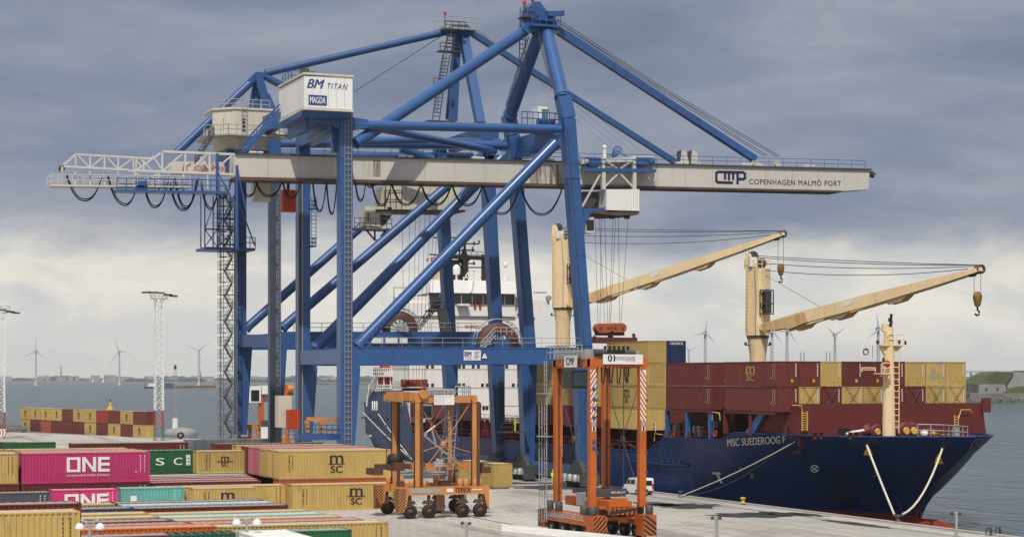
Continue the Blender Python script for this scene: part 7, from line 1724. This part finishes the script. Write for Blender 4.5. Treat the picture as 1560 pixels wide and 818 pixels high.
m.build('plate_print', M['grey'], pl_)
m = MB(); m.rail([(X_(695), uN + .3, Z(604)), (X_(718), uN + .3, Z(604)), (X_(718), uN + 2.4, Z(604))], .95, .5, .045); m.box((X_(695), uN + .2, Z(606.5)), (X_(719), uN + 2.4, Z(604))); m.build('top_platform', M['grey'], TX)
# operator cab under the top on the right, stair down
m = MB(); m.box((X_(663), uF_ - 2.6, Z(640)), (X_(681), uF_ - .6, Z(617))); cab = m.build('operator_cab', M['grey'], TX); MB().box((X_(664), uF_ - 2.64, Z(637)), (X_(680), uF_ - 2.61, Z(619))).build('cab_window', M['glass'], cab)
m = MB(); m.ladder((X_(683), uN + 1.8, Z(741)), (X_(697), uN + 1.8, Z(608)), .75, XR, .055, .5); m.ladder((X_(690), uN + 1.0, Z(741)), (X_(700), uN + 1.0, Z(608)), .5, XR, .045, 1.6); m.bar((X_(684), uN + 1.4, Z(672)), (X_(701), uN + 1.4, Z(672)), .1); m.bar((X_(688), uN + 1.4, Z(640)), (X_(702), uN + 1.4, Z(640)), .1); m.build('access_ladder', M['grey'], TX)
# bracing stars on both sides, spreader in the middle
for u, cx, cy in ((uN + .1, 676, 677), (uF_ + .1, 679.5, 676)):
    c = Vector((X_(cx), u, Z(cy))); st_ = MB()
    for px, py in ((638, 614), (717, 614), (638, 725), (717, 725), (636, 690), (718, 690)): st_.tube(c, (X_(px), u, Z(py)), .04, n=6)
    so = st_.build('bracing_rod', M['terex'] if u == uN + .1 else M['head'], TX)
    MB().lathe([(.12, -.1), (.30, -.08), (.30, .08), (.12, .1)], c, 'y', 6).build('rod_hub', OR, so)
m = MB(); m.tube((X_(655), uN + 1.2, Z(660)), (X_(690), uN + 1.2, Z(634)), .1, n=6); m.tube((X_(653), uN + 1.2, Z(664)), (X_(705), uN + 1.2, Z(708)), .1, n=6); m.lathe([(.25, -.15), (.25, .15)], (X_(652), uN + 1.2, Z(662)), 'y', 12); m.tube((X_(664), uN + 1.2, Z(653)), (X_(670), uN + 1.2, Z(676)), .1, n=6); m.build('hydraulic_arm', M['grey'], TX)
uM = (uN + uF_) / 2
m = MB(); m.box((X_(590), uM - .6, Z(716)), (X_(753), uM + .6, Z(708))); m.box((X_(611), uM - 1.2, Z(718)), (X_(628), uM + 1.2, Z(705))); sp_ = m.build('spreader', M['terexd'], TX)
m = MB(); m.box((X_(640), uM - 1.0, Z(718)), (X_(735), uM - .62, Z(707))); m.build('spreader_beam', OR, sp_)
for x in (586, 752): MB().box((X_(x) - .35, uM - 1.25, Z(724)), (X_(x) + .55, uM + 1.25, Z(714))).build('end_beam', M['terexd'], sp_)
m = MB(); m.lathe([(.6, -.5), (.75, -.4), (.8, .3), (.6, .6)], (X_(620), uM, Z(702.5)), 'z', 14); m.build('cable_basket', M['black'], sp_)
MB().box((X_(661), uN - .1, Z(711)), (X_(674), uN + .4, Z(703))).build('junction_box', M['grey'], TX)
m = MB()
for x in (600, 640, 716): m.tube((X_(x + 6), uM, Z(708)), (X_(x + 6), uM, Z(608)), .05, n=4)
m.build('hoist_chain', M['dgrey'], TX)
m = MB()
for x0, x1 in ((612, 620), (645, 655), (676, 690)): m.box((X_(x0), uN + .6, Z(741)), (X_(x1), uN + 1.6, Z(733)))
m.rail([(X_(668), uN + .2, Z(741)), (X_(690), uN + .2, Z(741))], 1.0, .6, .04); m.build('deck_gear', M['terexd'], TX)
# ---------------------------------------------------------------- tall carrier 01, its length runs along the quay
KO = M['kone']
s_n = on_z(904, 818, 0)
uK = on_z(912, 823, 0).y
kx = lambda px, py=700, u=uK: on_u(px, py, u)
xl, xr = kx(904).x, kx(979.8).x
a, b, _ = ray(851.5, 700); uKF = xl / a * b            # far left leg seen at px 851.5
zk = lambda py: on_u(904, py, uK).z
KX = thing('straddle_carrier', 'tall red orange straddle carrier numbered 01 with striped legs before the ship', 'straddle carrier', ((xl + xr) / 2, (uK + uKF) / 2, 0), 'straddle carriers')
lw = (kx(910.5).x - kx(897.5).x) * .76
for sx, x in ((-1, xl), (1, xr)):
    for u in (uK, uKF):
        near = u == uK
        zt = zk(545); lg = MB().box((x - lw / 2, u, 2.6), (x + lw / 2, u + .55, zt)).build('leg', KO, KX)
        z0, z1 = zk(642), zk(563)
        if near:
            MB().box((x - lw * .46, u - .012, z0), (x + lw * .46, u - .004, z1)).build('white_panel', M['text_white'], lg)
            h_ = MB(); hazard(h_, (x - lw * .46, u - .02, z0), (lw * .92, 0, 0), (0, 0, z1 - z0), 9, slope=(.19 if sx < 0 else -.19)); h_.build('hazard_stripe', KO, lg)
            MB().box((x - lw * .22, u - .02, zk(657)), (x + lw * .34, u - .004, zk(643))).build('number_plate', M['text_white'], lg)
            m = MB(); m.text('0', (x + lw * .06, u - .03, zk(646.7)), XR, ZUP, .26, .34, .03); m.text('1', (x + lw * .06, u - .03, zk(653.2)), XR, ZUP, .16, .34, .03); m.build('number', M['text_black'], lg)
            if sx < 0:
                for py in (593, 608, 622, 636.5, 672.5, 682.5): MB().lathe([(.17, -.02), (.17, .01)], (x + lw * .1, u - .02, zk(py)), 'y', 12).build('access_hole', M['blue2'], lg)
            m = MB()
            for py in (610, 690, 720, 748, 755): m.cbox((x + lw * .58, u + .1, zk(py)), (.22, .25, .16))
            m.build_each('leg_fitting', M['dgrey'], lg)
        else:
            m = MB(); m.box((x - lw * .15, u - .05, 2.8), (x + lw * .1, u - .004, zt)); m.build('leg_groove', M['terexd'], lg)
    # side beam along the quay
    ya, yb = uK - 1.3, uKF + 2.0
    z0, z1 = 1.15, zk(785.5)
    bm_ = MB(); bm_.box((x - .55, ya + 1.5, z0), (x + .55, yb, z1)); beam = bm_.build('side_beam', KO, KX)
    ch_ = MB(); ch_.prism([(x - .58, ya, .35), (x + .58, ya, .35), (x + .58, ya, z1 + .04), (x - .58, ya, z1 + .04)], (0, 1.45, 0)); cp = ch_.build('end_cover', KO, beam)
    h_ = MB(); hazard(h_, (x - .56, ya - .012, .38), (1.12, 0, 0), (0, 0, z1 - .36), 4, slope=(.75 if sx < 0 else -.5)); h_.build('hazard_stripe', M['text_black'], cp)
    ch_ = MB(); ch_.box((x - .58, yb + .004, .5), (x + .58, yb + 1.2, z1)); cp = ch_.build('end_cover', KO, beam)
    h_ = MB(); hazard(h_, (x - .592, yb + 1.2, .5), (0, -1.2, 0), (0, 0, z1 - .5), 4, slope=.7); h_.build('hazard_stripe', M['text_black'], cp)
    for i in range(4):
        y = ya + 2.4 + i * (yb - ya - 3.2) / 3; wheel(KX, (x, y, .72), .72, .5, 'x', M['grey']); MB().bar((x, y, .75), (x, y, z0 + .1), .5, .35).build('fork', M['black'], KX)
    if sx < 0:
        L_ = yb - ya
        MB().box((x - .57, yb - L_ * .42, z0 + .28), (x - .555, yb - .25, z1 - .15)).build('grey_panel', M['grey'], beam)
        m = MB(); m.text('KONECRANES NOELL', (x - .575, ya + 1.5 + L_ * .24, z0 + .62), Vector((0, -1, 0)), ZUP, L_ * .40, .5, .015); m.build('lettering', M['text_white'], beam)
        m = MB(); m.text('CMP', (x - .58, yb - 1.1, z0 + .75), Vector((0, -1, 0)), ZUP, 1.0, .5, .03); m.build('panel_mark', M['dgrey'], beam)
    for y in (uK - .5, uK + 1.2, uKF - .7, uKF + 1.2):
        MB().lathe([(.28, 0), (.32, .15), (.32, .75), (.2, .8)], (x + .3 * sx, y, z1), 'z', 10).build('light_can', M['dgrey'], KX)
# top frame
zt0, zt1 = zk(561), zk(545)
m = MB(); m.box((xl - lw / 2, uK + .05, zk(558.5)), (xr + lw * .9, uK + .85, zk(547))); m.box((xl - lw / 2, uKF + .05, zk(558.5)), (xr + lw / 2, uKF + .85, zk(547))); m.build_each('cross_beam', KO, KX)
for x in (xl, xr): MB().box((x - lw * .45, uK + .86, zk(560)), (x + lw * .45, uKF + .04, zk(546))).build('top_beam', KO, KX)
a, b = kx(918), kx(978.5)
brd = MB().box((a.x, uK - .12, zk(554.5)), (b.x, uK - .04, zk(539.5))).build('sign_board', M['text_white'], KX)
m = MB(); m.text('01', (kx(930.5).x, uK - .13, zk(545.5)), XR, ZUP, .62, .52, .05); m.build('number', M['text_black'], brd)
m = MB(); m.text('KONECRANES', (kx(951.5).x, uK - .13, zk(545.6)), XR, ZUP, 1.75, .30, 0); m.build('lettering', M['text_black'], brd)
m = MB(); m.text('uplifting', (kx(959).x, uK - .13, zk(549.6)), XR, ZUP, .85, .14, .0); m.build('slogan', M['grey'], brd)
# machinery on the roof
m = MB(); m.box((xl - .3, uK + 1.0, zk(547)), (xl + 1.2, uKF + .5, zk(531.5))); m.box((xl + 1.25, uK + 1.2, zk(546)), (xr + .2, uK + 3.4, zk(533))); dk_ = m.build('engine_housing', M['grey'], KX)
m = MB(); m.tube((kx(912).x, uK + .9, zk(536.5)), (kx(930).x, uK + .9, zk(536.5)), .28, n=12); m.tube((kx(935).x, uK + 1.0, zk(537)), (kx(975).x, uK + 1.0, zk(537)), .24, n=12); m.build('exhaust_silencer', M['dgrey'], dk_)
m = MB(); m.box((kx(930).x, uK + .7, zk(540)), (kx(958).x, uK + 1.15, zk(532.5)))
for i in range(6): m.lathe([(.12, -.2), (.12, .25)], (kx(932 + i * 7).x, uK + 1.3, zk(531)), 'z', 8)
m.build('roof_machinery', M['black'], dk_)
pl_ = MB().box((xl - .55 - .03, uK + 2.0, zk(559)), (xl - .55, uK + 4.6, zk(541))).build('white_plate', M['text_white'], KX)
MB().box((xl - .55, uK + 2.1, zk(556)), (xl - .3, uK + 4.5, zk(544))).build('plate_bracket', M['dgrey'], pl_)
m = MB(); m.text('CMP', (xl - .60, uK + 3.3, zk(549.5)), Vector((0, -1, 0)), ZUP, 1.7, .62, .04); m.build('lettering', M['logo_navy'], pl_)
m = MB(); m.rail([(xl - .6, uK + .9, zk(546)), (xl - .6, uKF + 1.2, zk(546)), (xl + 1.2, uKF + 1.2, zk(546))], 1.1, .8, .04); m.build('roof_railing', M['grey'], KX)
# ladder up the far left leg, cab under the top
m = MB(); m.ladder((xl - .95, uKF + .6, 1.0), (xl - .95, uKF + .6, zk(548)), .5, Y1, .045, .4); m.ladder((xl - 1.2, uKF + 1.1, 1.0), (xl - 1.2, uKF + 1.1, zk(604)), .6, Y1, .04, 1.3)
for py in (600, 668, 740): m.box((xl - 1.5, uKF + .2, zk(py) - .06), (xl - .45, uKF + 1.4, zk(py)))
m.build('access_ladder', M['grey'], KX)
m = MB(); m.box((xl - .1, uKF - 3.0, zk(592)), (xl + 1.4, uKF - 1.0, zk(564))); cab = m.build('operator_cab', paint('cab_frame', (.045, .05, .05), .4, .1, .1), KX)
MB().box((xl - .02, uKF - 3.03, zk(588)), (xl + 1.3, uKF - 3.003, zk(566))).build('cab_window', paint('cab_glass', (.10, .19, .19), .1, .1, 0), cab)
m = MB(); m.tube((xl + .35, uKF + .3, zk(570)), (xl + .35, uKF + .3, zk(700)), .08, n=6); m.build('white_pipe', M['white'], KX)
# rod bracing between the legs along the sides
for x in (xl, xr):
    c = Vector((x, (uK + uKF) / 2 + .4, zk(672))); m = MB()
    for y in (uK + .4, uKF + .4):
        for py in (575, 765): m.tube(c, (x, y, zk(py)), .03, n=6)
        m.tube(c, (x, y, zk(690)), .028, n=5)
    so = m.build('bracing_rod', M['dgrey'], KX); m = MB(); m.lathe([(.15, -.1), (.35, -.08), (.35, .08), (.15, .1)], c, 'x', 10); m.build('rod_hub', M['dgrey'], so)
# spreader low in the frame
zs = zk(753)
m = MB(); m.box((xl + .5, uK + 2.2, zs - .35), (xr - .5, uK + 2.7, zs + .25)); m.box((xl + .7, uKF - 1.6, zs - .2), (xr - .5, uKF - 1.2, zs + .2)); sp_ = m.build('spreader', M['dgrey'], KX)
m = MB(); m.text('MAX 040 CNT', (kx(944).x + .9, uK + 2.19, zs), XR, ZUP, 1.3, .18, .015); m.build('lettering', M['text_white'], sp_)
ym_ = (uK + uKF) / 2; xm = (xl + xr) / 2
m = MB(); m.box((xm - 1.0, uK - .4, zs - 1.3), (xm + 1.0, uKF + 1.5, zs - .55)); m.prism([(xm - .9, uK - .6, zs - 1.0), (xm + .9, uK - .6, zs - 1.0), (xm + .5, uK - .6, zs - .3), (xm - .5, uK - .6, zs - .3)], (0, .5, 0)); spb = m.build('spreader_frame', KO, sp_)
MB().box((xm - 1.22, uK - .9, zs - 1.6), (xm + 1.22, uK - .62, zs - 1.05)).build('end_beam', KO, sp_)
h_ = MB(); hazard(h_, (xm - 1.2, uK - .912, zs - 1.58), (2.4, 0, 0), (0, 0, .5), 1, slope=.6)
h_.keep = True
for i in range(6): x0 = xm - 1.15 + i * .4; h_.add([(x0, uK - .915, zs - 1.58), (x0 + .2, uK - .915, zs - 1.58), (x0 + .34, uK - .915, zs - 1.08), (x0 + .14, uK - .915, zs - 1.08)], [(0, 1, 2, 3)])
h_.build('hazard_stripe', M['text_black'], sp_)
m = MB(); m.cbox((xl + 1.1, uKF - 3.0, zs - .6), (1.0, 1.6, 1.0)); m.build('spreader_motor', M['grey'], sp_)
m = MB(); m.lathe([(.7, -.3), (.85, -.1), (.85, .4), (.7, .5)], (xr - 1.2, uK + 3.4, zs - .1), 'z', 12); m.build('cable_basket', M['black'], sp_)
m = MB(); m.box((xl + .6, uK + .2, zk(776)), (xr - .6, uK + .9, zk(772))); m.box((xl + .6, uK + .3, zk(792)), (xr - .6, uK + .9, zk(789)))
m.build('lower_tie', KO, KX)
m = MB()
for i, x in enumerate((925, 934, 944, 957, 966)): m.cbox((kx(x).x, uK + .8 + (i % 2) * .4, zk(783 - (i % 3) * 2)), (.55, .5, .6 + .2 * (i % 2)))
m.build_each('gear_unit', M['dgrey'], KX)
rr = random.Random(9)
for x in (xl, xr):
    for u in (uK, uKF):
        m = MB(); x0 = x + lw * .5 + .04; pts = [(x0 + rr.uniform(-.03, .03), u + .25, 2.7 + i * (zk(560) - 2.7) / 9) for i in range(10)]; m.path(pts, .045, 5); m.path([(q_[0] + .09, q_[1] + .12, q_[2]) for q_ in pts], .035, 5); m.build('hydraulic_hose', M['black'], KX)
for i in range(5):
    a = Vector((xl + .4 + i * .7, uK + 1.0, zk(548))); m = MB(); m.path([a, a + Vector((.15, .2, -1.5 - .3 * (i % 2))), a + Vector((.5, .6, -1.9)), a + Vector((.9, 1.0, -.2))], .05, 5); m.build('slack_cable', M['black'], KX)
for k in (.25, .5, .75):
    m = MB(); m.tube((xl + .6, uK + 2.45, zs), (xl + .6, uK + 2.45, zk(558)), .03, n=4); m.tube((xr - .6, uK + 2.45, zs), (xr - .6, uK + 2.45, zk(558)), .03, n=4); m.build('hoist_chain', M['dgrey'], KX); break
for x in (629.6, 716.7):
    for u in (uN, uF_):
        m = MB(); m.path([(X_(x + 1.0), u - .12, Z(741) + (Z(606) - Z(741)) * i / 8 * .98) for i in range(9)], .05, 5); m.build('hydraulic_hose', M['black'], TX)
# ---------------------------------------------------------------- third carrier half hidden behind the crane legs
u3_ = 300.0
K3 = thing('straddle_carrier', 'distant straddle carrier with a white cab half hidden between the landside crane legs', 'straddle carrier', tuple(on_z(420, 700, 0)) if False else (on_u(405, 660, u3_).x, u3_, 0), 'straddle carriers')
q = lambda x, y, u=u3_: on_u(x, y, u)
def bx3(x0, y0, x1, y1, name, mat, d=1.0, off=0, par=None): 
    a, b = q(x0, y1, u3_ + off), q(x1, y0, u3_ + off); return MB().box((a.x, u3_ + off, a.z), (b.x, u3_ + off + d, b.z)).build(name, mat, par or K3)
cab = bx3(380, 588, 397.5, 613, 'operator_cab', M['white'], 2.5); bx3(382.5, 594, 395, 611, 'cab_window', M['glass'], .03, -.04, cab)
bx3(395, 590, 401, 676, 'leg', KO, .8, .4); bx3(399, 587, 409, 600, 'engine_housing', M['white'], 1.6); bx3(401, 600, 411, 650, 'cover_panel', M['grey'], .8, .8)
bx3(396, 650, 410, 683, 'tank', M['white'], 1.5); bx3(399, 640, 408, 650, 'gear_unit', M['dgrey'], 1.2)
bx3(436, 586, 447, 603, 'winch_housing', KO, 2.5); bx3(436, 600, 441, 690, 'leg', KO, .8, .4); bx3(396, 590, 448, 594, 'top_beam', KO, .8, 3)
MB().tube(q(438, 592), q(446, 592), .55, n=12).build('hoist_drum', M['terex'], K3)
bx3(392, 684, 450, 692, 'side_beam', KO, .9)
for x in (397, 412, 430, 445): wheel(K3, (q(x, 690).x, u3_, .75), .75, .5, 'y', M['terexd'])
# orange spreader frame and railings beside the stair tower
uO = 262.0
t = thing('cargo_rack', 'orange lifting rack standing beside the foot of the zigzag stairs', 'rack', (on_u(377, 668, uO).x, uO, 0)); m = MB(); o_ = lambda x, y: on_u(x, y, uO)
m.bar(o_(362, 651), o_(395, 650), .6, .7); 
for x in (364, 381, 394): m.bar(o_(x, 651), o_(x, 681), .5, .5)
m.build('portal_frame', M['terex'], t); m = MB(); m.bar(o_(362, 668), o_(395, 667), .3, .4); m.build('tie_bar', M['terex'], t)
t = thing('guard_rail', 'grey guard rail at the foot of the zigzag stair tower', 'railing', (on_u(365, 668, uO - 2).x, uO - 2, 0)); a = on_z(349, 681, .0); b = on_z(390, 680, 0); m = MB(); m.rail([a, b], 2.2, .9, .08); m.build('rail_panel', M['grey'], t)
q_ = on_z(437, 682, 0); t = thing('orange_winch', 'orange winch set on the ground between the landside crane legs', 'winch', tuple(q_)); m = MB(); m.cbox(q_ + Vector((0, 0, .9)), (2.2, 1.2, 1.2)); m.build('winch_frame', M['terex'], t); MB().lathe([(.55, -.7), (.55, .7)], q_ + Vector((0, 0, 1.8)), 'x', 14).build('winch_drum', M['terex'], t)
# ---------------------------------------------------------------- van
p = on_z(972, 752.5, 0); VN = thing('van', 'white van parked at the ship side, seen behind carrier 01', 'van', tuple(p), None)
vw = MB(); L_, W_, H_ = 4.2, 1.7, 1.95; fy = math.radians(20)
fw = Vector((-.05, 1, 0)).normalized(); sdv = Vector((-fw.y, fw.x, 0))
prof = [(-2.5, .35), (2.35, .35), (2.5, .8), (2.2, 1.1), (1.5, 1.22), (.75, 1.9), (.5, 2.0), (-2.35, 2.02), (-2.5, 1.7)]
P3 = lambda f, s, z_: p + fw * f * .82 + sdv * s * .9 + ZUP * z_ * .93
vw.prism([P3(f, -.95, z_) for f, z_ in prof], sdv * 1.71); body = vw.build('body', M['white'], VN)
m = MB(); m.prism([P3(f, .955, z_) for f, z_ in ((1.35, 1.25), (.78, 1.8), (.25, 1.8), (.25, 1.25))], sdv * .01); m.prism([P3(f, .955, z_) for f, z_ in ((.1, 1.25), (.1, 1.8), (-1.0, 1.8), (-1.0, 1.25))], sdv * .01); m.build('side_window', M['glass'], VN)
m = MB(); m.prism([P3(-2.515, s, z_) for s, z_ in ((-.75, 1.15), (.75, 1.15), (.7, 1.75), (-.7, 1.75))], fw * -.01); m.build('rear_window', M['glass'], VN)
MB().prism([P3(1.52, s, 1.26) for s in (-.8, .8)] + [P3(.82, s, 1.88) for s in (.75, -.75)], fw * .02).build('windscreen', M['glass'], VN)
for s in (-.82, .82): MB().cbox(P3(-2.5, s, 1.05), (.16, .16, .5)).build('tail_light', M['text_red'], VN)
MB().prism([P3(-2.55, -.9, .32), P3(-2.55, .9, .32), P3(-2.55, .9, .55), P3(-2.55, -.9, .55)], fw * .1).build('bumper', M['dgrey'], VN)
for f in (-1.55, 1.6):
    for s in (-.85, .85):
        c = P3(f, s, .34); w_ = MB(); w_.tube(c - sdv * .11, c + sdv * .11, .34, n=18); wo = w_.build('wheel', M['black'], VN); MB().tube(c - sdv * .12, c + sdv * .12, .18, n=12).build('rim', M['grey'], wo)
# ---------------------------------------------------------------- people
def person(base, h, face, label, arms):
    t = None; s = h / 1.78; verts = []; edges = []; rad = []
    f = Vector((math.sin(face), math.cos(face), 0)); r_ = Vector((f.y, -f.x, 0))
    def V(x, y, z_, r): verts.append(Vector(base) + (r_ * x + f * y + ZUP * z_) * s); rad.append(r * s); return len(verts) - 1
    pel = V(0, 0, .96, .15); ab = V(0, .01, 1.15, .145); chs = V(0, 0, 1.34, .165); nk = V(0, 0, 1.50, .07); hd_ = V(0, .02, 1.58, .075); hd2 = V(0, .02, 1.68, .095); tp = V(0, .0, 1.76, .06)
    edges += [(pel, ab), (ab, chs), (chs, nk), (nk, hd_), (hd_, hd2), (hd2, tp)]
    for sx in (-1, 1):
        hp = V(sx * .10, 0, .88, .105); kn = V(sx * .12, .03, .48, .075); an = V(sx * .12, -.02, .09, .055); to = V(sx * .13, .15, .045, .045); edges += [(pel, hp), (hp, kn), (kn, an), (an, to)]
        sh = V(sx * .19, 0, 1.42, .075); el = V(sx * (.25), arms[0], 1.16, .05); wr = V(sx * .20, arms[0] + arms[1], 1.10 + arms[2], .036); hn = V(sx * .18, arms[0] + arms[1] + .09, 1.10 + arms[2], .036); edges += [(chs, sh), (sh, el), (el, wr), (wr, hn)]
    t = thing('person', label, 'person', tuple(base))
    me = bpy.data.meshes.new('body'); me.from_pydata([tuple(v - Vector(base)) for v in verts], edges, []); o = bpy.data.objects.new('body', me); COL.objects.link(o); o.parent = t
    md = o.modifiers.new('skin', 'SKIN'); sv = me.skin_vertices[0].data
    for i, q in enumerate(rad): sv[i].radius = (q, q * .85)
    sv[0].use_root = True; o.modifiers.new('sub', 'SUBSURF').levels = 1; o.modifiers['sub'].render_levels = 1; me.materials.append(M['hivis'])
    mm_ = M['hivis']
    m = MB(); m.lathe([(.125, 0), (.13, .05), (.10, .12), (.03, .155)], Vector(base) + f * .02 * s + ZUP * 1.66 * s, 'z', 14); m.build('helmet', mm_, t)
    m = MB(); m.ball(Vector(base) + f * .055 * s + ZUP * 1.61 * s, .085, 10, sz=1.15); m.build('face', M['skin'], t)
    m = MB(); m.lathe([(.19, .86), (.185, .92), (.175, .98)], Vector(base), 'z', 12); m.build('waist_band', M['grey'], t)
    return t
wp = on_u(784.5, 657, U2 - .8); pf = MB(); pf.box((wp.x - 2.2, U2 - 1.7, wp.z - .16), (wp.x + 1.6, U2 - .05, wp.z)); pf.rail([(wp.x - 2.2, U2 - 1.7, wp.z), (wp.x - .6, U2 - 1.7, wp.z)], 1.1, .8, .04); pf.build('work_platform', M['dgrey'], C1)
person(tuple(wp), 1.8, R(100), 'worker in yellow hi-vis clothing standing on the crane leg platform, arms forward', (.12, .26, .06))
person(tuple(on_z(842.5, 738, 0)), 1.8, R(200), 'worker in hi-vis jacket on the quay behind carrier 01, half hidden by its left leg', (.05, .12, -.1))
# ================================================================== AIR
hb_ = MB().box((-9000, -400, -8), (9000, 9800, 118)).build('haze', M['white'], loc=(0, 0, -8)); hb_['kind'] = 'stuff'; hb_['label'] = 'thin sea haze softening the far coast and turbines'
hm_ = bpy.data.materials.new('haze_air'); hm_.use_nodes = True; t = hm_.node_tree; t.nodes.clear()
o_ = nd(t, 'ShaderNodeOutputMaterial'); v_ = nd(t, 'ShaderNodeVolumePrincipled'); v_.inputs['Density'].default_value = 4.5e-5; v_.inputs['Color'].default_value = (.90, .91, .93, 1); v_.inputs['Anisotropy'].default_value = 0.2
t.links.new(v_.outputs[0], o_.inputs['Volume']); hb_.data.materials.clear(); hb_.data.materials.append(hm_)
sc.cycles.volume_bounces = 1
